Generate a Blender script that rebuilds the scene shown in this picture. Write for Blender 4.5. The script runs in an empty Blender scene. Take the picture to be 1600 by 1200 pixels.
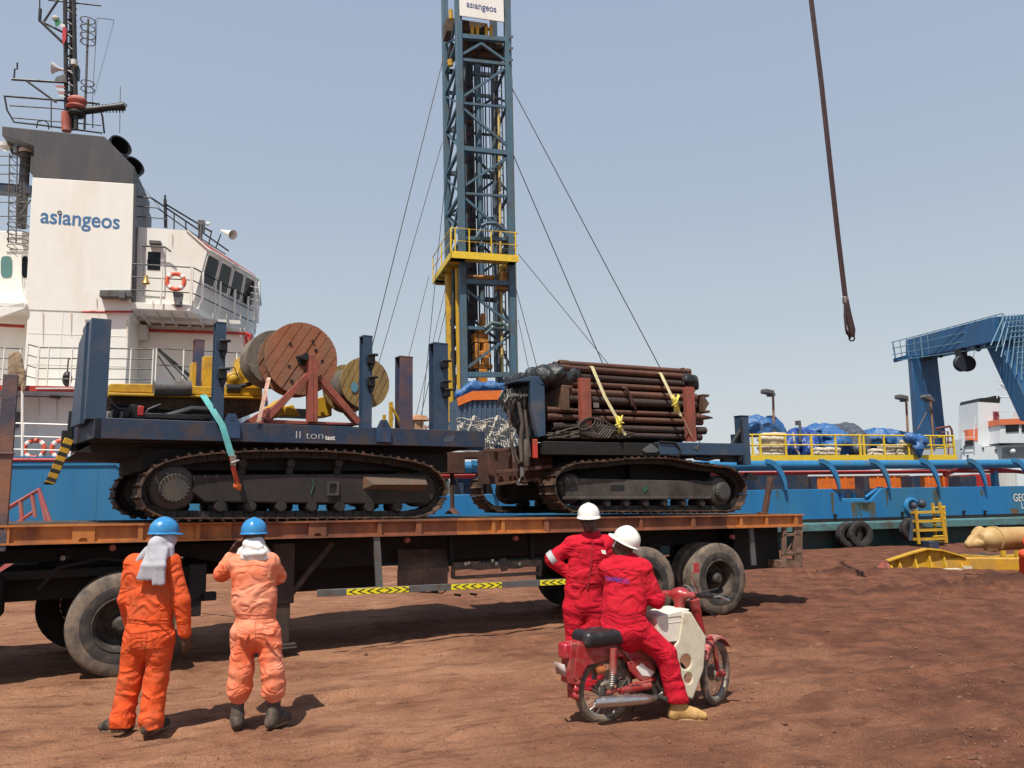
import bpy, bmesh, random
import numpy as np
from math import *
from mathutils import Vector, Matrix, noise as mnoise
random.seed(7); rng = np.random.default_rng(7)
SC = bpy.context.scene; COL = SC.collection
# ---------------------------------------------------------------- camera, sky, sun, exposure
PITCH, ROLL, FPX, CAMH = radians(8.2), radians(1.0), 1250.0, 1.85
_f = Vector((0, cos(PITCH), sin(PITCH))); _u0 = Vector((0, -sin(PITCH), cos(PITCH))); _r0 = Vector((1, 0, 0))
_r = _r0*cos(ROLL) - _u0*sin(ROLL); _u = _u0*cos(ROLL) + _r0*sin(ROLL)
cam = bpy.data.cameras.new('camera'); camo = bpy.data.objects.new('camera', cam); COL.objects.link(camo)
m4 = Matrix((_r, _u, -_f)).transposed().to_4x4(); m4.translation = (0, 0, CAMH); camo.matrix_world = m4
cam.sensor_width = 36; cam.lens = 36*FPX/1600; cam.clip_end = 5000; cam.clip_start = .05
SC.camera = camo
SC.render.resolution_x = 1024; SC.render.resolution_y = 768
SUN_EL, SUN_AZ = radians(63), atan2(-.34, -.94)      # azimuth as (sin, cos)
w = bpy.data.worlds.new('World'); SC.world = w; w.use_nodes = True
nt = w.node_tree; sky = nt.nodes.new('ShaderNodeTexSky'); sky.sky_type = 'NISHITA'; sky.sun_disc = False
sky.sun_elevation = SUN_EL; sky.sun_rotation = SUN_AZ; sky.air_density = 1.0; sky.dust_density = 4.5; sky.ozone_density = 2.2; sky.altitude = 0
# dusty air: a pale veil over the blue, thicker towards the horizon (depends on the true direction only)
WN, WL = nt.nodes, nt.links; wtc = WN.new('ShaderNodeTexCoord'); wsp = WN.new('ShaderNodeSeparateXYZ'); WL.new(wtc.outputs['Generated'], wsp.inputs[0])
wr = WN.new('ShaderNodeValToRGB'); WL.new(wsp.outputs[2], wr.inputs[0]); el = wr.color_ramp.elements
el[0].position = 0.0; el[0].color = (.68, .71, .71, 1); el[1].position = 1.0; el[1].color = (.16, .25, .46, 1)
for ps, cc in ((.08, (.61, .655, .68, 1)), (.20, (.50, .57, .63, 1)), (.34, (.415, .49, .59, 1)), (.58, (.345, .425, .565, 1))): e_ = el.new(ps); e_.color = cc
wv = WN.new('ShaderNodeVectorMath'); wv.operation = 'SCALE'; wv.inputs[3].default_value = 9.6; WL.new(wr.outputs[0], wv.inputs[0])
wm_ = WN.new('ShaderNodeMix'); wm_.data_type = 'RGBA'; wm_.inputs[0].default_value = .86; WL.new(sky.outputs[0], wm_.inputs[6]); WL.new(wv.outputs[0], wm_.inputs[7])
WL.new(wm_.outputs[2], WN['Background'].inputs[0]); WN['Background'].inputs[1].default_value = 0.10
sl = bpy.data.lights.new('sun', 'SUN'); sl.energy = 4.9; sl.angle = radians(.5); sl.color = (1, .945, .84)
so = bpy.data.objects.new('sun', sl); COL.objects.link(so)
sd = Vector((sin(SUN_AZ)*cos(SUN_EL), cos(SUN_AZ)*cos(SUN_EL), sin(SUN_EL)))
so.rotation_euler = sd.to_track_quat('Z', 'Y').to_euler()
SC.view_settings.view_transform = 'Standard'; SC.view_settings.look = 'None'; SC.view_settings.gamma = 1; SC.view_settings.exposure = 0.22

# ---------------------------------------------------------------- frames
def ray(x, y): return _r*((x-800)/FPX) + _u*((600-y)/FPX) + _f
def gnd(x, y, z=0.0):
    d = ray(x, y); t = (z-CAMH)/d.z; return Vector((d.x*t, d.y*t, z))
class Fr:
    """local frame standing in the place: u along, v across (away), z up"""
    def __init__(s, O, a): s.O = (O[0], O[1]); s.a = a; s.c = cos(a); s.s = sin(a)
    def w(s, p): return Vector((s.O[0]+p[0]*s.c-p[1]*s.s, s.O[1]+p[0]*s.s+p[1]*s.c, p[2]))
    def p(s, x, y, v=0.0):
        d = ray(x, y); t = ((-s.O[0]*s.s+s.O[1]*s.c)+v)/(-d.x*s.s+d.y*s.c)
        X, Y = d.x*t-s.O[0], d.y*t-s.O[1]; return (X*s.c+Y*s.s, v, CAMH+d.z*t)
    def loc(s, P): X, Y = P[0]-s.O[0], P[1]-s.O[1]; return (X*s.c+Y*s.s, -X*s.s+Y*s.c, P[2])
W = Fr((0, 0), 0)
_a, _b = gnd(150, 1062), gnd(1118, 962)
T = Fr(_a, atan2(_b.y-_a.y, _b.x-_a.x))              # the trailer
C1 = Fr(T.w(T.p(460, 808)), radians(33))             # the tracked carrier at its front end
S = Fr(gnd(1300, 857), radians(16))                  # quay edge and moored ship

# ---------------------------------------------------------------- materials
MATS = {}
def rgb(c): return (c[0], c[1], c[2], 1)
def M(name, col, rough=.6, metal=0., dirt=None, damt=.45, ds=2.5, var=.25, bump=.0, bs=40, streak=1.0, spec=.5, col2=None, c2s=1.0, sharp=.12, coat=0, fold=0):
    if name in MATS: return MATS[name]
    m = bpy.data.materials.new(name); m.use_nodes = True; t = m.node_tree; N = t.nodes; L = t.links
    b = N['Principled BSDF']; b.inputs['Roughness'].default_value = rough; b.inputs['Metallic'].default_value = metal
    b.inputs['Specular IOR Level'].default_value = spec
    if coat: b.inputs['Coat Weight'].default_value = coat; b.inputs['Coat Roughness'].default_value = .15
    tc = N.new('ShaderNodeTexCoord'); mp = N.new('ShaderNodeMapping'); L.new(tc.outputs['Object'], mp.inputs[0])
    mp.inputs['Scale'].default_value = (1, 1, streak)
    def noise(s, det=6, src=mp.outputs[0], r=.6):
        n = N.new('ShaderNodeTexNoise'); n.inputs['Scale'].default_value = s; n.inputs['Detail'].default_value = det; n.inputs['Roughness'].default_value = r
        L.new(src, n.inputs['Vector']); return n.outputs['Fac']
    def ramp(src, a, b_):
        r = N.new('ShaderNodeMapRange'); r.inputs[1].default_value = a; r.inputs[2].default_value = b_; L.new(src, r.inputs[0]); return r.outputs[0]
    def mix(f, A, B, typ='MIX'):
        x = N.new('ShaderNodeMix'); x.data_type = 'RGBA'; x.blend_type = typ
        if isinstance(f, float): x.inputs[0].default_value = f
        else: L.new(f, x.inputs[0])
        for k, q in ((6, A), (7, B)):
            if isinstance(q, tuple): x.inputs[k].default_value = rgb(q)
            else: L.new(q, x.inputs[k])
        return x.outputs[2]
    c = tuple(col)
    if col2: c = mix(ramp(noise(c2s, 4, tc.outputs['Object']), .42, .58), c, tuple(col2))
    if var:
        v = ramp(noise(ds*3.1, 8), .3, .7)
        c = mix(v, mix(1.0, c, (1-var,)*3, 'MULTIPLY'), c)
    if dirt:
        f = ramp(noise(ds, 9), 1-damt-sharp, 1-damt+sharp)
        c = mix(f, c, tuple(dirt)); rr = N.new('ShaderNodeMapRange'); rr.inputs[3].default_value = rough; rr.inputs[4].default_value = .9
        L.new(f, rr.inputs[0]); L.new(rr.outputs[0], b.inputs['Roughness'])
    if isinstance(c, tuple): b.inputs['Base Color'].default_value = rgb(c)
    else: L.new(c, b.inputs['Base Color'])
    if bump:
        bn = N.new('ShaderNodeBump'); bn.inputs['Strength'].default_value = bump; bn.inputs['Distance'].default_value = .02
        L.new(noise(bs, 5, tc.outputs['Object']), bn.inputs['Height']); L.new(bn.outputs[0], b.inputs['Normal'])
        if fold:      # cloth: broad crumpled folds under the weave
            mq = N.new('ShaderNodeMapping'); mq.inputs['Scale'].default_value = (1, 1, 1.5); mq.inputs['Rotation'].default_value = (.3, .5, .2); L.new(tc.outputs['Object'], mq.inputs[0])
            nq = N.new('ShaderNodeTexNoise'); nq.inputs['Scale'].default_value = fold; nq.inputs['Detail'].default_value = 1.5; nq.inputs['Distortion'].default_value = .8; L.new(mq.outputs[0], nq.inputs['Vector'])
            a0 = N.new('ShaderNodeMath'); a0.operation = 'SUBTRACT'; a0.inputs[1].default_value = .5; L.new(nq.outputs['Fac'], a0.inputs[0]); ab = N.new('ShaderNodeMath'); ab.operation = 'ABSOLUTE'; L.new(a0.outputs[0], ab.inputs[0])
            b2 = N.new('ShaderNodeBump'); b2.inputs['Strength'].default_value = .6; b2.inputs['Distance'].default_value = .10; L.new(ab.outputs[0], b2.inputs['Height']); L.new(b2.outputs[0], bn.inputs['Normal'])
    MATS[name] = m; return m
RUST = (.13, .055, .03); DUST = (.27, .16, .10); GRIME = (.03, .022, .018)
blue_p = M('blue_painted_steel', (.028, .065, .14), .5, 0, RUST, .36, 3, .4, .15, 30, .4)
blue_dk = M('dark_blue_steel', (.022, .045, .09), .55, 0, (.075, .045, .03), .42, 3, .4, .15, 30)
hull_b = M('hull_blue', (.010, .165, .40), .45, 0, (.035, .135, .17), .40, .55, .22, .06, 12, .25, sharp=.2)
hull_b2 = M('pipe_blue', (.025, .19, .40), .4, 0, (.07, .12, .13), .35, 1.5, .25, .05, 12)
hull_g = M('hull_green', (.008, .05, .05), .6, 0, (.05, .04, .03), .42, 1, .4, .1, 12)
band_t = M('rub_rail_turquoise', (.085, .20, .21), .6, 0, (.06, .06, .05), .42, 2, .3)
white = M('ship_white', (.84, .82, .76), .45, 0, (.60, .50, .38), .27, .8, .07, .03, 10, .3, sharp=.2)
whiteg = M('ship_white_dull', (.66, .66, .63), .5, 0, (.42, .34, .26), .36, 1.2, .1, .03, 10, .3, sharp=.2)
redp = M('red_paint', (.46, .035, .03), .45, 0, (.22, .06, .04), .4, 3, .25)
redrail = M('pink_red_rail', (.42, .10, .10), .5, 0, (.30, .15, .12), .42, 3, .25)
funnelg = M('funnel_grey', (.06, .058, .066), .5, 0, (.11, .09, .075), .38, 1.2, .15, .04, 8, .3)
black = M('black_steel', (.02, .02, .022), .5, 0, (.06, .04, .03), .35, 4, .3)
glass = M('dark_glass', (.006, .008, .010), .12, 0, None, var=0, spec=.25)
glassg = M('green_glass', (.10, .22, .20), .1, 0, None, var=0, spec=.8)
yel = M('yellow_paint', (.62, .36, .02), .5, 0, (.28, .14, .04), .38, 4, .25, .05, 20)
yel2 = M('bright_yellow_rail', (.80, .55, .03), .5, 0, (.45, .25, .05), .32, 4, .2)
orng_beam = M('orange_trailer_paint', (.56, .20, .045), .55, 0, (.20, .07, .035), .42, 2.2, .3, .15, 25, .6)
orng_rust = M('orange_trailer_rusty', (.33, .11, .045), .65, 0, (.13, .05, .03), .50, 2.2, .35, .2, 25, .6)
orange = M('bright_orange', (.75, .17, .02), .5, 0, (.4, .10, .03), .35, 3, .2)
chass = M('chassis_black', (.009, .008, .0075), .8, 0, (.03, .02, .015), .34, 4, .35, .15, 30)
rusty = M('rusty_steel', (.12, .052, .032), .85, 0, (.045, .025, .02), .45, 5, .4, .25, 40)
rustr = M('red_oxide_steel', (.34, .085, .055), .7, 0, (.17, .06, .04), .44, 4, .3, .12, 30)
trackm = M('track_steel', (.05, .031, .023), .7, .2, (.15, .08, .05), .45, 6, .45, .25, 50)
trackf = M('track_frame_grease', (.032, .026, .021), .65, 0, (.02, .016, .013), .46, 3, .4, .2, 30)
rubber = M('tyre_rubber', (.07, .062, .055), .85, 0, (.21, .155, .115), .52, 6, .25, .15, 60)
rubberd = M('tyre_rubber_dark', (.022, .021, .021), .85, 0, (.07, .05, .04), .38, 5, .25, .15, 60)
rimm = M('rim_dusty', (.045, .038, .032), .7, .1, (.14, .10, .07), .42, 6, .3)
steel = M('bare_steel', (.38, .36, .34), .4, .7, (.2, .14, .1), .4, 6, .25)
chrome = M('dull_chrome', (.6, .58, .56), .28, .9, (.35, .25, .18), .38, 8, .2)
woodr = M('red_wood_plank', (.34, .12, .055), .75, 0, (.22, .13, .08), .46, 2.5, .3, .35, 14, .35)
woody = M('yellow_wood_plank', (.38, .25, .085), .8, 0, (.20, .13, .06), .44, 6, .4, .35, 14, .25)
ropeg = M('grey_cable_wound', (.17, .145, .12), .85, 0, (.07, .06, .05), .48, 7, .4, .4, 30)
pipem = M('rusty_drill_pipe', (.155, .062, .037), .75, .1, (.09, .05, .035), .48, 4, .4, .2, 50)
pipem2 = M('dark_drill_pipe', (.065, .038, .03), .7, .1, (.045, .03, .025), .48, 4, .4, .2, 50)
tarpb = M('black_tarp', (.016, .019, .02), .45, 0, (.05, .045, .04), .35, 6, .3, .3, 35)
tarpu = M('blue_tarp', (.025, .12, .33), .5, 0, (.14, .20, .28), .36, 5, .3, .3, 12, fold=2.2)
sackm = M('white_sack', (.62, .55, .42), .8, 0, (.42, .32, .22), .4, 5, .2, .3, 30)
strapc = M('teal_strap', (.10, .40, .40), .7, 0, (.12, .26, .25), .4, 8, .2)
strapy = M('yellow_strap', (.78, .68, .12), .7, 0, (.5, .4, .15), .35, 8, .2)
strapw = M('cream_strap', (.75, .68, .38), .7, 0, (.55, .45, .3), .35, 8, .2)
hazy = M('hazard_yellow', (.85, .72, .02), .5, 0, None, var=.1)
hazb = M('hazard_black', (.02, .02, .02), .6, 0, None, var=.1)
greyst = M('grey_galvanised', (.13, .135, .14), .55, .2, (.1, .075, .055), .42, 5, .25)
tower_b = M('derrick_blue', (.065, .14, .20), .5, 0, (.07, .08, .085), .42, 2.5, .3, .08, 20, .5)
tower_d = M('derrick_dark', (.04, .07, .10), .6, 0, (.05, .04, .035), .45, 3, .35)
wire = M('wire_rope', (.05, .05, .055), .6, .3, None, var=.2)
hookr = M('crane_wire_brown', (.06, .022, .022), .7, .1, (.03, .02, .02), .45, 9, .3)
beige = M('beige_pipe_paint', (.50, .33, .13), .55, 0, (.38, .20, .08), .4, 2, .2, .1, 15)
blkpl = M('matt_black', (.012, .012, .013), .5, 0, None, var=.1)
lifeb = M('lifebuoy_orange', (.72, .12, .06), .5, 0, None, var=.1)
brass = M('brass_bell', (.55, .38, .12), .35, .6, None, var=.2)
timber = M('deck_timber', (.10, .065, .045), .85, 0, (.05, .035, .028), .5, 3, .35, .3, 20)
aframe = M('aframe_blue', (.018, .095, .22), .5, 0, (.05, .09, .12), .36, 1, .25, .05, 14, .4)
meshst = M('guard_mesh_blue', (.16, .28, .36), .5, .2, None, var=.2)

# ---------------------------------------------------------------- mesh building
class MB:
    def __init__(s): s.v = []; s.f = []; s.m = []; s.k = 0
    def add(s, vs, fs):
        o = len(s.v); s.v += [tuple(p) for p in vs]; s.f += [tuple(i+o for i in f) for f in fs]; s.m += [s.k]*len(fs); return s
    def box(s, a, b):
        x0, x1 = sorted((a[0], b[0])); y0, y1 = sorted((a[1], b[1])); z0, z1 = sorted((a[2], b[2]))
        return s.add([(x, y, z) for z in (z0, z1) for y in (y0, y1) for x in (x0, x1)],
                     [(0, 2, 3, 1), (4, 5, 7, 6), (0, 1, 5, 4), (2, 6, 7, 3), (0, 4, 6, 2), (1, 3, 7, 5)])
    def beam(s, p, q, wd, ht, up=(0, 0, 1)):
        p, q = Vector(p), Vector(q); d = (q-p).normalized(); up = Vector(up)
        if abs(d.dot(up)) > .98: up = Vector((0, 1, 0))
        x = d.cross(up).normalized()*wd/2; y = x.cross(d).normalized()*ht/2
        vs = [c+i*x+j*y for c in (p, q) for j in (-1, 1) for i in (-1, 1)]
        return s.add(vs, [(0, 1, 3, 2), (4, 6, 7, 5), (0, 4, 5, 1), (2, 3, 7, 6), (0, 2, 6, 4), (1, 5, 7, 3)])
    def prism(s, pts, ext):
        n = len(pts); e = Vector(ext); vs = [Vector(p) for p in pts]+[Vector(p)+e for p in pts]
        return s.add(vs, [tuple(range(n))[::-1], tuple(range(n, 2*n))]+[(i, (i+1) % n, (i+1) % n+n, i+n) for i in range(n)])
    def loft(s, A, B, cap=True):
        n = len(A); fs = [(i, (i+1) % n, (i+1) % n+n, i+n) for i in range(n)]
        if cap: fs += [tuple(range(n))[::-1], tuple(range(n, 2*n))]
        return s.add(list(A)+list(B), fs)
    def tube(s, pts, r, n=8, cap=True, closed=False):
        P = [Vector(p) for p in pts]; R = r if isinstance(r, (list, tuple)) else [r]*len(P); m = len(P)
        if m < 2: return s
        ts = []
        for i in range(m):
            a = P[(i-1) % m] if (closed or i) else P[i]; b = P[(i+1) % m] if (closed or i < m-1) else P[i]
            t = (b-a); ts.append(t.normalized() if t.length > 1e-9 else Vector((0, 0, 1)))
        up = Vector((0, 0, 1)) if abs(ts[0].z) < .9 else Vector((0, 1, 0)); x = ts[0].cross(up).normalized()
        vs = []
        for i in range(m):
            x = (x-ts[i]*x.dot(ts[i])); x = x.normalized() if x.length > 1e-6 else ts[i].orthogonal().normalized(); y = ts[i].cross(x)
            for k in range(n):
                a = 2*pi*k/n; vs.append(P[i]+(x*cos(a)+y*sin(a))*R[i])
        fs = []
        for i in range(m if closed else m-1):
            j = (i+1) % m
            for k in range(n): fs.append((i*n+k, i*n+(k+1) % n, j*n+(k+1) % n, j*n+k))
        if cap and not closed: fs += [tuple(range(n))[::-1], tuple(range((m-1)*n, m*n))]
        return s.add(vs, fs)
    def cyl(s, p, q, r, r2=None, n=16): return s.tube([p, q], [r, r if r2 is None else r2], n)
    def lathe(s, prof, c, ax, n=32, closed=False):
        c = Vector(c); ax = Vector(ax).normalized(); x = ax.orthogonal().normalized(); y = ax.cross(x); m = len(prof); vs = []
        for r, h in prof:
            for k in range(n):
                a = 2*pi*k/n; vs.append(c+ax*h+(x*cos(a)+y*sin(a))*r)
        fs = []
        for i in range(m if closed else m-1):
            j = (i+1) % m
            for k in range(n): fs.append((i*n+k, i*n+(k+1) % n, j*n+(k+1) % n, j*n+k))
        return s.add(vs, fs)
    def sphere(s, c, r, n=12, sc=(1, 1, 1)):
        m = n//2+1; c = Vector(c); vs = []
        for i in range(m+1):
            a = pi*i/m
            for k in range(n):
                b = 2*pi*k/n; vs.append((c.x+r*sc[0]*sin(a)*cos(b), c.y+r*sc[1]*sin(a)*sin(b), c.z+r*sc[2]*cos(a)))
        return s.add(vs, [(i*n+k, i*n+(k+1) % n, (i+1)*n+(k+1) % n, (i+1)*n+k) for i in range(m) for k in range(n)])
    def strip(s, pts, wd, th, side):
        """flat strap through pts, width along side vector"""
        sd_ = Vector(side).normalized()*wd/2; P = [Vector(p) for p in pts]; A = []
        for i, p in enumerate(P):
            t = (P[min(i+1, len(P)-1)]-P[max(i-1, 0)]).normalized(); nn = t.cross(sd_).normalized()*th/2
            A += [p-sd_-nn, p+sd_-nn, p+sd_+nn, p-sd_+nn]
        fs = [(0, 1, 2, 3), tuple(len(A)-4+k for k in (3, 2, 1, 0))]
        for i in range(len(P)-1):
            for k in range(4): fs.append((4*i+k, 4*i+4+k, 4*i+4+(k+1) % 4, 4*i+(k+1) % 4))
        return s.add(A, fs)
BASE = {}
def link(o): COL.objects.link(o); return o
def thing(name, label, cat, fr, base, group=None):
    o = bpy.data.objects.new(name, None); link(o); o.empty_display_size = .2
    o.location = fr.w(base); o.rotation_euler = (0, 0, fr.a); o['label'] = label; o['category'] = cat
    if group: o['group'] = group
    BASE[o.name] = tuple(base); return o
def mkmesh(name, mb, mats, base, smooth=30, fix=True):
    me = bpy.data.meshes.new(name); b = base
    me.from_pydata([(p[0]-b[0], p[1]-b[1], p[2]-b[2]) for p in mb.v], [], mb.f); me.update()
    mats = mats if isinstance(mats, (list, tuple)) else [mats]
    for m in mats: me.materials.append(m)
    if len(mats) > 1: me.polygons.foreach_set('material_index', mb.m)
    if fix:
        bm = bmesh.new(); bm.from_mesh(me); bmesh.ops.recalc_face_normals(bm, faces=bm.faces); bm.to_mesh(me); bm.free()
    if smooth:
        me.polygons.foreach_set('use_smooth', [True]*len(me.polygons)); me.set_sharp_from_angle(angle=radians(smooth))
    return me
def islands(mb):
    par = list(range(len(mb.v)))
    def fd_(a):
        while par[a] != a: par[a] = par[par[a]]; a = par[a]
        return a
    for f in mb.f:
        r = fd_(f[0])
        for i in f[1:]: par[fd_(i)] = r
    gr = {}
    for i, f in enumerate(mb.f): gr.setdefault(fd_(f[0]), []).append(i)
    out = []
    for fs in gr.values():
        m_ = MB(); mp_ = {}
        for i in fs:
            q = []
            for a in mb.f[i]:
                if a not in mp_: mp_[a] = len(m_.v); m_.v.append(mb.v[a])
                q.append(mp_[a])
            m_.f.append(tuple(q)); m_.m.append(mb.m[i])
        out.append(m_)
    return out
SPLIT = {'dark_deck_frames', 'red_trim_pipe', 'rail_stanchion', 'deckhouse_fitting', 'hull_eye', 'frame_port', 'crown_sheave', 'deck_pillar', 'beam_fitting', 'porthole', 'post_bracket', 'lamp_bracket', 'crown_gear', 'cable_clamp', 'red_light_housing', 'deck_edge_mark', 'deck_stiffener', 'bolt', 'suspension', 'cross_member', 'chalk_mark', 'machine_hose', 'side_bracket', 'guard_clip', 'yellow_tool', 'platform_gear', 'rear_frame', 'shock_absorber', 'guide_pipe', 'guard_hanger', 'yellow_column', 'mast_horn', 'side_rung', 'hull_weld_seam', 'brake_rods', 'tie_rope', 'yard', 'mast_ladder_cage'}
def part(name, mb, mats, parent, bevel=0, label=None, smooth=30, fix=True, stuff=False):
    if name in SPLIT or name.endswith('_posts'):
        nm = name.replace('_posts', '_post'); il = islands(mb)
        if 1 < len(il) <= 60:
            for k_ in il: o = part(nm.rstrip('s') if nm in ('dark_deck_frames',) else nm+'_', k_, mats, parent, bevel, label, smooth, fix); o.name = nm
            return o
    base = BASE[parent.name]; me = mkmesh(name, mb, mats, base, smooth, fix)
    o = bpy.data.objects.new(name, me); link(o); o.parent = parent; BASE[o.name] = base
    if label: o['label'] = label
    if stuff: o['kind'] = 'stuff'
    if bevel:
        bv = o.modifiers.new('bevel', 'BEVEL'); bv.width = bevel; bv.segments = 2; bv.limit_method = 'ANGLE'; bv.angle_limit = radians(40)
    return o
def solo(name, mb, mats, fr, base, label, cat, group=None, bevel=0, kind=None, smooth=30, fix=True):
    me = mkmesh(name, mb, mats, base, smooth, fix); o = bpy.data.objects.new(name, me); link(o)
    o.location = fr.w(base); o.rotation_euler = (0, 0, fr.a); BASE[o.name] = tuple(base)
    if kind: o['kind'] = kind
    if label: o['label'] = label
    if cat: o['category'] = cat
    if group: o['group'] = group
    if bevel:
        bv = o.modifiers.new('bevel', 'BEVEL'); bv.width = bevel; bv.segments = 2; bv.limit_method = 'ANGLE'; bv.angle_limit = radians(40)
    return o
def dup(root, fr, base, label=None, group=None):
    def cp(o, par):
        c = o.copy(); COL.objects.link(c)
        if par: c.parent = par
        BASE[c.name] = BASE[o.name]
        for ch in kids.get(o.name, []): cp(ch, c)
        return c
    kids = {}
    for o in COL.objects:
        if o.parent: kids.setdefault(o.parent.name, []).append(o)
    c = cp(root, None); c.location = fr.w(base); c.rotation_euler = (0, 0, fr.a); BASE[c.name] = tuple(base)
    if label: c['label'] = label
    if group: c['group'] = group
    return c
def pxprism(mb, fr, pts, v0, v1):
    """outline measured on plane v0 of the frame, given real depth to v1"""
    P = [fr.p(x, y, v0) for x, y in pts]; return mb.prism(P, (0, v1-v0, 0))
def lettering(name, text, size, mat_, parent, fr_pts, extr=.006, bold=.0, sx=1.0):
    """text mesh laid on a surface: fr_pts = origin, right vector, up vector (frame coords)"""
    cu = bpy.data.curves.new(name, 'FONT'); cu.body = text; cu.size = 1; cu.extrude = 0; cu.offset = bold; cu.align_x = 'CENTER'; cu.align_y = 'CENTER'
    o = bpy.data.objects.new('tmp', cu); link(o); dg = bpy.context.evaluated_depsgraph_get(); me = o.evaluated_get(dg).to_mesh()
    O, R_, U = [Vector(q) for q in fr_pts]; R_.normalize(); U.normalize(); Nn = R_.cross(U)
    mb = MB(); mb.add([O+R_*v.co.x*size*sx+U*v.co.y*size+Nn*extr for v in me.vertices], [tuple(p.vertices) for p in me.polygons])
    o.evaluated_get(dg).to_mesh_clear(); bpy.data.objects.remove(o); bpy.data.curves.remove(cu)
    return part(name, mb, mat_, parent, smooth=0, fix=False)

# ---------------------------------------------------------------- implicit surfaces (bodies, cloth, sacks)
_lat = rng.random((32, 32, 32)).astype(np.float32)
def vnoise(X, Y, Z):
    xi, yi, zi = np.floor(X).astype(int), np.floor(Y).astype(int), np.floor(Z).astype(int); fx, fy, fz = X-xi, Y-yi, Z-zi
    fx, fy, fz = [t*t*(3-2*t) for t in (fx, fy, fz)]; r = 0
    for a in (0, 1):
        for b in (0, 1):
            for c in (0, 1):
                r = r+_lat[(xi+a) % 32, (yi+b) % 32, (zi+c) % 32]*(fx if a else 1-fx)*(fy if b else 1-fy)*(fz if c else 1-fz)
    return r*2-1
class SDF:
    def __init__(s, lo, hi, h):
        s.lo = np.array(lo, float); s.h = h; n = np.ceil((np.array(hi)-s.lo)/h).astype(int)+1
        s.ax = [s.lo[i]+h*np.arange(n[i]) for i in range(3)]; s.D = np.full(n, .5, np.float32)
    def _sl(s, lo, hi):
        sl = []
        for i in range(3):
            a = int(np.clip(np.searchsorted(s.ax[i], lo[i]), 0, len(s.ax[i]))); b = int(np.clip(np.searchsorted(s.ax[i], hi[i]), 0, len(s.ax[i])))
            if b <= a: return None, None
            sl.append(slice(a, b))
        return tuple(sl), np.meshgrid(s.ax[0][sl[0]], s.ax[1][sl[1]], s.ax[2][sl[2]], indexing='ij')
    def _put(s, sl, d, k, sub):
        D = s.D[sl]
        if sub: s.D[sl] = np.maximum(D, -d); return
        if k <= 0: s.D[sl] = np.minimum(D, d); return
        h = np.clip(.5+.5*(D-d)/k, 0, 1); s.D[sl] = D*(1-h)+d*h-k*h*(1-h)
    def cap(s, a, b, ra, rb=None, k=.02, f=None, sq=1.0, sub=False):
        rb = ra if rb is None else rb; a = np.array(a, float); b = np.array(b, float); mg = max(ra, rb)*1.05+k*2+s.h*3
        sl, G = s._sl(np.minimum(a, b)-mg, np.maximum(a, b)+mg)
        if sl is None: return s
        ab = b-a; L = max(ab@ab, 1e-9); q = [G[i]-a[i] for i in range(3)]; t = np.clip((q[0]*ab[0]+q[1]*ab[1]+q[2]*ab[2])/L, 0, 1)
        e = [q[i]-t*ab[i] for i in range(3)]
        if f is not None:
            f = np.array(f, float); f /= np.linalg.norm(f); dd = (e[0]*f[0]+e[1]*f[1]+e[2]*f[2])*(1/sq-1); e = [e[i]+dd*f[i] for i in range(3)]
        s._put(sl, np.sqrt(e[0]**2+e[1]**2+e[2]**2)-(ra+(rb-ra)*t), k, sub); return s
    def ell(s, c, r, axes=None, k=.02, sub=False):
        c = np.array(c, float); r = np.array(r, float); A = np.eye(3) if axes is None else np.array([np.array(x)/np.linalg.norm(x) for x in axes]); mg = max(r)+k*2+s.h*3
        sl, G = s._sl(c-mg, c+mg)
        if sl is None: return s
        q = [G[i]-c[i] for i in range(3)]; e = [(q[0]*A[j][0]+q[1]*A[j][1]+q[2]*A[j][2]) for j in range(3)]
        k0 = np.sqrt(sum((e[j]/r[j])**2 for j in range(3))); k1 = np.sqrt(sum((e[j]/r[j]**2)**2 for j in range(3)))+1e-9
        s._put(sl, k0*(k0-1)/k1, k, sub); return s
    def rbox(s, c, r, axes=None, rd=.02, k=.01, sub=False):
        c = np.array(c, float); A = np.eye(3) if axes is None else np.array([np.array(x)/np.linalg.norm(x) for x in axes]); mg = np.linalg.norm(r)+k*2+s.h*3
        sl, G = s._sl(c-mg, c+mg)
        if sl is None: return s
        q = [G[i]-c[i] for i in range(3)]; e = [np.abs(q[0]*A[j][0]+q[1]*A[j][1]+q[2]*A[j][2])-(r[j]-rd) for j in range(3)]
        d = np.sqrt(sum(np.maximum(x, 0)**2 for x in e))+np.minimum(np.maximum(np.maximum(e[0], e[1]), e[2]), 0)-rd
        s._put(sl, d, k, sub); return s
    def wrinkle(s, amp, fr, zs=1.0, ridge=True, amps=None):
        """folds: thin noise ridges, zs stretches them; amps = [(centre, radius, extra)]"""
        G = np.meshgrid(*s.ax, indexing='ij'); idx = np.abs(s.D) < .08
        X, Y, Z = [g[idx] for g in G]; wx = vnoise(X*3+9, Y*3, Z*3)*.35
        n = vnoise((X+wx*.2)*fr, (Y)*fr, (Z+wx*.5)*fr*zs); n2 = vnoise(X*fr*2.1+5, Y*fr*2.1, (Z+X*.6)*fr*zs*1.7)
        v = (1-2*np.abs(n))*.7+n2*.35 if ridge else n+n2*.4
        A = np.full(X.shape, amp)
        for c, rr, e in (amps or []): A += e*np.exp(-((X-c[0])**2+(Y-c[1])**2+(Z-c[2])**2)/rr**2)
        s.D[idx] -= (A*v).astype(np.float32); return s
    def fold(s, ax_, amp, freq, zmax=9):
        G = np.meshgrid(*s.ax, indexing='ij'); q = G[0]*ax_[0]+G[1]*ax_[1]+G[2]*ax_[2]; s.D -= (amp*np.sin(q*freq+2*vnoise(G[0]*6, G[1]*6, G[2]*4))*(G[2] < zmax)).astype(np.float32); return s
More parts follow.
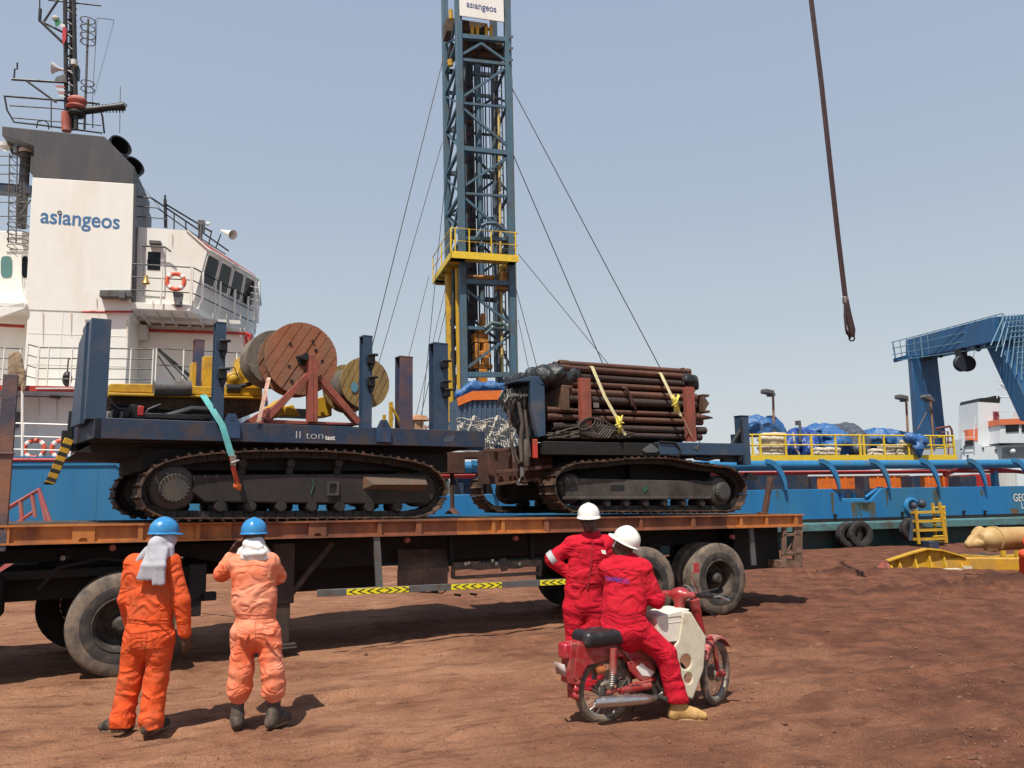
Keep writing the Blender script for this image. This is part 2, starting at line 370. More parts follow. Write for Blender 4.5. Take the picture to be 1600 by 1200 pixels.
    def mesh(s):
        D = s.D; sg = D < 0; nx, ny, nz = D.shape
        cs = [(a, b, c) for a in (0, 1) for b in (0, 1) for c in (0, 1)]
        sh = lambda A, o: A[o[0]:nx-1+o[0], o[1]:ny-1+o[1], o[2]:nz-1+o[2]]
        cnt = sum(sh(sg, o).astype(np.int8) for o in cs); act = (cnt > 0) & (cnt < 8); ids = np.full(act.shape, -1); ids[act] = np.arange(act.sum())
        I = np.argwhere(act); acc = np.zeros((len(I), 3)); num = np.zeros(len(I))
        for o in cs:
            for ax in range(3):
                if o[ax]: continue
                o2 = list(o); o2[ax] = 1
                d0 = D[I[:, 0]+o[0], I[:, 1]+o[1], I[:, 2]+o[2]]; d1 = D[I[:, 0]+o2[0], I[:, 1]+o2[1], I[:, 2]+o2[2]]
                c = (d0 < 0) != (d1 < 0); t = np.where(c, d0/np.where(c, d0-d1, 1), 0); p = np.tile(np.array(o, float), (len(I), 1)); p[:, ax] += t
                acc += p*c[:, None]; num += c
        V = s.lo+(I+acc/num[:, None])*s.h; F = []
        for ax in range(3):
            a1, a2 = (ax+1) % 3, (ax+2) % 3
            s0 = [slice(1, -1)]*3; s0[ax] = slice(0, -1); s1 = list(s0); s1[ax] = slice(1, None)
            c = sg[tuple(s0)] != sg[tuple(s1)]; E_ = np.argwhere(c); off = np.array([1, 1, 1]); off[ax] = 0; E_ = E_+off
            if len(E_) == 0: continue
            fl = sg[E_[:, 0], E_[:, 1], E_[:, 2]]; q = []
            for d1, d2 in ((0, 0), (-1, 0), (-1, -1), (0, -1)):
                e = E_.copy(); e[:, a1] += d1; e[:, a2] += d2; q.append(ids[e[:, 0], e[:, 1], e[:, 2]])
            q = np.stack(q, 1); q[~fl] = q[~fl][:, ::-1]; F.append(q)
        F = np.concatenate(F); F = F[(F >= 0).all(1)]
        if np.einsum('ij,ij->i', V[F[:, 0]], np.cross(V[F[:, 1]], V[F[:, 2]])).sum()+np.einsum('ij,ij->i', V[F[:, 0]], np.cross(V[F[:, 2]], V[F[:, 3]])).sum() < 0: F = F[:, ::-1]
        return V, F
def sdfpart(name, s, mat_, parent, fr=W, relax=0):
    """mesh an SDF given in world axes into a part of a world-aligned thing"""
    V, F = s.mesh()
    for _ in range(relax):
        A = np.zeros_like(V); n = np.zeros(len(V))
        for k in range(4):
            a, b = F[:, k], F[:, (k+1) % 4]; np.add.at(A, a, V[b]); np.add.at(n, a, 1); np.add.at(A, b, V[a]); np.add.at(n, b, 1)
        V = V*.5+A/np.maximum(n, 1)[:, None]*.5
    mb = MB(); mb.v = [tuple(p) for p in V.tolist()]; mb.f = [tuple(f) for f in F.tolist()]; mb.m = [0]*len(F)
    if fr is not W: mb.v = [fr.loc(p) for p in mb.v]
    if isinstance(parent, tuple):        # (label, category, group) -> a thing of its own
        b = parent[3]; return solo(name, mb, mat_, fr, b, parent[0], parent[1], parent[2], smooth=60, fix=False)
    return part(name, mb, mat_, parent, smooth=60, fix=False)
# ================================================================ GROUND
CV = S.loc((0, 0, 0))                              # the camera's spot in ship frame
def axis_vals(c, spans):
    v = [0]
    for d, st in spans:
        while v[-1] < d-1e-6: v.append(v[-1]+st)
    return v
up_ = [c for c in axis_vals(0, [(4, .4), (4.8, .05), (12.5, .036), (20, .09), (23.79, .2)])]
vs_ = [CV[1]+a for a in up_ if a < -CV[1]-.1]+[0.0]
vs_ = [CV[1]-a for a in (400, 200, 100, 50, 25, 12, 6, 3, 1)]+vs_
ur = axis_vals(0, [(5.5, .042), (12, .1), (22, .25), (40, 1), (100, 10), (600, 100)])
us_ = [CV[0]+1.5-a for a in ur[:0:-1]]+[CV[0]+1.5+a for a in ur]
mound = [S.loc(gnd(1300, 900))+(1.6, .38, .15), S.loc(gnd(1350, 912))+(1.2, .3, .09), S.loc(gnd(1240, 892))+(1.0, .25, .10), S.loc(gnd(1450, 925))+(2.5, .4, .12), S.loc(gnd(1560, 912))+(2.2, .35, .12), S.loc(gnd(1450, 905))+(1.5, .3, .06)]
U_, V_ = np.meshgrid(np.array(us_), np.array(vs_), indexing='ij')
def ground_h(U, V):
    o = np.zeros_like(U)
    h = .035*vnoise(U*.5, V*.7, o)+.018*vnoise(U*1.9+4, V*1.9, o)
    n = vnoise(U*3.5, V*7, o+3); h += .022*np.maximum(n-.15, 0)*(.4+.6*(vnoise(U*.8, V*.8, o+6) > 0))
    lum = np.maximum(vnoise(U*9, V*11, o+1.5)-.30, 0); h += .012*np.maximum(vnoise(U*13+3, V*19, o+17)-.3, 0)-.010*np.maximum(vnoise(U*8, V*16, o+19)-.35, 0)+.050*lum*np.clip(vnoise(U*.9+2, V*.9, o+2)*1.5+.35, 0, 1)
    h += .004*vnoise(U*17, V*17, o+.5)
    th = radians(8)                                # wheel ruts running along the quay
    for off, wd in ((8.2, .16), (9.9, .16), (12.5, .14), (6.6, .12)):
        q = (V-CV[1])-off-.08*(U-CV[0])+.25*np.sin(U*.35+off); h += -.030*np.exp(-(q/wd)**4)+.020*np.exp(-((np.abs(q)-wd*1.6)/(wd*.45))**2)*(1+vnoise(U*5, V*5, o+9))+.006*np.sin(U*26+q*30)*np.exp(-(q/wd)**4)
    for cu, cv, cr, wd in ((CV[0]+5.5, CV[1]+11, 6.3, .05), (CV[0]+5.5, CV[1]+11, 6.75, .05), (CV[0]-6, CV[1]+2, 5.9, .09), (CV[0]-6, CV[1]+2, 7.6, .09), (CV[0]+9, CV[1]-1, 7.2, .05)):
        q = np.hypot(U-cu, V-cv)-cr+.12*vnoise(U, V, o+4); t_ = np.arctan2(V-cv, U-cu)*cr; on = np.clip(.5+vnoise(U*.7, V*.7, o+11)*2, 0, 1); h += on*(-.014*np.exp(-(q/wd)**4)+.010*np.exp(-((np.abs(q)-wd*1.5)/(wd*.4))**2)+.006*np.sign(np.sin(t_*55+np.abs(q)*60))*np.exp(-(q/wd)**6))
    rg = np.clip((U-CV[0]-1.5)/3, 0, 1); h += rg*(.030*np.maximum(vnoise(U*4.3, V*9, o+13)-.1, 0)+.028*np.maximum(vnoise(U*11, V*15, o+14)-.25, 0))
    for mu, mv, _, ru, rv, a in mound:
        e = np.exp(-((U-mu)/ru)**2-((V-mv)/rv)**2); h += a*e*(.8+.7*vnoise(U*4, V*6, o+7)+.7*vnoise(U*10, V*14, o+8))
    return h-.008
Hh = ground_h(U_, V_)
far = np.clip((np.abs(U_-CV[0])-25)/20, 0, 1); Hh = Hh*(1-far)
Hh[:, -1] = 0; mb = MB(); nu, nv = U_.shape
mb.v = [tuple(t) for t in np.stack([U_, V_, Hh], -1).reshape(-1, 3).tolist()]
mb.f = [(i*nv+j, (i+1)*nv+j, (i+1)*nv+j+1, i*nv+j+1) for i in range(nu-1) for j in range(nv-1)]
n0 = len(mb.v)                                     # quay wall down to the water
mb.v += [(u, 0, -3) for u in us_]; mb.f += [(i*nv+nv-1, (i+1)*nv+nv-1, n0+i+1, n0+i) for i in range(nu-1)]; mb.m = [0]*len(mb.f)
gm = bpy.data.materials.new('red_dirt'); gm.use_nodes = True; t = gm.node_tree; N = t.nodes; L = t.links; b = N['Principled BSDF']
b.inputs['Roughness'].default_value = .95; b.inputs['Specular IOR Level'].default_value = .15
tc = N.new('ShaderNodeTexCoord')
def gn(s, d=8, sc=(1, 1, 1), r=.6, dist=0):
    mp = N.new('ShaderNodeMapping'); mp.inputs['Scale'].default_value = sc; L.new(tc.outputs['Object'], mp.inputs[0])
    n = N.new('ShaderNodeTexNoise'); n.inputs['Scale'].default_value = s; n.inputs['Detail'].default_value = d; n.inputs['Roughness'].default_value = r; n.inputs['Distortion'].default_value = dist; L.new(mp.outputs[0], n.inputs['Vector']); return n.outputs['Fac']
def mr(src, a, c, lo=0, hi=1):
    r = N.new('ShaderNodeMapRange'); r.inputs[1].default_value = a; r.inputs[2].default_value = c; r.inputs[3].default_value = lo; r.inputs[4].default_value = hi; L.new(src, r.inputs[0]); return r.outputs[0]
def mx(f, A, B, typ='MIX'):
    x = N.new('ShaderNodeMix'); x.data_type = 'RGBA'; x.blend_type = typ; L.new(f, x.inputs[0]) if not isinstance(f, float) else setattr(x.inputs[0], 'default_value', f)
    for k, q in ((6, A), (7, B)):
        if isinstance(q, tuple): x.inputs[k].default_value = rgb(q)
        else: L.new(q, x.inputs[k])
    return x.outputs[2]
def mth(op, A, B):
    x = N.new('ShaderNodeMath'); x.operation = op
    for k, q in ((0, A), (1, B)):
        if isinstance(q, (int, float)): x.inputs[k].default_value = q
        else: L.new(q, x.inputs[k])
    return x.outputs[0]
sep = N.new('ShaderNodeSeparateXYZ'); L.new(tc.outputs['Object'], sep.inputs[0])
c0 = mx(mr(gn(.7), .38, .62), (.37, .190, .112), (.25, .115, .066))
# the damper, redder earth on the stern side of the yard
zx = mth('ADD', mth('MULTIPLY', mth('SUBTRACT', sep.outputs[0], CV[0]+2.2), .16), mth('MULTIPLY', gn(.35, 5), 1.4))
c1 = mx(mr(zx, .55, 1.35), c0, mx(mr(gn(2.2, 9), .4, .62), (.205, .086, .050), (.110, .044, .028)))
c1 = mx(mr(gn(3.2, 10, (.45, 1.6, 1), .68, .6), .49, .65, 0, .75), c1, (.115, .048, .029))     # dark damp streaks
c1 = mx(mr(gn(9, 6, (.8, 1.3, 1), .6), .63, .72, 0, .45), c1, (.46, .28, .17))     # pale dust flecks
c1 = mx(mr(gn(38, 3, (1, 1, 1), .5), .62, .72, 0, .7), c1, (.06, .03, .022))       # small clods and bits
geo = N.new('ShaderNodeNewGeometry'); sepz = N.new('ShaderNodeSeparateXYZ'); L.new(tc.outputs['Object'], sepz.inputs[0])
c1 = mx(mr(sepz.outputs[2], .05, .14), c1, (.085, .038, .027))                     # freshly dug soil of the heap
c1 = mx(mr(gn(60, 5, (1, 1.3, 1), .7), .35, .65), mx(1.0, c1, (.72, .70, .68), 'MULTIPLY'), mx(1.0, c1, (1.16, 1.16, 1.16), 'MULTIPLY'))
L.new(c1, b.inputs['Base Color'])
bn = N.new('ShaderNodeBump'); bn.inputs['Strength'].default_value = .9; bn.inputs['Distance'].default_value = .035
L.new(mth('ADD', mth('ADD', gn(22, 8, (1, 1.3, 1), .65), mth('MULTIPLY', gn(70, 4), .5)), mth('MULTIPLY', gn(5, 6, (.5, 1.6, 1)), 1.2)), bn.inputs['Height']); L.new(bn.outputs[0], b.inputs['Normal'])
g = solo('ground', mb, gm, S, (0, 0, 0), None, None, smooth=60, fix=False, kind='structure')
mb = MB(); mb.add([(-2500, -.5, -2.2), (2500, -.5, -2.2), (2500, 4000, -2.2), (-2500, 4000, -2.2)], [(0, 1, 2, 3)])
wm = M('harbour_water', (.03, .055, .06), .12, 0, None, var=0, bump=.3, bs=1.2); solo('water', mb, wm, S, (0, 0, 0), None, None, kind='structure', fix=False)
# loose clods lying about
cl = MB()
for i in range(5200):
    x, y = rng.uniform(0, 1600), rng.uniform(880, 1200)
    if rng.random() > (.10 if x < 850 else .25+.75*(x-850)/750)*(1 if vnoise(np.array([x/90.]), np.array([y/22.]), np.array([3.]))[0] > -.05 else .15): continue
    P = S.loc(gnd(x, y)); r = rng.uniform(.004, .013)*(1 if i % 9 else 2.1)
    hz = float(ground_h(np.array([P[0]]), np.array([P[1]]))[0]); j = rng.uniform(.6, 1.4, 3); n = 6
    k0 = len(cl.v); cl.sphere((P[0], P[1], hz+r*.3), r, 7, (j[0], j[1], j[2]*.7))
    for q in range(k0, len(cl.v)): cl.v[q] = tuple(cl.v[q][a]+rng.uniform(-.2, .2)*r for a in range(3))
solo('dirt_clods', cl, M('dirt_clod', (.17, .075, .045), .95, 0, (.28, .16, .10), .4, 3, .3, .3, 30), S, (0, 0, 0), 'small clods and chips of dry red earth scattered over the yard', 'dirt clods', kind='stuff', fix=False)

# ================================================================ THE SHIP
ship = thing('survey_ship', 'long blue-hulled ship with white bridge house moored behind the trailer', 'ship', S, (-12, .4, 0))
uj = S.p(600, 720, .4)[0]                          # where the high fore hull steps down to the working deck
zr, zf = 2.02, 3.12
n1 = [S.p(x, y, .4) for x, y in ((1300, 766), (1319, 784), (1361, 784), (1378, 765))]
# fore hull
m = MB(); m.prism([(-44, .4, .95), (uj, .4, .95), (uj, .4, zf), (-46, .4, zf+.3)], (0, 11, 0)); part('fore_hull', m, hull_b, ship)
m = MB(); m.prism([(uj, .4, .95), (15, .4, .95), (15, .4, zr), (n1[3][0], .4, zr), (n1[2][0], .4, zr-.42), (n1[1][0], .4, zr-.42), (n1[0][0], .4, zr), (uj, .4, zr)], (0, .14, 0))
m.box((uj, .54, .95), (15, 11.2, 1.15)); m.box((uj, 11.2, .95), (15, 11.34, zr)); part('aft_hull', m, hull_b, ship, .015)
m = MB(); m.box((-43, .43, -2.6), (14.6, 11.2, .95)); part('lower_hull', m, hull_g, ship)
m = MB(); m.prism([(-44, .10, .60), (-44, .42, .52), (-44, .42, .88), (-44, .10, .82)], (59, 0, 0)); part('rub_rail', m, band_t, ship); m = MB(); m.box((-44, .385, .885), (15, .399, .99)); part('black_gap_strip', m, blkpl, ship)  # thin black strip along the gap between blue plating and rub rail
# red gunwale on the fore hull, blue step line
m = MB(); m.tube([S.p(x, y, .38) for x, y in ((-60, 718), (237, 719))], .045); part('gunwale', m, redp, ship)
m = MB(); m.box((-44, .36, zf-.16), (uj, .42, zf-.1)); m.beam(S.p(180, 724, .37), S.p(206, 742, .37), .05, .06); part('hull_moulding', m, hull_b2, ship)
# pipe bulwark rail with curved ribs
zp = 2.86; rp = .16
m = MB(); m.tube([(uj, .42, zp), (15, .42, zp)], rp, 16); part('bulwark_pipe', m, hull_b2, ship)
for x in (640, 735, 1193, 1277, 1356, 1434, 1508, 1578, 1650):
    u0 = S.p(x, 729, .4)[0]; m = MB(); A = []; B = []
    for i in range(9):
        a = i/8*pi/2; cu = u0+.02+.62*sin(a); cz = zp+.1-(zp-zr+.14)*(1-cos(a)); wd = .07+.10*sin(a*2)*.6+.06*(1-i/8)
        cu = u0+.72*sin(a*.95); cz = zr-.02+(zp-zr+.12)*cos(a)
        t = Vector((cos(a), 0, -sin(a)*1.3)).normalized(); nn = Vector((t.z, 0, -t.x))
        A.append(Vector((cu, .22, cz))-nn*wd*.8); B.append(Vector((cu, .22, cz))+nn*wd*.4)
    m.prism([tuple(p) for p in A]+[tuple(p) for p in B[::-1]], (0, .09, 0)); part('rail_rib', m, hull_b2, ship, .01)
m = MB(); m.tube([(uj, .75, 2.58), (S.p(1480, 738, .7)[0], .75, 2.60)], .07, 10); m.tube([S.p(1475, 742, .7), S.p(1500, 733, .7), S.p(1530, 730, .7), S.p(1600, 738, .7)], .07); m.tube([(S.p(1480, 740, .7)[0], .75, 2.6), (14, .75, 2.5)], .05); part('red_fire_main', m, redp, ship)
m = MB(); m.tube([(S.p(1553, 735, .8)[0], .8, 2.9), (S.p(1553, 735, .8)[0], .8, 1.6)], .14); part('vent_post', m, hull_b2, ship)
# orange boxes behind the rail on deck, dark deck gear
i = 0
for x0, x1, y0, y1, mt in ((1215, 1268, 750, 760, orange), (1277, 1350, 744, 759, orange), (1358, 1424, 743, 759, orange), (1437, 1500, 743, 758, orange), (1468, 1512, 744, 760, redp), (1524, 1552, 741, 757, redp), (1560, 1592, 738, 757, whiteg)):
    a, c = S.p(x0, y0, 2.2), S.p(x1, y1+14, 2.2); m = MB(); m.box((a[0], 2.2, 1.15), (c[0], 3.6, a[2]))
    for k in range(1, 5):
        uu = a[0]+(c[0]-a[0])*k/5; m.box((uu-.03, 2.15, 1.15), (uu+.03, 2.2, a[2]-.04))
    part('deck_locker', m, mt, ship, .01)
m = MB(); 
for x0, x1, y0 in ((1180, 1262, 738), (1268, 1276, 744), (1350, 1358, 744), (1425, 1437, 744), (1500, 1525, 744)):
    a = S.p(x0, y0, 1.6); c = S.p(x1, y0, 1.6); m.box((a[0], 1.6, 1.15), (c[0], 3.2, a[2]))
part('dark_deck_frames', m, blue_dk, ship, .01)
m = MB(); a = S.p(1340, 776, 1.0); m.box((a[0]-1.1, 1.2, 1.15), (a[0]+1.2, 1.4, 2.02)); part('notch_gear', m, blue_dk, ship); m = MB(); m.tube([(a[0]-1.0, .7, 1.62), (a[0]+1.0, .7, 1.62)], .06, 12)
for k in (-.8, -.3, .3, .8): m.cyl((a[0]+k, .85, 1.3), (a[0]+k, .85, 1.9), .09)
m.tube([S.p(1395, 762, .6)[:1]+(.6, 1.95), S.p(1372, 768, .6)[:1]+(.6, 2.02), S.p(1352, 774, .6)[:1]+(.6, 1.7)], .06); part('roller_fairlead', m, hull_b2, ship)
m = MB(); c = S.p(1423, 791, .4); m.lathe([(.24+.09*cos(k*pi/4), .09*sin(k*pi/4)) for k in range(8)], (c[0], .36, c[2]), (0, 1, 0), 28, True); part('fairlead_ring', m, hull_b2, ship)
m = MB(); m.lathe([(.22, 0), (.0, 0)], (c[0], .39, c[2]), (0, 1, 0), 20); part('fairlead_hole', m, blkpl, ship)
m = MB()
for x, y in ((1305, 806), (1410, 802), (1506, 800), (1539, 800)):
    q = S.p(x, y, .36); m.box((q[0]-.03, .33, q[2]-.12), (q[0]+.03, .40, q[2]+.02)); m.cyl((q[0]-.05, .34, q[2]+.03), (q[0]+.05, .34, q[2]+.03), .035)
part('hull_eye', m, blkpl, ship)
# rust runs on the plating: thin raised weathered patches
st = M('rust_run', (.045, .085, .075), .85, 0, (.12, .07, .03), .48, 3, .3, .1, 30, .2)
for (x, y0, y1, wd) in tuple((1332+k*4.2, 785+rng.uniform(-1, 2), 797+rng.uniform(0, 20), rng.uniform(2.5, 6)) for k in range(9))+((1348, 785, 796, 22), (1300, 770, 804, 5), (1385, 766, 790, 4), (1462, 765, 805, 8), (1533, 765, 776, 5), (1214, 766, 778, 3), (1585, 795, 812, 12)):
    m = MB(); L_ = []; R_ = []
    for k in range(8):
        yy = y0+(y1-y0)*k/7; ww = wd*(1-.5*k/7)*(.7+.6*rng.random())/2; L_.append(S.p(x-ww+k*.3, yy, .396)); R_.append(S.p(x+ww+k*.3, yy, .396))
    m.prism(L_+R_[::-1], (0, -.001, 0)); part('rust_run', m, st, ship)
q = S.p(1596, 778, .39); lettering('hull_name_lettering', 'GEOALI', .40, whiteg, ship, ((q[0]+.16, .392, q[2]), (1, 0, 0), (0, 0, 1)), .004, .012, .8)
q = S.p(1606, 790, .39); lettering('hull_port_lettering', 'LABUAN', .34, whiteg, ship, ((q[0]+.2, .392, q[2]), (1, 0, 0), (0, 0, 1)), .004, .01, .8)

# assorted gear on the working deck
for k in range(26):
    x = 560+k*24+rng.uniform(-6, 6); mt = (chass, blue_dk, greyst, rusty, chass, whiteg)[k % 6] if x < 900 else (chass, blue_dk, rusty)[k % 3]; a = S.p(x, rng.uniform(728, 742), 3.4); m = MB(); w_ = rng.uniform(.35, .7)
    m.box((a[0]-w_, 3.4, 1.15), (a[0]+w_, 4.6, a[2])); m.box((a[0]-w_*.6, 3.3, 1.15), (a[0]-w_*.2, 3.4, a[2]-.3)); m.tube([(a[0]-w_, 3.3, a[2]), (a[0]+w_*.5, 3.3, a[2]+.02), (a[0]+w_, 3.2, 1.6)], .05); part('deck_gear', m, mt, ship, .02)
# ---- deckhouse
uA = S.p(381, 560, 3.6)[0]; uF0, uF1 = S.p(45, 420, 1.6)[0], S.p(207, 420, 1.6)[0]
zd2 = 5.12; zd3 = 7.62; zb = 8.02
m = MB(); m.box((-40, 1.8, 3.1), (uF1, 9.6, zd2-.12)); m.box((uF1-.6, 3.6, 3.1), (uA, 9.6, zd3)); m.box((-42, 2.6, zd2), (uF1-.2, 9.4, zd3)); m.box((uF0+.05, 1.62, zd2), (uF1-.02, 3.4, zd3+.1)); part('deckhouse', m, white, ship, .02)
m = MB(); m.box((-42, .6, zd2-.12), (uF1-.4, .64, zd2+.03)); m.box((uF1-.4, 1.9, zd2-.12), (uA+.8, 1.94, zd2+.03)); m.box((uA+.76, 1.94, zd2-.12), (uA+.8, 3.7, zd2+.03)); part('red_deck_edge', m, redp, ship); m = MB(); m.box((-42, .64, zd2-.10), (uF1-.4, 3.7, zd2+.02)); m.box((uF1-.39, 1.94, zd2-.10), (uA+.76, 3.7, zd2+.02)); part('side_deck', m, whiteg, ship)
m = MB(); k = 0
for x in range(60, 122, 7): q = S.p(x, 604, .58); m.box((q[0]-.06, .56, q[2]-.07), (q[0]+.06, .58, q[2]-.03))
part('deck_edge_mark', m, whiteg, ship)
# fore house at the left edge with rounded windows
uL = S.p(38, 400, 2.4)[0]
m = MB(); m.box((-42, 2.4, zd3), (uL+.3, 9, S.p(30, 362, 2.4)[2])); m.box((-42, 1.5, zd3-.12), (uL+.4, 3, zd3+.05)); m.prism([S.p(0, 480, 1.5), S.p(40, 470, 1.5), S.p(40, 483, 1.5), S.p(-10, 500, 1.5)], (0, .06, 0)); part('fore_house', m, white, ship, .03)
for (x0, x1) in ((1, 19), (34, 44)):
    m = MB(); P = []
    cx, cy, hx, hy = (x0+x1)/2, 417, (x1-x0)/2, 17
    for k in range(16):
        a = 2*pi*k/16; P.append(S.p(cx+hx*np.sign(cos(a))*abs(cos(a))**.6, cy+hy*np.sign(sin(a))*abs(sin(a))**.45, 2.385))
    m.prism(P, (0, .02, 0)); part('round_window', m, glassg if x0 < 10 else glass, ship)
# faint rust runs on the white plating
rr_ = M('tan_rust_run', (.66, .56, .46), .6, 0, (.62, .54, .44), .45, 6, .1)
for (x, y0, y1, v) in ((66, 487, 540, 1.6), (110, 487, 525, 1.6), (150, 466, 481, 1.58), (198, 500, 560, 1.6), (238, 470, 482, 1.58), (60, 616, 650, 1.79), (88, 622, 660, 1.79), (300, 470, 480, 1.58), (268, 365, 384, 1.98)):
    m = MB(); m.prism([S.p(x, y0, v-.004), S.p(x+2.2, y0, v-.004), S.p(x+1.4, y1, v-.004), S.p(x+.7, y1, v-.004)], (0, -.001, 0)); part('rust_run', m, rr_, ship)
m = MB()
for z in (5.9, 6.8): m.box((uF0+.1, 1.612, z), (uF1-.05, 1.621, z+.012))
for u in (uF0+.95, uF0+1.9): m.box((u, 1.611, zd2), (u+.012, 1.621, zd3))
part('weld_seam', m, white, ship)
m = MB()
for k in range(30): u = -27+k*1.35; zt__ = zf if u < uj else zr; m.box((u, .394, .96), (u+.02, .402, zt__-.02)) if not (n1[0][0]-.2 < u < n1[3][0]+.2) else None
part('hull_weld_seam', m, hull_b, ship)
# funnel
fun = part('funnel', pxprism(MB(), S, ((51, 277), (209, 287), (205, 490), (39, 484)), 1.6, 4.6), white, ship, .015)
m = pxprism(MB(), S, ((3, 197), (163, 213), (210, 261), (209, 287), (51, 277), (53, 228), (3, 212)), 1.6, 4.6); part('funnel_cap', m, funnelg, ship, .015)
m = MB(); a, c = S.p(209.5, 287, 1.6), S.p(205.5, 470, 1.6); m.prism([(a[0], 1.59, a[2]), (c[0], 1.59, c[2]), (c[0], 4.61, c[2]), (a[0], 4.61, a[2])], (.06, 0, 0)); part('funnel_side', m, funnelg, ship)
q = S.p(126, 344, 1.58); r_ = Vector(S.p(193, 347, 1.58))-Vector(S.p(58, 341, 1.58)); r_ = Vector((1, 0, -.012))
lettering('funnel_name_lettering', 'asıangeos', .655, M('logo_blue', (.05, .16, .34), .5, 0, None, var=.05), fun, ((q[0], 1.597, q[2]+.03), r_, (0, 0, 1)), .004, .014, .86)
m = MB(); q = S.p(93, 332, 1.59); m.lathe([(.05+.013*cos(k*pi/3), .013*sin(k*pi/3)) for k in range(6)], (q[0], 1.59, q[2]), (0, 1, 0), 16, True); part('funnel_name_dot', m, greyst, fun)
m = pxprism(MB(), S, ((156, 453), (204, 453), (205, 463), (155, 463)), 1.25, 1.6); m.box(S.p(186, 455, 1.2), tuple(np.array(S.p(195, 466, 1.2))+(0, .3, 0))); part('funnel_vent_box', m, greyst, ship, .01)
# exhaust pipes on the after slope
for (x, y, r) in ((189, 227, .36), (210, 259, .34)):
    c = Vector(S.p(x, y, 2.3)); ax = Vector((.62, -.72, .30)).normalized(); m = MB(); m.lathe([(r*.9, -1.3), (r, 0), (r*.86, 0), (r*.8, -.7), (0, -.7)], tuple(c), ax, 24); part('exhaust_pipe', m, blkpl, ship)
# bridge deck slab with chamfer
def ch(u, v, d): return (u+.40*d, v+.917*d)
ub0, ub1 = S.p(203, 475, 1.6)[0], S.p(297, 478, 1.6)[0]
e1 = ch(ub1, 1.6, 4.3)
pl_ = [(ub0, 1.6), (ub1, 1.6), e1, (e1[0], 9.5), (ub0, 9.5)]
m = MB(); zs0, zs1 = S.p(250, 484, 1.6)[2], S.p(250, 474, 1.6)[2]
m.prism([(p[0], p[1], zs0) for p in pl_], (0, 0, zs1-zs0)); part('bridge_deck', m, white, ship, .01)
m = MB()
for k in range(9):
    uu = ub0+.3+k*.4; m.box((uu, 1.75, zs0-.16), (uu+.02, 3.6, zs0))
m.box((ub0, 2.6, zs0-.12), (e1[0]-.3, 2.63, zs0)); part('deck_stiffener', m, whiteg, ship)
m = MB(); m.tube([S.p(232, 516, 3.5), S.p(385, 521, 3.5)], .05); m.tube([S.p(385, 521, 3.5), S.p(392, 524, 3.3), S.p(386, 548, 3.3)], .06); m.tube([S.p(128, 487, 1.5), S.p(208, 487, 1.5)], .035); m.tube([S.p(0, 508, 2.3), S.p(38, 510, 2.3)], .05)
m.prism([S.p(382, 520, 3.4), S.p(394, 522, 3.4), S.p(388, 550, 3.4), S.p(382, 556, 3.4)], (0, .1, 0)); part('red_trim_pipe', m, redp, ship)
m = pxprism(MB(), S, ((208, 505), (229, 507), (229, 529), (208, 528)), 3.0, 3.6); part('wall_locker', m, whiteg, ship, .02)
# wheelhouse
A0 = S.p(210, 470, 2.0); B0 = S.p(300, 470, 2.0); B1 = S.p(324, 391, 2.0); zt = B1[2]; zro = S.p(291, 360, 2.0)[2]; uT = S.p(291, 360, 2.0)[0]; uA1 = S.p(214, 356, 2.0)[0]
C0, C1_ = ch(B0[0], 2.0, 3.75), ch(B1[0], 2.0, 3.4)
lowr = [(A0[0], 2.0, zs1), (B0[0], 2.0, zs1), (C0[0], C0[1], zs1), (C0[0], 9, zs1), (A0[0], 9, zs1)]
eave = [(A0[0], 2.0, zt), (B1[0], 2.0, zt), (C1_[0], C1_[1], zt), (C1_[0], 9, zt), (A0[0], 9, zt)]
rq = S.p(399, 430, C1_[1]-.05); roof = [(A0[0], 2.0, zro), (uT, 2.0, zro), rq, (rq[0], 9, rq[2]), (A0[0], 9, zro)]
m = MB(); m.loft(lowr, eave, True); part('wheelhouse', m, white, ship)
m = MB(); n5 = len(eave); m.add(eave+roof, [(0, 1, 6, 5), (3, 4, 9, 8), (4, 0, 5, 9), (5, 6, 7, 8, 9)]); part('wheelhouse_roof', m, white, ship, fix=False)
redtop = M('faded_red_roof', (.42, .10, .075), .6, 0, (.5, .26, .2), .42, 3, .2)
m = MB(); m.add([eave[1], eave[2], eave[3], roof[1], roof[2], roof[3]], [(0, 1, 4, 3), (1, 2, 5, 4)]); part('roof_slope', m, redtop, ship)
m = MB(); off = Vector((.06, -.03, 0)); m.tube([Vector(eave[1])+off, Vector(eave[2])+off, Vector(eave[3])+off], .045, 6); m.tube([Vector(eave[1])+off, Vector(roof[1])+Vector((.02, -.02, 0))], .03, 6); part('eave_trim', m, white, ship)
def onface(s_, t_, o=.0):
    a = Vector(lowr[1]).lerp(Vector(lowr[2]), s_); b = Vector(eave[1]).lerp(Vector(eave[2]), s_); p = a.lerp(b, t_)
    n = (Vector(lowr[2])-Vector(lowr[1])).cross(Vector(eave[1])-Vector(lowr[1])).normalized(); return p+n*o
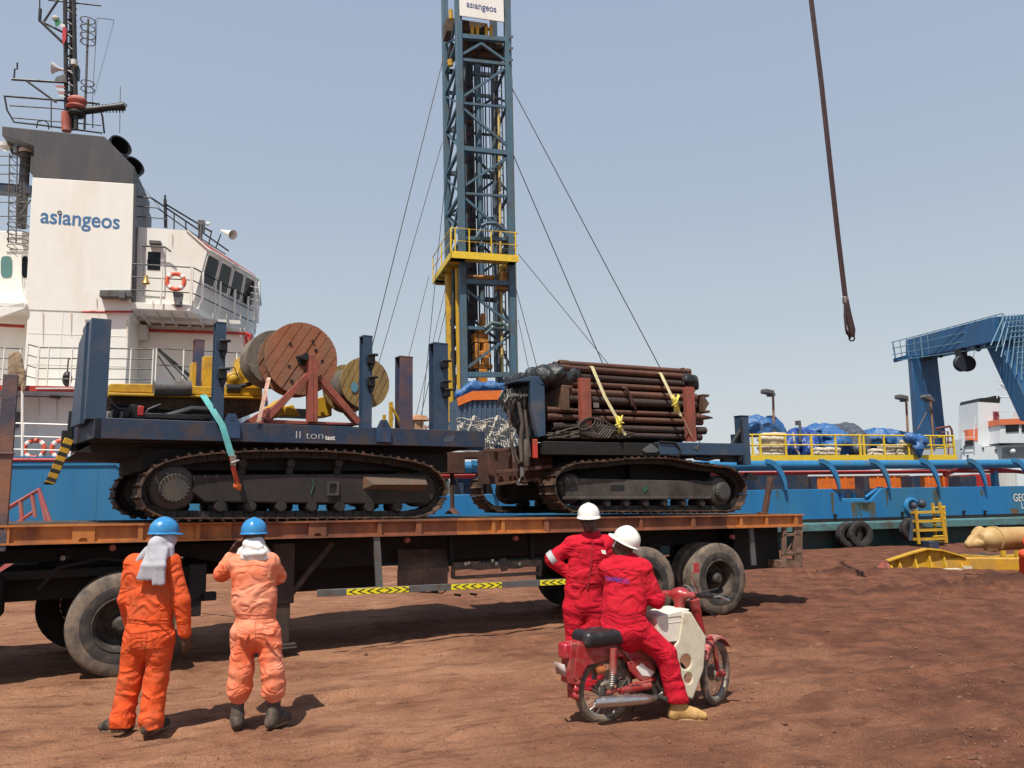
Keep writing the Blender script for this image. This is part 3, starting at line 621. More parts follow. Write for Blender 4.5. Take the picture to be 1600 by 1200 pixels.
for k in range(4):
    s0, s1 = .02+k*.248, .02+k*.248+.21; fr_ = MB(); P = [onface(a, b_, .012) for a, b_ in ((s0, .46), (s1, .46), (s1, .95), (s0, .95))]
    def rnd(P, ins):
        c = sum(P, Vector())/4; Q = []
        for i_ in range(4):
            p, pv, nx = P[i_], P[i_-1], P[(i_+1) % 4]; Q += [p+(pv-p)*ins, p+(pv+nx-2*p)*ins*.3, p+(nx-p)*ins]
        return Q
    nn = (P[1]-P[0]).cross(P[3]-P[0]).normalized()
    win = part('wheelhouse_window', MB().prism(rnd(P, .12), nn*.012), glass, ship, smooth=0)
    fr_.tube(rnd([q+nn*.012 for q in P], .12), .022, 6, closed=True); part('window_frame', fr_, white, win)
# sunken face on the lower part of the chamfer + door, window, bell
m = MB(); D = [S.p(x, y, 1.985) for x, y in ((226, 384), (258, 386), (257, 464), (225, 462))]; m.prism(D, (0, .01, 0)); part('bridge_door', m, white, ship)
m = MB(); m.tube([D[0], D[1], D[2], D[3]], .02, 6, closed=True); part('door_frame', m, whiteg, ship)
m = pxprism(MB(), S, ((231, 393), (251, 394), (250, 422), (230, 421)), 1.97, 1.985); part('door_window', m, glass, ship)
m = MB(); m.tube([S.p(222, 384, 1.8), S.p(258, 386, 1.8), S.p(267, 393, 1.8)], .03); m.box(S.p(233, 375, 1.8), tuple(np.array(S.p(251, 381, 1.8))+(0, .2, 0))); part('door_hood', m, greyst, ship)
m = MB(); c = S.p(228, 438, 1.5); m.lathe([(.0, .16), (.05, .15), (.07, .02), (.12, -.1)], c, (0, 0, 1), 14); m.cyl((c[0], 1.5, c[2]-.14), (c[0], 1.5, c[2]-.22), .02); solo('ship_bell', m, brass, S, c, 'small brass bell hanging at the bridge wing rail beside the door', 'bell')
# lifebuoy
def lifebuoy(px_, py_, v, R_, label, grp=None):
    c = S.p(px_, py_, v); t_ = thing('lifebuoy', label, 'lifebuoy', S, c, grp)
    m = MB(); m.lathe([(R_+.065*cos(k*pi/5), .065*sin(k*pi/5)) for k in range(10)], c, (0, 1, 0), 28, True); part('ring', m, lifeb, t_)
    for a in (.25*pi, .75*pi, 1.25*pi, 1.75*pi):
        m = MB(); d = Vector((cos(a), 0, sin(a))); tt = Vector((-sin(a), 0, cos(a))); cc = Vector(c)+d*R_
        m.lathe([(.069, -.05), (.069, .05)], tuple(cc), tt, 12); part('band', m, white, t_)
    return t_
lifebuoy(274.5, 440, 1.42, .24, 'orange and white lifebuoy hung on the bridge wing rail')
lifebuoy(54, 702, 1.0, .24, 'faded orange lifebuoy on the lower deck rail, nearest the trailer post', )
lifebuoy(96, 702, 1.0, .24, 'faded orange lifebuoy on the lower deck rail half behind the striped bar')
m = pxprism(MB(), S, ((270, 457), (286, 458), (284, 472), (272, 471)), 1.45, 1.6); c = S.p(279, 472, 1.5); m.lathe([(.03, .06), (.10, .02), (.12, -.1), (.06, -.14)], c, (0, 0, 1), 14); part('deck_lamp', m, greyst, ship)
# railings
def rail(parent, name, tops, dz, posts, mat_, rp_=.022, nmid=2, postm=None, zdir=None):
    m = MB(); m.tube(tops, rp_, 6)
    for k in range(1, nmid+1): m.tube([(p[0], p[1], p[2]-dz*k/(nmid+1)) for p in tops], rp_*.8, 6)
    part(name, m, mat_, parent); m = MB(); tot = 0; T_ = [Vector(p) for p in tops]
    for a in posts:
        j = min(int(a), len(T_)-2); p = T_[j].lerp(T_[j+1], a-j); m.tube([p, (p.x, p.y, p.z-dz)], rp_*1.1, 6)
    part(name+'_posts', m, postm or mat_, parent)
zw = S.p(250, 415, 1.5)[2]
e2 = ch(ub1, 1.5, 4.2)
rail(ship, 'wing_rail', [(ub0, 1.5, zw), (ub1+.05, 1.5, zw), (e2[0]+.08, e2[1], zw-.02)], zw-zs1+.05, (0, .5, .97, 1.0, 1.33, 1.62, 1.85, 2), black, .022, 2, white)
m = MB()
for s_ in (.12, .38, .62, .85):
    p = Vector((ub1, 1.5, 0)).lerp(Vector((e2[0], e2[1], 0)), s_); m.tube([(p.x+.1, p.y, zw), (p.x+.1, p.y, zs1+.25), (p.x-.02, p.y, zs1-.05)], .035, 6)
part('rail_stanchion', m, white, ship)
# shaded plate below the windows
q = [onface(a, b_, .006) for a, b_ in ((0, 0), (1, 0), (1, .46), (0, .46))]
z2 = S.p(100, 541, .7)[2]
rail(ship, 'mid_deck_rail', [S.p(44, 538, .7), S.p(62, 543, .7), (S.p(240, 544, .7)[0], .7, z2)], z2-zd2, (0, .9, 1.0, 1.08, 1.28, 1.5, 1.8, 2), black, .02, 3, white)
rail(ship, 'mid_deck_rail', [S.p(-40, 541, .7), S.p(36, 545, .7)], z2-zd2, (.5, .62, .95), black, .02, 3, white)
rail(ship, 'aft_house_rail', [S.p(245, 544, 1.5), S.p(384, 552, 1.5)], 1.0, (0, .3, .9), black, .02, 1, white)
m = MB(); m.beam(S.p(246, 545, 1.7), S.p(302, 592, 1.7), .08, .09); m.tube([S.p(247, 556, 1.4), S.p(274, 594, 1.4)], .02); m.tube([S.p(250, 550, 1.4), S.p(293, 594, 1.4)], .02); part('ladder_rail', m, black, ship)
rail(ship, 'lower_deck_rail', [S.p(-20, 660, .5), S.p(115, 664, .5)], 1.05, (.1, .42, .98), white, .022, 2)
m = MB()
for x in (10, 35): m.tube([S.p(x, 605, .5), S.p(x, 716, .5)], .035)
part('deck_pillar', m, white, ship)
m = pxprism(MB(), S, ((78, 616), (90, 617), (92, 622), (76, 621)), 1.6, 1.8); m.box(S.p(0, 640, 1.5), S.p(14, 700, 1.78)); m.box(S.p(18, 643, 1.6), S.p(30, 668, 1.78)); part('deckhouse_fitting', m, greyst, ship, .01)
m = MB(); c = S.p(106, 590, 1.0)
m.tube([S.p(118, 560, .9), S.p(107, 561, .9), S.p(105, 585, .9)], .02); m.sphere(S.p(105, 592, .9), .13, 12, (1, 1, 1.7)); part('hanging_fender', m, black, ship)
# bundle of pale rope at the fore rail
c_ = np.array(S.w(S.p(25, 585, .5))); s_ = SDF(c_-(1, 1, 1.4), c_+(1, 1, 1.4), .035)
for k in range(26):
    x0 = 25+rng.uniform(-10, 8); y0 = 556+rng.uniform(-6, 8); x1 = x0+rng.uniform(-5, 8); p = S.w(S.p(x0, y0, .5)); q = S.w(S.p(x1, 600+rng.uniform(-15, 25), .5)); s_.cap(p, q, .035, k=.01)
s_.wrinkle(.02, 9)
sdfpart('rope_bundle', s_, M('pale_hemp_rope', (.42, .31, .20), .9, 0, (.2, .14, .09), .45, 12, .4, .4, 40), ('bundle of pale hemp rope hung on the ship rail at the far left', 'rope', None, S.p(25, 600, .5)), fr=S)
# upper rails on the wheelhouse roof
m = MB(); zrr = zro
tp = [(ub0+.1, 2.1, zro+.98), (S.p(236, 309, 2.1)[0], 2.1, zro+.98), (uT+.35, 3.4, zro+.9), (uT+.9, 4.4, zro+.6)]
tp = [S.p(211, 307, 2.0), S.p(236, 309, 2.0), S.p(300, 352, 3.0), S.p(357, 392, 4.2)]
m.tube(tp, .028); m.tube([S.p(211, 322, 2.0), S.p(246, 325, 2.0), S.p(300, 364, 3.0), S.p(352, 397, 4.2)], .02); m.tube([S.p(211, 338, 2.0), S.p(262, 342, 2.0)], .018)
m.tube([S.p(257, 318, 2.2), S.p(330, 362, 3.5)], .028)
for (x0, y0, x1, y1) in ((272, 334, 272, 358), (290, 346, 291, 366), (331, 360, 326, 382), (345, 366, 337, 388), (312, 350, 310, 374)): m.tube([S.p(x0, y0, 2.4), S.p(x1, y1, 2.4)], .02)
m.beam(S.p(258, 312, 2.3), S.p(259, 356, 2.3), .09, .09); m.cyl(S.p(258, 305, 2.3), S.p(258, 316, 2.3), .03); m.tube([S.p(213, 280, 2.0), S.p(262, 340, 2.6)], .006); part('roof_rail', m, black, ship)
m = MB(); c = Vector(S.p(345, 360, 3.4)); d_ = Vector(S.p(364, 367, 3.0))-c; m.lathe([(.03, 0), (.05, .12), (.12, d_.length*.8), (.17, d_.length)], tuple(c), d_, 18); m.sphere(S.p(325, 350, 3.2), .07); part('horn_speaker', m, white, ship)
m = MB(); m.box(S.p(309, 343, 3.0), tuple(np.array(S.p(319, 359, 3.0))+(0, .3, 0))); m.cyl(S.p(314, 350, 3.0), S.p(313, 376, 3.0), .06); part('searchlight_box', m, greyst, ship, .01)
m = MB(); 
for x in (399, 405): m.tube([S.p(x, 440, 5.0), S.p(x-6+3, 505, 5.0)], .05)
for k in range(7): m.tube([S.p(391, 447+k*10, 4.7), S.p(402, 450+k*10, 4.7)], .02)
part('wing_ladder', m, white, ship)
# ---- foremast
mast = thing('ship_mast', 'dark lattice mast with radar, horns and yards above the grey funnel top', 'mast', S, S.p(108, 205, 2.6))
def mp(x, y, dv=0): return S.p(x, y, 2.6+dv)
m = MB()
for (x0, x1, dv) in ((104, 101, 0), (113, 110, .35), (119, 114, -.1)): m.tube([mp(x0, 203, dv), mp(x1, -60, dv)], .065, 8)
for k in range(13):
    y = 185-k*19; m.tube([mp(103, y, 0), mp(119, y-9, -.1)], .03, 6); m.tube([mp(119, y-9, -.1), mp(103, y-19, 0)], .03, 6); m.tube([mp(103, y, 0), mp(112, y-4, .35), mp(119, y, -.1)], .025, 6)
m.box(mp(107, 100), tuple(np.array(mp(121, 120))+(0, .3, 0))); part('mast_column', m, black, mast)
m = MB(); m.tube([mp(104, 205), mp(103, 176)], .14, 12); part('mast_foot', m, redtop, mast)
m = MB(); m.tube([mp(18, 124), mp(104, 129)], .04); m.tube([mp(41, 126), mp(88, 160)], .035); m.tube([mp(62, 32), mp(107, 75)], .045); m.tube([mp(69, 33), mp(91, 0), mp(97, -14)], .035); m.tube([mp(66, 34), mp(107, 55)], .035); m.tube([mp(62, 32), mp(63, 14)], .05); m.tube([mp(62, 14), mp(62, -6)], .02)
m.tube([mp(22, 122), mp(23, 108), mp(27, 108), mp(27, 98)], .025); m.tube([mp(75, 0), mp(158, 9)], .025); m.tube([mp(90, -10), mp(156, -4)], .03); part('yard', m, black, mast)
m = MB()
for y, a in ((32, 1), (44, 1), (56, 1), (66, 1), (130, .9), (140, .9)):
    c = mp(137, y); m.tube([(c[0]+.22*a*cos(t_/8*pi*2), c[1]+.22*sin(t_/8*pi*2), c[2]) for t_ in range(8)], .016, 5, closed=True)
for x in (128, 149): m.tube([mp(x, 30), mp(x, 66)], .012, 5)
m.tube([mp(138, 30), mp(132, 202)], .035); m.tube([mp(152, 28), mp(178, 31), mp(177, 38)], .012, 5); m.tube([mp(152, 28), mp(144, 160)], .008, 4); m.tube([mp(177, 38), mp(147, 150)], .006, 4)
m.tube([mp(188, 135, 2), mp(187, 208, 2)], .012, 5); part('mast_ladder_cage', m, greyst, mast)
m = MB()
for (c, r, sc) in ((mp(121, 158), .26, (1.1, 1, .62)), (mp(120, 168), .30, (1.05, 1, .30))): m.sphere(c, r, 16, sc)
part('red_light_housing', m, redtop, mast)
m = MB(); m.sphere(mp(120, 178), .27, 16, (1, 1, .5)); m.tube([mp(128, 173), mp(150, 171), mp(170, 168), mp(195, 166)], [.13, .12, .10, .14], 12)
for k in range(9): m.tube([mp(150+k*5, 163), mp(152+k*5, 176)], .02, 5)
m.tube([mp(193, 161), mp(198, 164), mp(194, 172)], .02, 5); part('radar_scanner', m, blkpl, mast)
m = MB(); c = Vector(mp(113, 112)); d_ = Vector(mp(82, 106))-c; m.lathe([(.03, 0), (.04, .3), (.08, d_.length*.75), (.19, d_.length)], tuple(c), d_, 16); m.lathe([(.09, -.08), (.10, .08), (0, .1)], mp(116, 98, -.3), (0, 0, 1), 12); m.sphere(mp(87, 29, -.1), .11, 12, (1, 1, .8)); part('mast_horn', m, whiteg, mast)
m = MB()
def flag(pts, mt):
    mm = MB(); P = [mp(x, y, -.15) for x, y in pts]; mm.prism(P, (0, .015, 0)); part('flag', mm, mt, mast)
flag(((84, 30), (93, 30), (96, 36), (87, 42)), M('flag_green', (.03, .22, .10), .8, var=.1)); flag(((93, 36), (101, 38), (102, 42), (95, 43)), whiteg); flag(((98, 42), (104, 44), (103, 62), (98, 71), (97, 56)), M('flag_red', (.5, .04, .05), .8, var=.1))
for k in range(4): flag(((85+k*2, 133+k*5), (100, 134+k*5), (102, 137+k*5), (88+k*2, 136+k*5)), redtop if k % 2 == 0 else whiteg)
flag(((88, 120), (102, 115), (104, 128), (84, 128)), greyst)
m = MB(); 
for dv in (0, 1.9):
    m.tube([mp(7, 150, dv), mp(86, 156, dv), mp(154, 162, dv), mp(160, 182, dv), mp(163, 208, dv)], .032, 6); m.tube([mp(7, 150, dv), mp(11, 172, dv), mp(22, 191, dv), mp(60, 195, dv), mp(160, 208, dv)], .028, 6)
    m.tube([mp(15, 165, dv), mp(80, 169, dv), mp(155, 176, dv)], .02, 6); m.tube([mp(20, 184, dv), mp(158, 196, dv)], .018, 6)
    for x in (80, 119, 145): m.tube([mp(x, 158 if x < 100 else 160, dv), mp(x, 200, dv)], .018, 6)
    m.tube([mp(57, 200, dv), mp(59, 190, dv), mp(68, 188, dv), mp(75, 192, dv), mp(76, 202, dv)], .02, 5)
m.tube([mp(7, 150, 0), mp(7, 150, 1.9)], .03); m.tube([mp(154, 162, 0), mp(154, 162, 1.9)], .03); part('mast_platform_rail', m, black, mast)
m = MB(); m.lathe([(.2, 0), (.22, .1), (.16, .22), (0, .28)], S.p(42, 240, 2.2), (0, 0, 1), 16); m.lathe([(.2, 0), (.2, -.12), (.05, -.2)], S.p(8, 225, 2.2), (0, 0, 1), 16); solo('satellite_dome', m, whiteg, S, S.p(42, 240, 2.2), 'white satellite dome on the post left of the grey funnel', 'antenna dome')
# post and lattice at left of funnel
pst = thing('signal_post', 'tall grey post with caged ladder standing left of the white funnel', 'post', S, S.p(36, 360, 2.0))
m = MB(); m.tube([S.p(40, 240, 2.2), S.p(33, 356, 2.2)], .14, 14); m.tube([S.p(30, 240, 2.2), S.p(26, 215, 2.2)], .05); m.tube([S.p(10, 214, 2.2), S.p(20, 240, 2.2), S.p(52, 242, 2.2)], .05); part('post_column', m, greyst, pst)
m = MB(); m.box(S.p(-20, 284, 2.1), tuple(np.array(S.p(48, 302, 2.1))+(0, .4, 0))); part('cross_beam', m, blue_dk, pst)
m = MB()
for k in range(13): y = 245+k*12; m.tube([S.p(15, y, 1.9), S.p(27, y+3, 1.9)], .014, 5); m.tube([S.p(15, y, 1.9), S.p(27, y+12, 1.9)], .010, 5)
for x in (15, 27): m.tube([S.p(x, 240, 1.9), S.p(x-2, 380, 1.9)], .018, 6)
for y in (256, 270, 284, 328, 350): m.tube([S.p(-10, y-18+6, 2.0), S.p(46, y-12, 2.0)], .018, 5)
for y in (352, 364, 376, 386):
    c = S.p(28, y, 1.9); m.tube([(c[0]+.28*cos(t_/10*2*pi), c[1]+.28*sin(t_/10*2*pi), c[2]) for t_ in range(10)], .014, 5, closed=True)
m.tube([S.p(48, 312, 2.0), S.p(32, 335, 2.0)], .03); part('ladder_cage', m, greyst, pst)
# ================================================================ DERRICK
DV, DR = 4.5, 6.9
der = thing('drilling_derrick', 'tall blue lattice drilling tower with yellow work platform behind the trailer', 'derrick', S, S.p(760, 600, DV))
def leg(x0, y0, x1, y1, v, w_, name='leg', mt=tower_b):
    m = MB(); m.beam(S.p(x0, y0, v), S.p(x1, y1, v), w_, w_); return part(name, m, mt, der, .012)
# corner posts: (x at y) lines
def LX(y): return 725+(y-590)*(.0160)            # front left
def RX(y): return 802+(y-590)*(.0170)
def LR(y): return 703+(y-590)*(.0140)            # rear left
def RR(y): return 780+(y-590)*(.0165)
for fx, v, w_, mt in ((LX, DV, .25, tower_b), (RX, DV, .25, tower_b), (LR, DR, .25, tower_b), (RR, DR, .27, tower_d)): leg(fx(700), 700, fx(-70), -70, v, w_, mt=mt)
def FB(xa, ya, xb, yb, w_=.12, v=DV, mt=tower_b, name='brace'):
    m = MB(); m.beam(S.p(xa, ya, v), S.p(xb, yb, v), w_, w_); part(name, m, mt, der)
front = []
for yl, yr, w_ in ((57, 63, .18), (93, 101, .12), (161, 168, .09), (232, 240, .18), (302, 307, .09), (372, 374, .12), (440, 443, .17), (512, 515, .12), (585, 586, .18), (690, 690, .16)):
    FB(LX(yl), yl, RX(yr), yr, w_)
for xa, ya, xb, yb in ((0, 155, 1, 104), (0, 165, 1, 231), (0, 294, 1, 244), (0, 305, 1, 372), (0, 449, 1, 508), (0, 578, 1, 522), (0, 10, 1, -40)):
    FB(LX(ya), ya, RX(yb), yb, .09)
FB(LX(88), 88, 752, 68, .09); FB(752, 68, RX(98), 98, .09)
# rear face, same pattern lower because it stands further away
def rr(y): return 781+(y-781)*.925
for yl, w_ in ((60, .16), (96, .12), (161, .09), (232, .16), (302, .09), (374, .12), (440, .16), (512, .1), (585, .16)):
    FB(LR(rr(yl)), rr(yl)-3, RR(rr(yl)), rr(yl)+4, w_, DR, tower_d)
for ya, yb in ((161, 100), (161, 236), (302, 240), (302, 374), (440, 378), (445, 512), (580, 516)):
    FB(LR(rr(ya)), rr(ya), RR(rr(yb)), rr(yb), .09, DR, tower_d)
# left and right faces
def SB(fa, ya, fb, yb, w_=.10, mt=tower_b):
    m = MB(); m.beam(S.p(fa(ya), ya, DV), S.p(fb(yb), yb, DR), w_, w_); part('brace', m, mt, der)
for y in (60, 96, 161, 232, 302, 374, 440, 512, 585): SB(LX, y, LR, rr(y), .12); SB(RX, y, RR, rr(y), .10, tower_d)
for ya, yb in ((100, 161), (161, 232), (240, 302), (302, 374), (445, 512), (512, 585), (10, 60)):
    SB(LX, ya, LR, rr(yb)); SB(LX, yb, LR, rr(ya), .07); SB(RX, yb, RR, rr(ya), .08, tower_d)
# vertical lines, mast rails and cables inside
for x, v, w_, mt, y0, y1 in ((736, 5.6, .16, tower_d, 100, 590), (743, 5.4, .05, black, 90, 500), (749, 5.6, .035, black, 90, 560), (753, 5.2, .11, tower_b, 100, 470), (757, 5.3, .03, black, 60, 560), (761, 5.4, .025, black, 100, 590), (730, 5.2, .03, black, 90, 590), (765, 5.5, .03, wire, 100, 590), (776, 5.8, .045, tower_b, 100, 590), (734, 5.0, .02, wire, 95, 400), (746, 5.0, .02, wire, 95, 585), (771, 5.0, .02, wire, 95, 585)):
    m = MB(); dx = (y1-y0)*.016; m.tube([S.p(x-dx*.5-4, y0, v), S.p(x+dx*.5-2, y1, v)], w_, 8); part('guide_pipe', m, mt, der)
m = MB()
for x0 in (774, 786): m.tube([S.p(x0-3, 100, 5.1), S.p(x0+6, 590, 5.1)], .03, 6)
for k in range(44): y = 108+k*11; m.tube([S.p(771+k*.2, y, 5.1), S.p(783+k*.2, y+1, 5.1)], .016, 4)
part('tower_ladder', m, greyst, der)
m = MB(); m.tube([S.p(779, 165, 5.0), S.p(785, 590, 5.0)], .055, 8); m.tube([S.p(799, 120, 4.6), S.p(808, 590, 4.6)], .045, 8); part('yellow_riser', m, M('pale_yellow_paint', (.62, .48, .16), .55, 0, (.35, .22, .08), .42, 3, .25), der)
m = MB(); m.tube([S.p(701, 420, 6.0), S.p(706, 660, 6.0)], .16, 12); m.tube([S.p(715, 420, 4.9), S.p(719, 640, 4.9)], .11, 12); part('yellow_column', m, yel, der)
m = MB()
for k in range(9): y = 428+k*17; m.box(S.p(707+rng.uniform(-2, 2), y, 5.2), tuple(np.array(S.p(713+rng.uniform(-1, 3), y+11, 5.2))+(0, .3, 0)))
m.tube([S.p(709, 420, 5.0), S.p(707, 520, 5.0), S.p(712, 650, 5.0)], .07); part('hose_bundle', m, black, der, .01)
m = MB()
for k in range(24): y = 130+k*19; x = 728+k*.35; m.box(S.p(x, y, 5.3), tuple(np.array(S.p(x+rng.uniform(3, 8), y+rng.uniform(4, 9), 5.3))+(0, .3, 0)))
part('cable_clamp', m, rusty, der)
# work platform round the tower
pf = [S.p(x, y, v) for x, y, v in ((705, 397, 3.9), (809, 404, 3.9))]; zpf = (pf[0][2]+pf[1][2])/2
ua, ub = pf[0][0], pf[1][0]; va, vb = 3.9, 7.6
m = MB(); 
for (a, b_, c, d) in ((ua, ub, va, va+.55), (ua, ua+.6, va, vb), (ub-.3, ub, va, vb), (ua, ub, vb-.5, vb)): m.box((a, c, zpf-.10), (b_, d, zpf+.06))
for k in range(5): m.box((ua+.05, va+.5+k*.75, zpf-.2), (ua+.55, va+.58+k*.75, zpf-.10))
part('work_platform', m, yel, der, .01)
m = MB(); m.box((ua-.03, va-.03, zpf-.14), (ub+.03, va+.02, zpf+.12)); m.box((ua-.03, va-.03, zpf-.14), (ua+.02, vb, zpf+.10)); part('platform_kick_plate', m, yel2, der)
tp = [(ua, vb, zpf+1.0), (ua, va, zpf+1.0), (ub, va, zpf+1.0), (ub, vb, zpf+1.0)]
rail(der, 'platform_rail', tp, .95, (0, .5, .98, 1.0, 1.06, 1.27, 1.6, 1.97, 2.5, 3), yel2, .022, 1)
m = MB(); m.tube([S.p(752, 353, 4.2), S.p(760, 349, 4.2), S.p(775, 349, 4.2), S.p(789, 360, 4.2)], .07, 8); m.tube([S.p(744, 372, 4.3), S.p(756, 352, 4.3)], .07, 8)
for k in range(5): m.tube([S.p(757+k*6, 352, 4.2), S.p(753+k*6, 362, 4.2)], .035, 6)
part('curved_guard', m, tower_b, der)
m = MB()
for k in range(16): x, y = rng.uniform(700, 795), rng.uniform(365, 392); m.box(S.p(x, y, 5), tuple(np.array(S.p(x+rng.uniform(3, 9), y+rng.uniform(3, 8), 5))+(0, .4, 0)))
m.box(S.p(790, 368, 4.4), tuple(np.array(S.p(802, 384, 4.4))+(0, .3, 0))); part('platform_gear', m, black, der, .01)
m = MB(); m.box(S.p(785, 424, 4.6), tuple(np.array(S.p(795, 444, 4.6))+(0, .4, 0))); m.box(S.p(778, 440, 4.6), tuple(np.array(S.p(797, 452, 4.6))+(0, .4, 0))); m.tube([S.p(730, 433, 5), S.p(772, 434, 5)], .10); part('yellow_tool', m, M('dull_orange', (.45, .2, .03), .6, 0, (.15, .08, .04), .45, 4, .3), der, .02)
# top drive, orange
m = MB(); odv = 5.0
for (x0, y0, x1, y1) in ((740, 520, 764, 536), (742, 536, 750, 572), (756, 536, 765, 575), (744, 548, 768, 556), (738, 568, 770, 576), (748, 576, 762, 600), (752, 494, 758, 520), (746, 512, 760, 520)):
    m.box(S.p(x0, y0, odv), tuple(np.array(S.p(x1, y1, odv))+(0, .5, 0)))
m.cyl(S.p(755, 490, 5.2), S.p(755, 600, 5.2), .10); part('top_drive', m, M('machine_orange', (.62, .23, .02), .5, 0, (.2, .09, .03), .42, 5, .3), der, .03)
m = MB(); m.tube([S.p(757, 513, 4.3), S.p(768, 505, 4.3), S.p(788, 507, 4.3), S.p(793, 513, 4.3)], .08); m.tube([S.p(758, 522, 4.3), S.p(770, 512, 4.3)], .06); part('guide_bracket', m, M('grey_green_paint', (.10, .17, .16), .6, 0, GRIME, .4, 4, .3), der)
# crown gear and sign
m = MB()
for (x0, y0, x1, y1, v) in ((720, 30, 762, 52, 5), (736, 64, 786, 92, 5.4), (722, 66, 745, 84, 5.6), (698, 26, 712, 50, 5.5), (704, 66, 716, 82, 5.8), (770, 70, 790, 86, 5.6)): m.box(S.p(x0, y0, v), tuple(np.array(S.p(x1, y1, v))+(0, .8, 0)))
for k in range(6): m.cyl(S.p(726+k*10, 66, 5.2), tuple(np.array(S.p(726+k*10, 66, 5.2))+(0, .5, 0)), .28)
part('crown_gear', m, M('crown_brown', (.07, .04, .028), .7, 0, (.12, .06, .03), .45, 5, .35), der, .02)
m = MB()
for x in (738, 746, 760, 767): m.cyl(S.p(x, 41, 4.7), S.p(x, 57, 4.7), .07)
m.cyl(S.p(704, 16, 5), S.p(705, 30, 5), .09); m.box(S.p(736, 40, 4.75), tuple(np.array(S.p(748, 44, 4.75))+(0, .1, 0))); m.box(S.p(759, 43, 4.75), tuple(np.array(S.p(769, 47, 4.75))+(0, .1, 0))); m.cyl(S.p(703, 94, 5.2), S.p(704, 103, 5.2), .11); part('crown_sheave', m, yel, der)
sg = part('name_board', pxprism(MB(), S, ((717, -34), (786, -26), (787.5, 34), (718.5, 24)), DV-.19, DV-.14), white, der)
q = S.p(752.5, 10.5, DV-.2); lettering('board_lettering', 'asıangeos', .40, M('logo_navy', (.04, .08, .22), .5, 0, None, var=.05), sg, ((q[0], DV-.192, q[2]), (1, 0, -.035), (0, 0, 1)), .004, .014, .80)
m = MB()
for y in (60, 78, 96): q = S.p(796, y, 4.4); m.beam(q, S.p(801, y-3, 4.1), .05, .07)
part('lamp_bracket', m, steel, der)
# guy wires
gw = (((691, 97), (584, 530)), ((691, 222), (588, 580)), ((670, 432), (628, 600)), ((694, 300), (655, 690)), ((696, 450), (650, 650)), ((700, 470), (660, 640)), ((799, 136), (1036, 583)), ((801, 240), (946, 578)), ((810, 397), (966, 588)), ((806, 450), (842, 585)), ((810, 500), (829, 590)))
for i, (a, b_) in enumerate(gw):
    d = (b_[0]-a[0], b_[1]-a[1]); t = (716-a[1])/d[1]; e = (a[0]+d[0]*t, 716); va_ = DV if a[0] > 750 else DR-1
    m = MB(); P0 = Vector(S.p(a[0], a[1], va_)); P1 = Vector(S.p(e[0], e[1], 2.0 if i % 2 == 0 else 6.0)); P1 = Vector(S.p(e[0], e[1], va_+(1.5 if i % 2 else -2)))
    m.tube([P0, P1], .019 if i in (0, 6, 7) else .013, 5); part('guy_wire', m, wire, der)
# container-like stack of netting and orange-topped crate at the foot
cr = thing('deck_crate', 'blue-grey corrugated crate with orange top band at the tower foot', 'crate', S, S.p(770, 700, 2.2))
a, c = S.p(716, 616, 2.4), S.p(792, 660, 2.4); zc0 = S.p(750, 700, 2.4)[2]
m = MB(); nC = 26
for k in range(nC): u0 = a[0]+(c[0]+.6-a[0])*k/nC; m.box((u0, 2.4+(.04 if k % 2 else 0), zc0), (u0+(c[0]+.6-a[0])/nC, 3.9, S.p(750, 622, 2.4)[2]))
part('crate_wall', m, M('crate_blue_grey', (.06, .10, .16), .6, 0, GRIME, .35, 4, .2), cr)
m = pxprism(MB(), S, ((714, 622), (738, 611), (782, 610), (800, 611), (800, 624), (738, 625), (716, 634)), 2.33, 2.40); part('orange_band', m, orange, cr)
s_ = SDF((-14.5+11-2, 0, 0), (1, 1, 1), .1) if False else None
c0 = np.array(S.w(S.p(752, 606, 3.0))); s_ = SDF(c0-(1.6, 1.4, .5), c0+(1.6, 1.4, .6), .05)
for x0, y0, x1, y1, r in ((718, 617, 740, 603, .16), (740, 604, 765, 605, .18), (765, 602, 795, 608, .15)): s_.cap(S.w(S.p(x0, y0, 3.0)), S.w(S.p(x1, y1, 3.0)), r, k=.08)
s_.wrinkle(.06, 4); sdfpart('tarp_roll', s_, tarpu, ('rumpled blue tarp lying on top of the orange-banded crate', 'tarp', None, S.p(755, 606, 3.0)), fr=S)
net = thing('cargo_net', 'heap of white cargo netting in front of the tower foot', 'net', S, S.p(760, 700, 2.0)); m = MB()
for k in range(34):
    x = 714+k*2.9; y0 = 655+6*sin(k*.5); pts = [S.p(x+2*sin(j*1.3+k), y0+j*7.5, 2.0+.12*sin(j*2+k)) for j in range(7 if k > 14 else 4)]; m.tube(pts, .018, 5)
for j in range(9):
    y = 656+j*5.6; m.tube([S.p(x, y+3*sin(x*.12+j)+(0 if x > 0 else 0), 2.0+.1*sin(x+j)) for x in range(714 if j < 5 else 755, 812, 5)], .016, 5)
part('netting', m, M('white_net', (.55, .50, .42), .85, 0, (.3, .24, .17), .42, 6, .2), net)
# ---- small ship-deck pieces seen between the posts of the left carrier
m = MB(); q = S.p(655, 660, 3.0); m.box(S.p(648, 655, 3), tuple(np.array(S.p(662, 672, 3))+(0, .6, 0))); m.lathe([(.42, 0), (.30, .16), (0, .22)], (q[0], 3.3, S.p(655, 656, 3)[2]), (0, 0, 1), 8)
for x in (690, 700, 670, 664): m.tube([S.p(x, 664, 3), S.p(x+2, 671, 3)], .03)
m.tube([S.p(662, 668, 3), S.p(690, 664, 3)], .03); solo('deck_vent', m, M('tan_vent', (.5, .3, .15), .7, 0, (.3, .12, .06), .5, 5, .3), S, S.p(655, 672, 3), 'small cream deck vent with brown cap between two blue posts', 'vent')

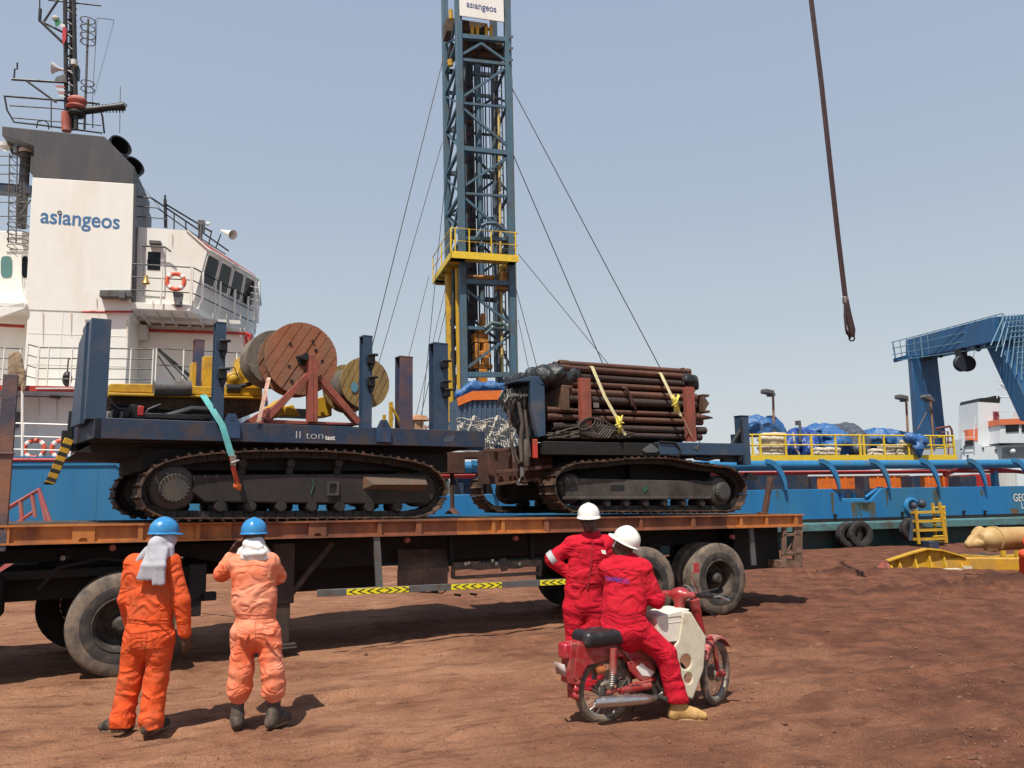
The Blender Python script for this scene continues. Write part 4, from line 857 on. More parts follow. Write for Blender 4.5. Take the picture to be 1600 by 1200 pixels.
# ================================================================ DECK CARGO + CAGE
cage = thing('deck_railing', 'bright yellow guard railing round the sacks on the stern deck', 'railing', S, (-1.6, 2, 2.9))
yb_ = S.p(1300, 715, 2.0)[2]; yt_ = S.p(1300, 680, 2.0)[2]; xr = [1176, 1188, 1228, 1268, 1306, 1344, 1350, 1382, 1420, 1455, 1476, 1491]
us = [S.p(x, 700, 2.0)[0] for x in xr]; ub = us[-1]
m = MB()
for z, v in ((yt_, 2.0), (yt_, 7.5)): m.tube([(us[0]-.6, v, z), (ub, v, z)], .034, 6); m.tube([(us[0]-.6, v, (yb_+z)/2+.05), (ub, v, (yb_+z)/2+.05)], .028, 6)
for z in (yt_, (yb_+yt_)/2): m.tube([(ub, 2, z), (ub, 7.5, z)], .03, 6)
part('rails', m, yel2, cage)
for i, u in enumerate(us): m = MB(); m.beam((u, 2, yb_), (u, 2, yt_), .055 if i not in (1, 3, 5, 6) else .075, .055); part('post', m, yel2, cage)
m = MB(); m.box((us[0]-.6, 1.96, S.p(1300, 720, 2)[2]), (ub+.05, 2.0, S.p(1300, 711, 2)[2])); part('kick_plate', m, yel2, cage)
m = MB(); m.box((us[0]-.6, 2.0, 2.9), (ub+.3, 7.5, S.p(1300, 719, 2)[2]-.02)); part('cargo_deck', m, blue_dk, cage)
m = MB(); m.tube([S.p(1462, 670, 2.6), S.p(1484, 666, 2.6), S.p(1487, 672, 2.6), S.p(1492, 712, 2.6)], .045); m.tube([S.p(1462, 670, 2.6), S.p(1470, 676, 4), S.p(1481, 674, 4), S.p(1482, 712, 4)], .035); m.tube([S.p(1480, 690, 2.6), S.p(1490, 692, 2.6)], .03); solo('pipe_gate', m, M('maroon_pipe', (.20, .06, .05), .6, 0, RUST, .4, 5, .3), S, S.p(1480, 715, 2.6), 'dark red bent pipe frame at the stern end of the yellow railing', 'frame')
def sack(u, v, z, L_, a, i, lab):
    s = SDF((-L_/2-.08, -.3, -.14), (L_/2+.08, .3, .16), .035); s.rbox((0, 0, 0), (L_/2, .22, .085), rd=.075, k=.0); s.wrinkle(.018, 7); V, F = s.mesh()
    mb = MB(); mb.v = [tuple(p) for p in V.tolist()]; mb.f = [tuple(f) for f in F.tolist()]; mb.m = [0]*len(F); return mb
smesh = sack(0, 0, 0, .62, 0, 0, ''); SK0 = solo('sack', smesh, sackm, S, (0, 0, 0), 'x', 'sack', 'sacks stacked on the stern deck', smooth=60, fix=False); sk_used = False
def put_sack(x, y, v, a, lab):
    global sk_used
    c = S.p(x, y, v)
    if not sk_used: o = SK0; sk_used = True
    else: o = SK0.copy(); COL.objects.link(o)
    o.location = S.w(c); o.rotation_euler = (rng.uniform(-.05, .05), rng.uniform(-.06, .06), S.a+a); o['label'] = lab; o['category'] = 'sack'; o['group'] = 'sacks stacked on the stern deck'
for r in range(6):
    for k in range(2): put_sack(1197+k*14+(r % 2)*3, 710-r*6.0, 2.45+(r % 2)*.05, rng.uniform(-.1, .1), 'white sack in the tall stack by the blue upright')
for x, n, y0 in ((1284, 2, 709), (1298, 2, 709), (1370, 2, 711), (1384, 3, 710), (1405, 3, 710), (1418, 4, 709)):
    for r in range(n): put_sack(x+rng.uniform(-1.5, 1.5), y0-r*6.0, 2.45+(r % 2)*.05, rng.uniform(-.15, .15), 'white sack low behind the yellow railing under the blue tarps')
def lump(name, lab, pts, v, mt, h=.045, amp=.10, cat='tarp', k=.30, dep=1.0):
    P = [np.array(S.w(S.p(x, y, v+dv))) for x, y, r, dv in pts]; R_ = [p[2] for p in pts]; lo = np.min([p-r-.4 for p, r in zip(P, R_)], 0); hi = np.max([p+r+.4 for p, r in zip(P, R_)], 0)
    s = SDF(lo, hi, h)
    for i in range(len(P)-1): s.cap(P[i], P[i+1], R_[i], R_[i+1], k=k)
    if len(P) == 1: s.ell(P[0], (R_[0],)*3)
    s.wrinkle(amp*1.25, 2.6, .8).wrinkle(amp*.45, 6.5, .7); b = S.p(pts[0][0], pts[0][1]+10, v); return sdfpart(name, s, mt, (lab, cat, None, b), fr=S)
lump('tarp', 'blue tarp bundled over the top of the tall sack stack', ((1168, 668, .28, .6), (1180, 665, .30, .6), (1192, 668, .22, .3), (1204, 667, .30, .7), (1216, 676, .26, .6)), 2.4, tarpu)
lump('tarp', 'deep blue patterned tarp hanging behind the first railing bay', ((1232, 702, .36, .8), (1236, 688, .30, 1.0), (1250, 686, .34, 1.2), (1262, 690, .34, 1.2), (1262, 703, .4, .8)), 2.4, M('blue_tarp_deep', (.02, .07, .30), .45, 0, (.25, .28, .35), .33, 7, .35, .3, 12), amp=.14)
lump('tarp', 'blue tarp mound in the middle of the yellow railing', ((1262, 684, .34, 1.6), (1278, 679, .34, 1.6), (1294, 684, .42, 1.2), (1310, 693, .38, .6), (1300, 700, .3, .4)), 2.4, tarpu, amp=.14)
lump('tarp', 'dark grey tarp mound between the two blue tarp mounds', ((1306, 678, .36, 2.0), (1326, 681, .42, 1.6), (1338, 692, .42, 1.0), (1342, 704, .3, .6)), 2.4, M('grey_tarp', (.07, .09, .12), .5, 0, (.04, .04, .05), .45, 5, .3, .3, 12), amp=.13)
lump('tarp', 'blue tarp spread low at the sternward end of the railing', ((1350, 690, .34, 1.5), (1366, 686, .32, 1.2), (1384, 688, .34, 1.0), (1402, 690, .30, .8), (1418, 690, .28, .6)), 2.4, tarpu, amp=.13)
lump('tarp', 'crumpled blue tarp tip draped down over the yellow railing', ((1420, 684, .16, -.3), (1432, 686, .18, -.4), (1440, 690, .14, -.4), (1434, 700, .13, -.5), (1436, 712, .05, -.5)), 2.3, tarpu, h=.04, amp=.09, k=.12)
m = MB(); m.tube([S.p(1239, 676, 2.2), S.p(1243, 700, 2.1), S.p(1249, 710, 2.1)], .035); solo('cord', m, sackm, S, S.p(1243, 700, 2.1), 'pale cord tied over the deep blue tarp', 'cord')
m = MB(); m.box(S.p(1247, 657, 3), tuple(np.array(S.p(1252, 664, 3))+(0, .2, 0))); m.tube([S.p(1250, 664, 3), S.p(1250, 690, 3)], .05); solo('small_lamp', m, greyst, S, S.p(1250, 690, 3), 'small dark lamp head poking up behind the blue tarps', 'lamp')
# floodlights
fl = thing('floodlight', 'grey floodlight on a rusty pole above the tall sack stack', 'floodlight', S, S.p(1209, 700, 2.6))
m = MB(); m.tube([S.p(1208, 620, 2.6), S.p(1210, 705, 2.6)], .045, 8); part('pole', m, M('rusty_pole', (.30, .17, .11), .7, 0, RUST, .45, 6, .3), fl)
m = MB(); m.beam(S.p(1192, 611, 2.5), S.p(1206, 614, 2.5), .34, .16); m.box(S.p(1203, 613, 2.5), tuple(np.array(S.p(1212, 619, 2.5))+(0, .25, 0))); part('lamp_head', m, greyst, fl, .02)
dup(fl, S, S.p(1419, 704, 2.6), 'grey floodlight on a pole just left of the big blue frame leg')
fl3 = thing('floodlight', 'small slanting floodlight on a stayed pole in front of the blue frame leg', 'floodlight', S, S.p(1458, 700, 2.4))
m = MB(); m.tube([S.p(1454, 627, 2.4), S.p(1460, 705, 2.4)], .04, 8); m.tube([S.p(1452, 636, 2.4), S.p(1433, 672, 2.4)], .015); part('pole', m, MATS['rusty_pole'], fl3)
m = MB(); m.beam(S.p(1442, 619, 2.3), S.p(1452, 626, 2.3), .3, .14); m.beam(S.p(1448, 618, 2.5), S.p(1456, 628, 2.5), .3, .12); part('lamp_head', m, greyst, fl3, .02)

# ================================================================ STERN A-FRAME
af = thing('stern_gantry', 'massive blue A-frame gantry with caged walkway over the ship stern', 'gantry', S, S.p(1445, 690, 7.6))
m = MB(); v0 = 7.5
m.loft([S.p(1434, 700, v0), S.p(1480, 700, v0), tuple(np.array(S.p(1486, 700, v0))+(0, .5, 0)), tuple(np.array(S.p(1440, 700, v0))+(0, .5, 0))],
       [S.p(1424, 556, v0), S.p(1464, 548, v0), tuple(np.array(S.p(1468, 548, v0))+(0, .5, 0)), tuple(np.array(S.p(1430, 556, v0))+(0, .5, 0))]); part('gantry_leg', m, aframe, af, .03)
m = MB(); v1 = 2.2
m.loft([S.p(1560, 532, v1), S.p(1612, 520, v1), tuple(np.array(S.p(1612, 520, v1))+(0, .7, 0)), tuple(np.array(S.p(1560, 532, v1))+(0, .7, 0))],
       [S.p(1618, 655, v1-1.2), S.p(1680, 655, v1-1.2), tuple(np.array(S.p(1680, 655, v1-1.2))+(0, .7, 0)), tuple(np.array(S.p(1618, 655, v1-1.2))+(0, .7, 0))]); part('gantry_leg', m, aframe, af, .03)
uc = S.p(1570, 512, 2.2)[0]
zB0, zB1 = S.p(1575, 534, 2.0)[2], S.p(1575, 494, 2.0)[2]
bl, br = S.p(1546, 534, 2.0)[0], S.p(1615, 534, 2.0)[0]
fa, fb = S.p(1418, 560, 8.6), S.p(1465, 552, 8.6)
m = MB(); m.loft([S.p(1552, 534, 1.9), S.p(1608, 530, 1.9), S.p(1606, 491, 1.9), S.p(1552, 495, 1.9)], [S.p(1415, 562, 8.7), S.p(1462, 560, 8.7), S.p(1462, 527, 8.7), S.p(1415, 531, 8.7)]); part('cross_beam', m, aframe, af, .02)
# cage of the walkway round the beam
m = MB(); 
def cg(t, y): # t 0 near..1 far along the aft(left) face
    xa = 1552+(1398-1552)*t; return xa, y
for t in np.linspace(0, 1, 17):
    xa = 1570-172*t; yt = 491+45*t; yb2 = 540+24*t+0; v = 1.7+(8.9-1.7)*t; m.tube([S.p(xa-3, yt-1, v), S.p(xa+2-6*(1-t), yb2, v)], .02 if int(t*16) % 4 else .035, 5)
for f in (0, .33, .66, 1.0):
    m.tube([S.p(1568-172*t-3*(1-f), (490+45*t)*(1-f)+(540+24*t)*f, 1.7+7.2*t) for t in (0, 1)], .022, 5)
for k in range(8): m.tube([S.p(1570+k*5, 491, 1.7), S.p(1548+k*8, 540+k*9, 1.5)], .022, 5)
for k in range(12): m.tube([S.p(1570+k*2.5, 495+k*8, 1.6), S.p(1610+k*3, 491+k*8, 1.6)], .018, 5)
part('walkway_cage', m, meshst, af)
m = MB(); m.beam(S.p(1399, 563, 8.6), S.p(1420, 557, 8.6), .25, .2)
part('walkway_end', m, aframe, af)
m = MB()
for t in (.15, .3, .34, .42, .6, .72, .76, .8): q = S.p(1548-130*t, 539+25*t+2, 2.4+6*t); m.sphere(q, rng.uniform(.08, .15), 8)
part('beam_fitting', m, blkpl, af)
blk = thing('sheave_block', 'black sheave block hanging under the blue gantry beam', 'pulley block', S, S.p(1507, 560, 4.2))
for dx, r in ((-4, .36), (5, .36)):
    m = MB(); c = S.p(1506+dx, 568, 4.2); m.lathe([(.0, -.12), (r*.9, -.12), (r, -.06), (r, .06), (r*.9, .12), (0, .12)], c, (.25+dx*.03, 1, 0), 22); part('sheave_cheek', m, M('sheave_dark', (.02, .025, .035), .5, 0, (.05, .04, .03), .35, 5, .2), blk, .01)
m = MB(); m.box(S.p(1500, 544, 4.1), tuple(np.array(S.p(1512, 560, 4.1))+(0, .3, 0))); m.tube([S.p(1514, 546, 4.1), S.p(1523, 548, 4.1), S.p(1521, 558, 4.1)], .012); part('hanger', m, blkpl, blk, .01)

# ================================================================ DISTANT WHITE SHIP
ds = thing('distant_ship', 'small white ship with orange stripe and black-topped funnel far behind the gantry', 'ship', W, W.p(1550, 718, 90))
D = 90
def dpr(name, pts, mt, d0=D, d1=D+6, bev=0): return part(name, MB().prism([W.p(x, y, d0) for x, y in pts], (0, d1-d0, 0)), mt, ds, bev)
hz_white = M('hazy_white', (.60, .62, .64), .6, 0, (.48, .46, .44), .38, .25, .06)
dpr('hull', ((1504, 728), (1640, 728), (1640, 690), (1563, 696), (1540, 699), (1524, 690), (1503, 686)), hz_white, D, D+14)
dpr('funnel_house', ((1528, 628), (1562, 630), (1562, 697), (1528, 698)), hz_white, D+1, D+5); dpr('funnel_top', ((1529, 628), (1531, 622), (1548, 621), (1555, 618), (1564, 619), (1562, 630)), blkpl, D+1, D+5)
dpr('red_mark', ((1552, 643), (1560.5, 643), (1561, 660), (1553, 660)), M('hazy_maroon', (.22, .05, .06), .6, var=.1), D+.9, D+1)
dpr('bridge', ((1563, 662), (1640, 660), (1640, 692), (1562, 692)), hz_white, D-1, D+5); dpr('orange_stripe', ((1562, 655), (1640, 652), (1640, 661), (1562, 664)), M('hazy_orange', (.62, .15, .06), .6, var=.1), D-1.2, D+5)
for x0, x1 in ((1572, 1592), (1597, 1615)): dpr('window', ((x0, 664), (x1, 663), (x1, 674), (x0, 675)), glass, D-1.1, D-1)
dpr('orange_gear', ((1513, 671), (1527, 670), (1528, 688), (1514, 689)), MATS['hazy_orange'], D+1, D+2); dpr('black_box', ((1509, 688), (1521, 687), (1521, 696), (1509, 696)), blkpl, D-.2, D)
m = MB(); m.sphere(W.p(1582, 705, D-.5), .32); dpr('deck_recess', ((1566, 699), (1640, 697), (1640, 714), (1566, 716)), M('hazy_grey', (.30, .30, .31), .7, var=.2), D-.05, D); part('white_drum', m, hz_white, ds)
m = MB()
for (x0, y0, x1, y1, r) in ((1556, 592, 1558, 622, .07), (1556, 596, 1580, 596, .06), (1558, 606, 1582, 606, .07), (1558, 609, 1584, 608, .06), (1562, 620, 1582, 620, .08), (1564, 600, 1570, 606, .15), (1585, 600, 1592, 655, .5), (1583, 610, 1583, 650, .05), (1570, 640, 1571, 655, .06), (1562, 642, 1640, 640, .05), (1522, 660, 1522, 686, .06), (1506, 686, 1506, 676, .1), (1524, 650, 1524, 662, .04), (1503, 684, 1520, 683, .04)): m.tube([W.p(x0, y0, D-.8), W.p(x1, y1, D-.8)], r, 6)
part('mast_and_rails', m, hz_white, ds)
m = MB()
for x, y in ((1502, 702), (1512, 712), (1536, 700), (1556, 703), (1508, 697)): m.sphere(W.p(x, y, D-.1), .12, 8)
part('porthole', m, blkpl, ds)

# ================================================================ QUAYSIDE
def tyre_prof(R_, w_, rim):
    return [(rim, -w_*.36), (rim+.02, -w_*.42), (rim+(R_-rim)*.45, -w_*.5), (R_*.93, -w_*.47), (R_*.985, -w_*.40), (R_, -w_*.36), (R_, -w_*.19), (R_-.012, -w_*.185), (R_-.012, -w_*.165), (R_, -w_*.16), (R_, -w_*.015), (R_-.012, -w_*.01), (R_-.012, w_*.01), (R_, w_*.015), (R_, w_*.16), (R_-.012, w_*.165), (R_-.012, w_*.185), (R_, w_*.19), (R_, w_*.36), (R_*.985, w_*.40), (R_*.93, w_*.47), (rim+(R_-rim)*.45, w_*.5), (rim+.02, w_*.42), (rim, w_*.36)]
for x, y, r, lab in ((1343, 835, .46, 'large black fender tyre hung against the hull, the one nearest the trailer end'), (1424, 828, .42, 'dark fender tyre hung on the hull beside the yellow steps'), (1326, 836, .44, 'dark fender tyre tucked behind the foremost one on the hull')):
    c = S.p(x, y, -.12 if x != 1326 else .0); m = MB(); m.lathe(tyre_prof(r, .30, r*.52), c, (.05, 1, 0), 36, True); solo('fender_tyre', m, rubberd, S, c, lab, 'tyre', 'fender tyres on the hull')
stp = thing('boarding_steps', 'yellow steel boarding steps against the blue hull', 'steps', S, S.p(1440, 850, -.5))
m = MB()
for (x0, y0, x1, y1, v) in ((1431, 796, 1436, 850, -.9), (1457, 786, 1463, 849, -.5), (1468, 785, 1478, 848, -.9), (1474, 790, 1479, 848, -.4)): m.beam(S.p(x0, y0, v), S.p(x1, y1, v), .07, .07)
part('frame_post', m, yel, stp)
for k in range(4):
    m = MB(); y = 799+k*14; m.box(S.p(1434, y, -.9), tuple(np.array(S.p(1476, y+2.5, -.9))+(0, .35, 0))); part('step', m, yel, stp)
m = MB()
for k in range(7): y = 793+k*9; m.tube([S.p(1458, y, -.85), S.p(1477, y-1, -.85)], .02, 5)
part('side_rung', m, yel2, stp)
m = MB(); m.sphere(S.p(1428, 790, -.6), .12); m.sphere(S.p(1440, 787, -.3), .16); m.tube([S.p(1428, 795, -.6), S.p(1423, 845, -.6)], .08); solo('mooring_gear', m, blue_dk, S, S.p(1428, 850, -.6), 'dark mooring rope and shackle piled beside the yellow steps', 'rope')
# mooring rope / chains on the hull
# yellow spreader beam lying on the ground
sp = thing('yellow_spreader', 'long yellow steel lifting beam with triangular plates lying on the dirt', 'lifting beam', W, W.p(1385, 890, 17.7))
gY = lambda x, y: tuple(gnd(x, y))
def up(x, y, yb): # point above the ground point (x,yb)
    g_ = gnd(x, yb); return W.p(x, y, g_.y)
m = MB(); prof = [(1386, 889, 877), (1400, 889, 872), (1425, 891, 864), (1447, 891, 858), (1470, 891, 860), (1495, 891, 867), (1506, 891, 871)]
bot = [Vector(up(x, yb, 889)) for x, yb, yt in prof]; top = [Vector(up(x, yt, 889)) for x, yb, yt in prof]
m.prism([tuple(p) for p in bot]+[tuple(p) for p in top[::-1]], (.02, .04, 0)); part('web_plate', m, yel, sp)
m = MB()
for i in range(len(top)-1): m.beam(top[i]+Vector((0, .0, .01)), top[i+1]+Vector((0, .0, .01)), .30, .03); m.beam(bot[i]+Vector((0, 0, .015)), bot[i+1]+Vector((0, 0, .015)), .36, .03)
part('flange', m, yel, sp)
for i in range(0, 6):
    m = MB(); b0 = bot[i]; t0 = top[i]; m.add([b0, b0+Vector((.05, -.20, 0)), t0+Vector((.02, -.03, 0)), t0, b0+Vector((.03, 0, 0)), b0+Vector((.08, -.20, 0)), t0+Vector((.05, -.03, 0)), t0+Vector((.03, 0, 0))], [(0, 1, 2, 3), (4, 7, 6, 5), (0, 4, 5, 1), (1, 5, 6, 2), (2, 6, 7, 3), (3, 7, 4, 0)]); part('gusset', m, yel, sp)
m = MB(); m.add([bot[0]+Vector((-.15, -.35, 0)), bot[0]+Vector((-.15, .3, 0)), top[0]+Vector((0, .2, 0)), top[0]+Vector((-.02, -.05, 0))]+[p+Vector((.06, 0, 0)) for p in (bot[0]+Vector((-.15, -.35, 0)), bot[0]+Vector((-.15, .3, 0)), top[0]+Vector((0, .2, 0)), top[0]+Vector((-.02, -.05, 0)))], [(0, 1, 2, 3), (4, 7, 6, 5), (0, 4, 5, 1), (1, 5, 6, 2), (2, 6, 7, 3), (3, 7, 4, 0)]); part('red_end_plate', m, rustr, sp)
m = MB(); a, c = Vector(up(1445, 880, 888)), Vector(up(1680, 883, 891)); m.beam(a, c, .30, .30); part('box_beam', m, M('amber_beam', (.58, .30, .02), .5, 0, (.35, .2, .05), .4, 3, .2), sp, .02)
m = MB(); m.box(up(1452, 846, 868), tuple(Vector(up(1470, 860, 868))+Vector((0, .5, 0)))); part('pin_block', m, blue_dk, sp, .01)
m = MB(); a = Vector(up(1567, 872, 876)); 
for x in (1567, 1590): m.beam(up(x, 878, 880), up(x, 860, 880), .10, .10)
m.beam(up(1545, 873, 876), up(1640, 866, 876), .2, .12); m.beam(up(1502, 868, 874), up(1560, 872, 876), .14, .08); part('cross_frame', m, yel, sp)
# big beige pipe with crumpled cover end
bp = thing('beige_pipe', 'large beige steel tube with a broken flanged elbow end lying on the yellow beam', 'pipe', W, W.p(1560, 875, 17.6))
D = 17.6; a = Vector(W.p(1553, 842, D)); c = Vector(W.p(1700, 838, D+1.0)); m = MB(); R_ = .245; 
m.lathe([(R_, 0), (R_+.02, 0), (R_+.02, .06), (R_, .07), (R_, (c-a).length)], tuple(a), c-a, 36); m.lathe([(0, .01), (R_, .01)], tuple(a), c-a, 36); part('tube', m, beige, bp)
P = lambda x, y, dy=0: np.array(W.p(x, y, D+dy))
ax_ = (c-a).normalized(); m = MB(); m.lathe([(.245, 0), (.25, -.10), (.235, -.22), (.19, -.33), (.11, -.40), (0, -.42)], tuple(a), ax_, 32); part('domed_end', m, beige, bp)
s_ = SDF(P(1498, 884, -.6), P(1560, 800, .7), .016); s_.cap(P(1513, 850, -.05), P(1531, 833, .05), .075, .14, k=.05, f=(.2, 1, 0), sq=.9); s_.cap(P(1514, 853, -.05), P(1534, 848, -.1), .06, .11, k=.03); s_.rbox(P(1548, 854, -.12), (.11, .08, .09), rd=.015, k=.02)
s_.cap(P(1505, 855, -.1), P(1530, 850, -.26), .035, sub=True); s_.rbox(P(1536, 841, -.26), (.05, .10, .05), rd=.01, sub=True); s_.wrinkle(.014, 6)
sdfpart('broken_elbow', s_, beige, bp)
m = MB(); m.lathe([(.245, -.02), (.275, -.02), (.275, .02), (.245, .02)], tuple(a-ax_*.02), ax_, 36, True); part('pipe_flange', m, beige, bp)
m = MB(); 
for k in range(9): a_ = gnd(1502+k*9+rng.uniform(-3, 3), 874+rng.uniform(-5, 4)); m.sphere(tuple(a_+Vector((0, 0, .05))), rng.uniform(.06, .14), 7, (1.3, 1, .6))
solo('rubble', m, M('dark_rubble', (.07, .05, .04), .9, 0, None, bump=.3), W, gnd(1530, 874), 'dark rubble and scrap lying under the beige pipe', 'rubble', kind='stuff')
m = MB(); m.box(gnd(1505, 890), tuple(gnd(1520, 888)+Vector((0, .1, .08)))); m.box(gnd(1480, 892), tuple(gnd(1500, 891)+Vector((0, .15, .04)))); solo('scrap_wood', m, sackm, W, gnd(1510, 890), 'pale scrap of timber on the dirt below the yellow beam', 'scrap')
# crane line hanging from above
cr = thing('crane_line', 'dark brown crane wire with slings and shackles hanging in the sky', 'crane rope', W, W.p(1328, 528, 16))
ln = [(1262, -60), (1267, 0), (1283, 130), (1297, 260), (1309, 370), (1320, 462)]
m = MB(); m.tube([W.p(x-1.2, y, 16) for x, y in ln], .032, 8); m.tube([W.p(x+2.2, y, 16.05) for x, y in ln], .030, 8); part('wire_fall', m, hookr, cr)
m = MB(); m.tube([W.p(1321, 462, 16), W.p(1325, 490, 16), W.p(1331, 516, 16), W.p(1332, 526, 16)], [.05, .07, .075, .05], 8); m.tube([W.p(1320, 466, 16), W.p(1320, 495, 15.9), W.p(1322, 516, 15.9), W.p(1328, 527, 16)], .025, 6); m.tube([W.p(1323, 470, 16.1), W.p(1329, 500, 16.1), W.p(1330, 526, 16.1)], .03, 6); part('sling', m, hookr, cr)
m = MB(); m.box(W.p(1319, 463, 15.95), tuple(np.array(W.p(1326, 473, 15.95))+(0, .12, 0))); part('collar', m, steel, cr, .01)
for x, y in ((1327, 525), (1333, 522), (1331, 529), (1326, 519)):
    m = MB(); c = W.p(x, y, 16); m.lathe([(.05+.015*cos(k*pi/3), .015*sin(k*pi/3)) for k in range(6)], c, (rng.uniform(-1, 1), rng.uniform(-1, 1), .3), 12, True); part('shackle', m, blkpl, cr)
# ================================================================ TRAILER
DT, DB = 1.62, 1.42                                # deck top, bottom of side rail
u0t, u1t = -3.2, 10.62; WT = 2.5
tr = thing('flatbed_trailer', 'long rusty orange flatbed trailer carrying both tracked machines', 'trailer', T, (5, 0, 0))
def zt_(u): return 1.672-.0135*(u+1)               # deck sinks a little to the rear
def rail_seg(a, b, mt, v, s=1):
    m = MB(); za, zb_ = zt_(a), zt_(b)
    m.prism([(a, v, za), (b, v, zb_), (b, v, zb_-.022), (a, v, za-.022)], (0, .11*s, 0)); m.prism([(a, v+.05*s, za-.022), (b, v+.05*s, zb_-.022), (b, v+.05*s, zb_-.19), (a, v+.05*s, za-.19)], (0, .01*s, 0)); m.prism([(a, v, za-.19), (b, v, zb_-.19), (b, v, zb_-.21), (a, v, za-.21)], (0, .11*s, 0))
    return part('side_rail', m, mt, tr)
cuts = [(-3.2, 1.35, orng_beam), (1.35, 4.25, orng_rust), (4.25, 5.6, orng_beam), (5.6, 8.95, orng_rust), (8.95, 10.62, orng_beam)]
for a, b, mt in cuts: rail_seg(a, b, mt, 0); rail_seg(a, b, mt, WT, -1)
for i, px_ in enumerate((11, 131, 220, 310, 400, 497, 594, 655, 772, 787, 855, 925, 1003, 1085, 1160, 1200, 1246)):
    u = T.p(px_, 825, 0)[0]; m = MB(); wd = .075 if i % 3 == 1 else .05
    if px_ in (131, 497): m.prism([(u-.11, .02, zt_(u)-.022), (u+.11, .02, zt_(u)-.022), (u+.11, .02, zt_(u)-.19), (u+.05, .02, zt_(u)-.19), (u+.03, .02, zt_(u)-.15), (u-.03, .02, zt_(u)-.15), (u-.05, .02, zt_(u)-.19), (u-.11, .02, zt_(u)-.19)], (0, .03, 0))
    else: m.box((u-wd/2, .012, zt_(u)-.19), (u+wd/2, .05, zt_(u)-.022))
    part('rail_stiffener', m, orng_beam if (u < 1.3 or 4.25 < u < 5.6 or u > 8.9) else orng_rust, tr)
m = MB()
for k in range(57): a = u0t+k*.2425; m.add([(a, .11, zt_(a)-.03), (a+.236, .11, zt_(a+.236)-.03), (a+.236, WT-.11, zt_(a+.236)-.03), (a, WT-.11, zt_(a)-.03), (a, .11, zt_(a)+.004), (a+.236, .11, zt_(a+.236)+.004), (a+.236, WT-.11, zt_(a+.236)+.004), (a, WT-.11, zt_(a)+.004)], [(0, 3, 2, 1), (4, 5, 6, 7), (0, 1, 5, 4), (1, 2, 6, 5), (2, 3, 7, 6), (3, 0, 4, 7)])
part('timber_deck', m, timber, tr)
for v in (.72, 1.66):
    m = MB()
    m.prism([(u0t, v, 1.40), (u1t, v, 1.33), (u1t, v, 1.08), (2.0, v, .98), (.9, v, 1.22), (u0t, v, 1.24)], (0, .10, 0)); part('chassis_beam', m, chass, tr, .01)
m = MB()
for k in range(14): a = -2.6+k; m.box((a, .06, zt_(a)-.17), (a+.05, WT-.06, zt_(a)-.06))
part('cross_member', m, chass, tr)
# front bolster stakes
for v in (.02, WT-.12):
    m = MB(); a = T.p(-4, 700, v); c = T.p(17, 700, v); zt1 = T.p(8, 584, 0)[2]
    m.box((a[0], v, 1.40), (a[0]+.14, v+.10, zt1)); m.box((a[0], v-.012, 1.40), (a[0]+.14, v-.004, 1.62)); m.box((a[0]-.02, v-.02, 2.42), (a[0]+.15, v+.12, 2.44)); part('bolster_stake', m, M('rusty_blue_stake', (.07, .065, .09), .65, 0, (.28, .12, .06), .45, 1.2, .3, .2, 30), tr, .008)
# tall leaning stake near the rear
m = MB(); m.beam(T.p(1194, 806, .08), T.p(1204, 746, .08), .09, .07); m.box(T.p(1190, 800, .03), tuple(np.array(T.p(1201, 806, .03))+(0, .12, 0))); part('side_stake', m, rusty, tr, .01)
# landing gear
for v in (.28, 2.05):
    m = MB(); u = 2.02; m.box((u-.13, v, .62), (u+.13, v+.16, 1.36)); m.box((u-.09, v+.02, .14), (u+.09, v+.14, .62)); m.beam((u+.10, v+.08, .72), (u+.62, v+.08, 1.34), .07, .07); m.beam((u, v+.1, .75), (u-.45, v+.5, 1.3), .05, .05)
    m.box((u-.16, v-.04, .11), (u+.16, v+.2, .145)); m.loft([(u-.16, v-.04, .11), (u+.16, v-.04, .11), (u+.16, v+.2, .11), (u-.16, v+.2, .11)], [(u-.18, v-.06, .09), (u+.18, v-.06, .09), (u+.18, v+.22, .09), (u-.18, v+.22, .09)]); part('landing_leg', m, M('dark_leg_steel', (.045, .028, .022), .8, 0, (.09, .055, .04), .4, 4, .3), tr, .01)
# dark hanging panels and boxes between landing legs and axles
m = MB(); m.box((1.9, 1.15, .66), (3.55, 2.2, 1.38)); m.box((3.9, 1.0, .95), (6.3, 1.5, 1.3)); m.box((1.0, 1.9, .9), (1.9, 2.2, 1.3)); part('tool_chest', m, chass, tr, .02)
m = MB(); a, c = T.p(622, 893, .25), T.p(700, 920, .25); m.box((a[0], .25, c[2]), (c[0], .29, a[2]+.02)); m.prism([T.p(622, 858, .6), T.p(700, 858, .6), T.p(702, 894, .3), T.p(622, 894, .3)], (0, .02, 0)); part('brown_plate', m, M('dusty_brown_plate', (.11, .065, .05), .8, 0, (.2, .12, .08), .4, 4, .25), tr, .005)
m = MB(); a, c = T.p(586, 840, .03), T.p(594, 924, .03); m.prism([(a[0]-.02, .02, 1.42), (a[0]+.06, .02, 1.42), (c[0]+.04, .02, c[2]), (c[0]-.05, .02, c[2])], (0, .04, 0)); part('guard_hanger', m, greyst, tr)
m = MB(); a = T.p(700, 850, .5); 
for x in (706, 832): q = T.p(x, 850, .4); m.box((q[0]-.03, .4, .95), (q[0]+.03, .5, 1.35))
part('guard_hanger', m, chass, tr)
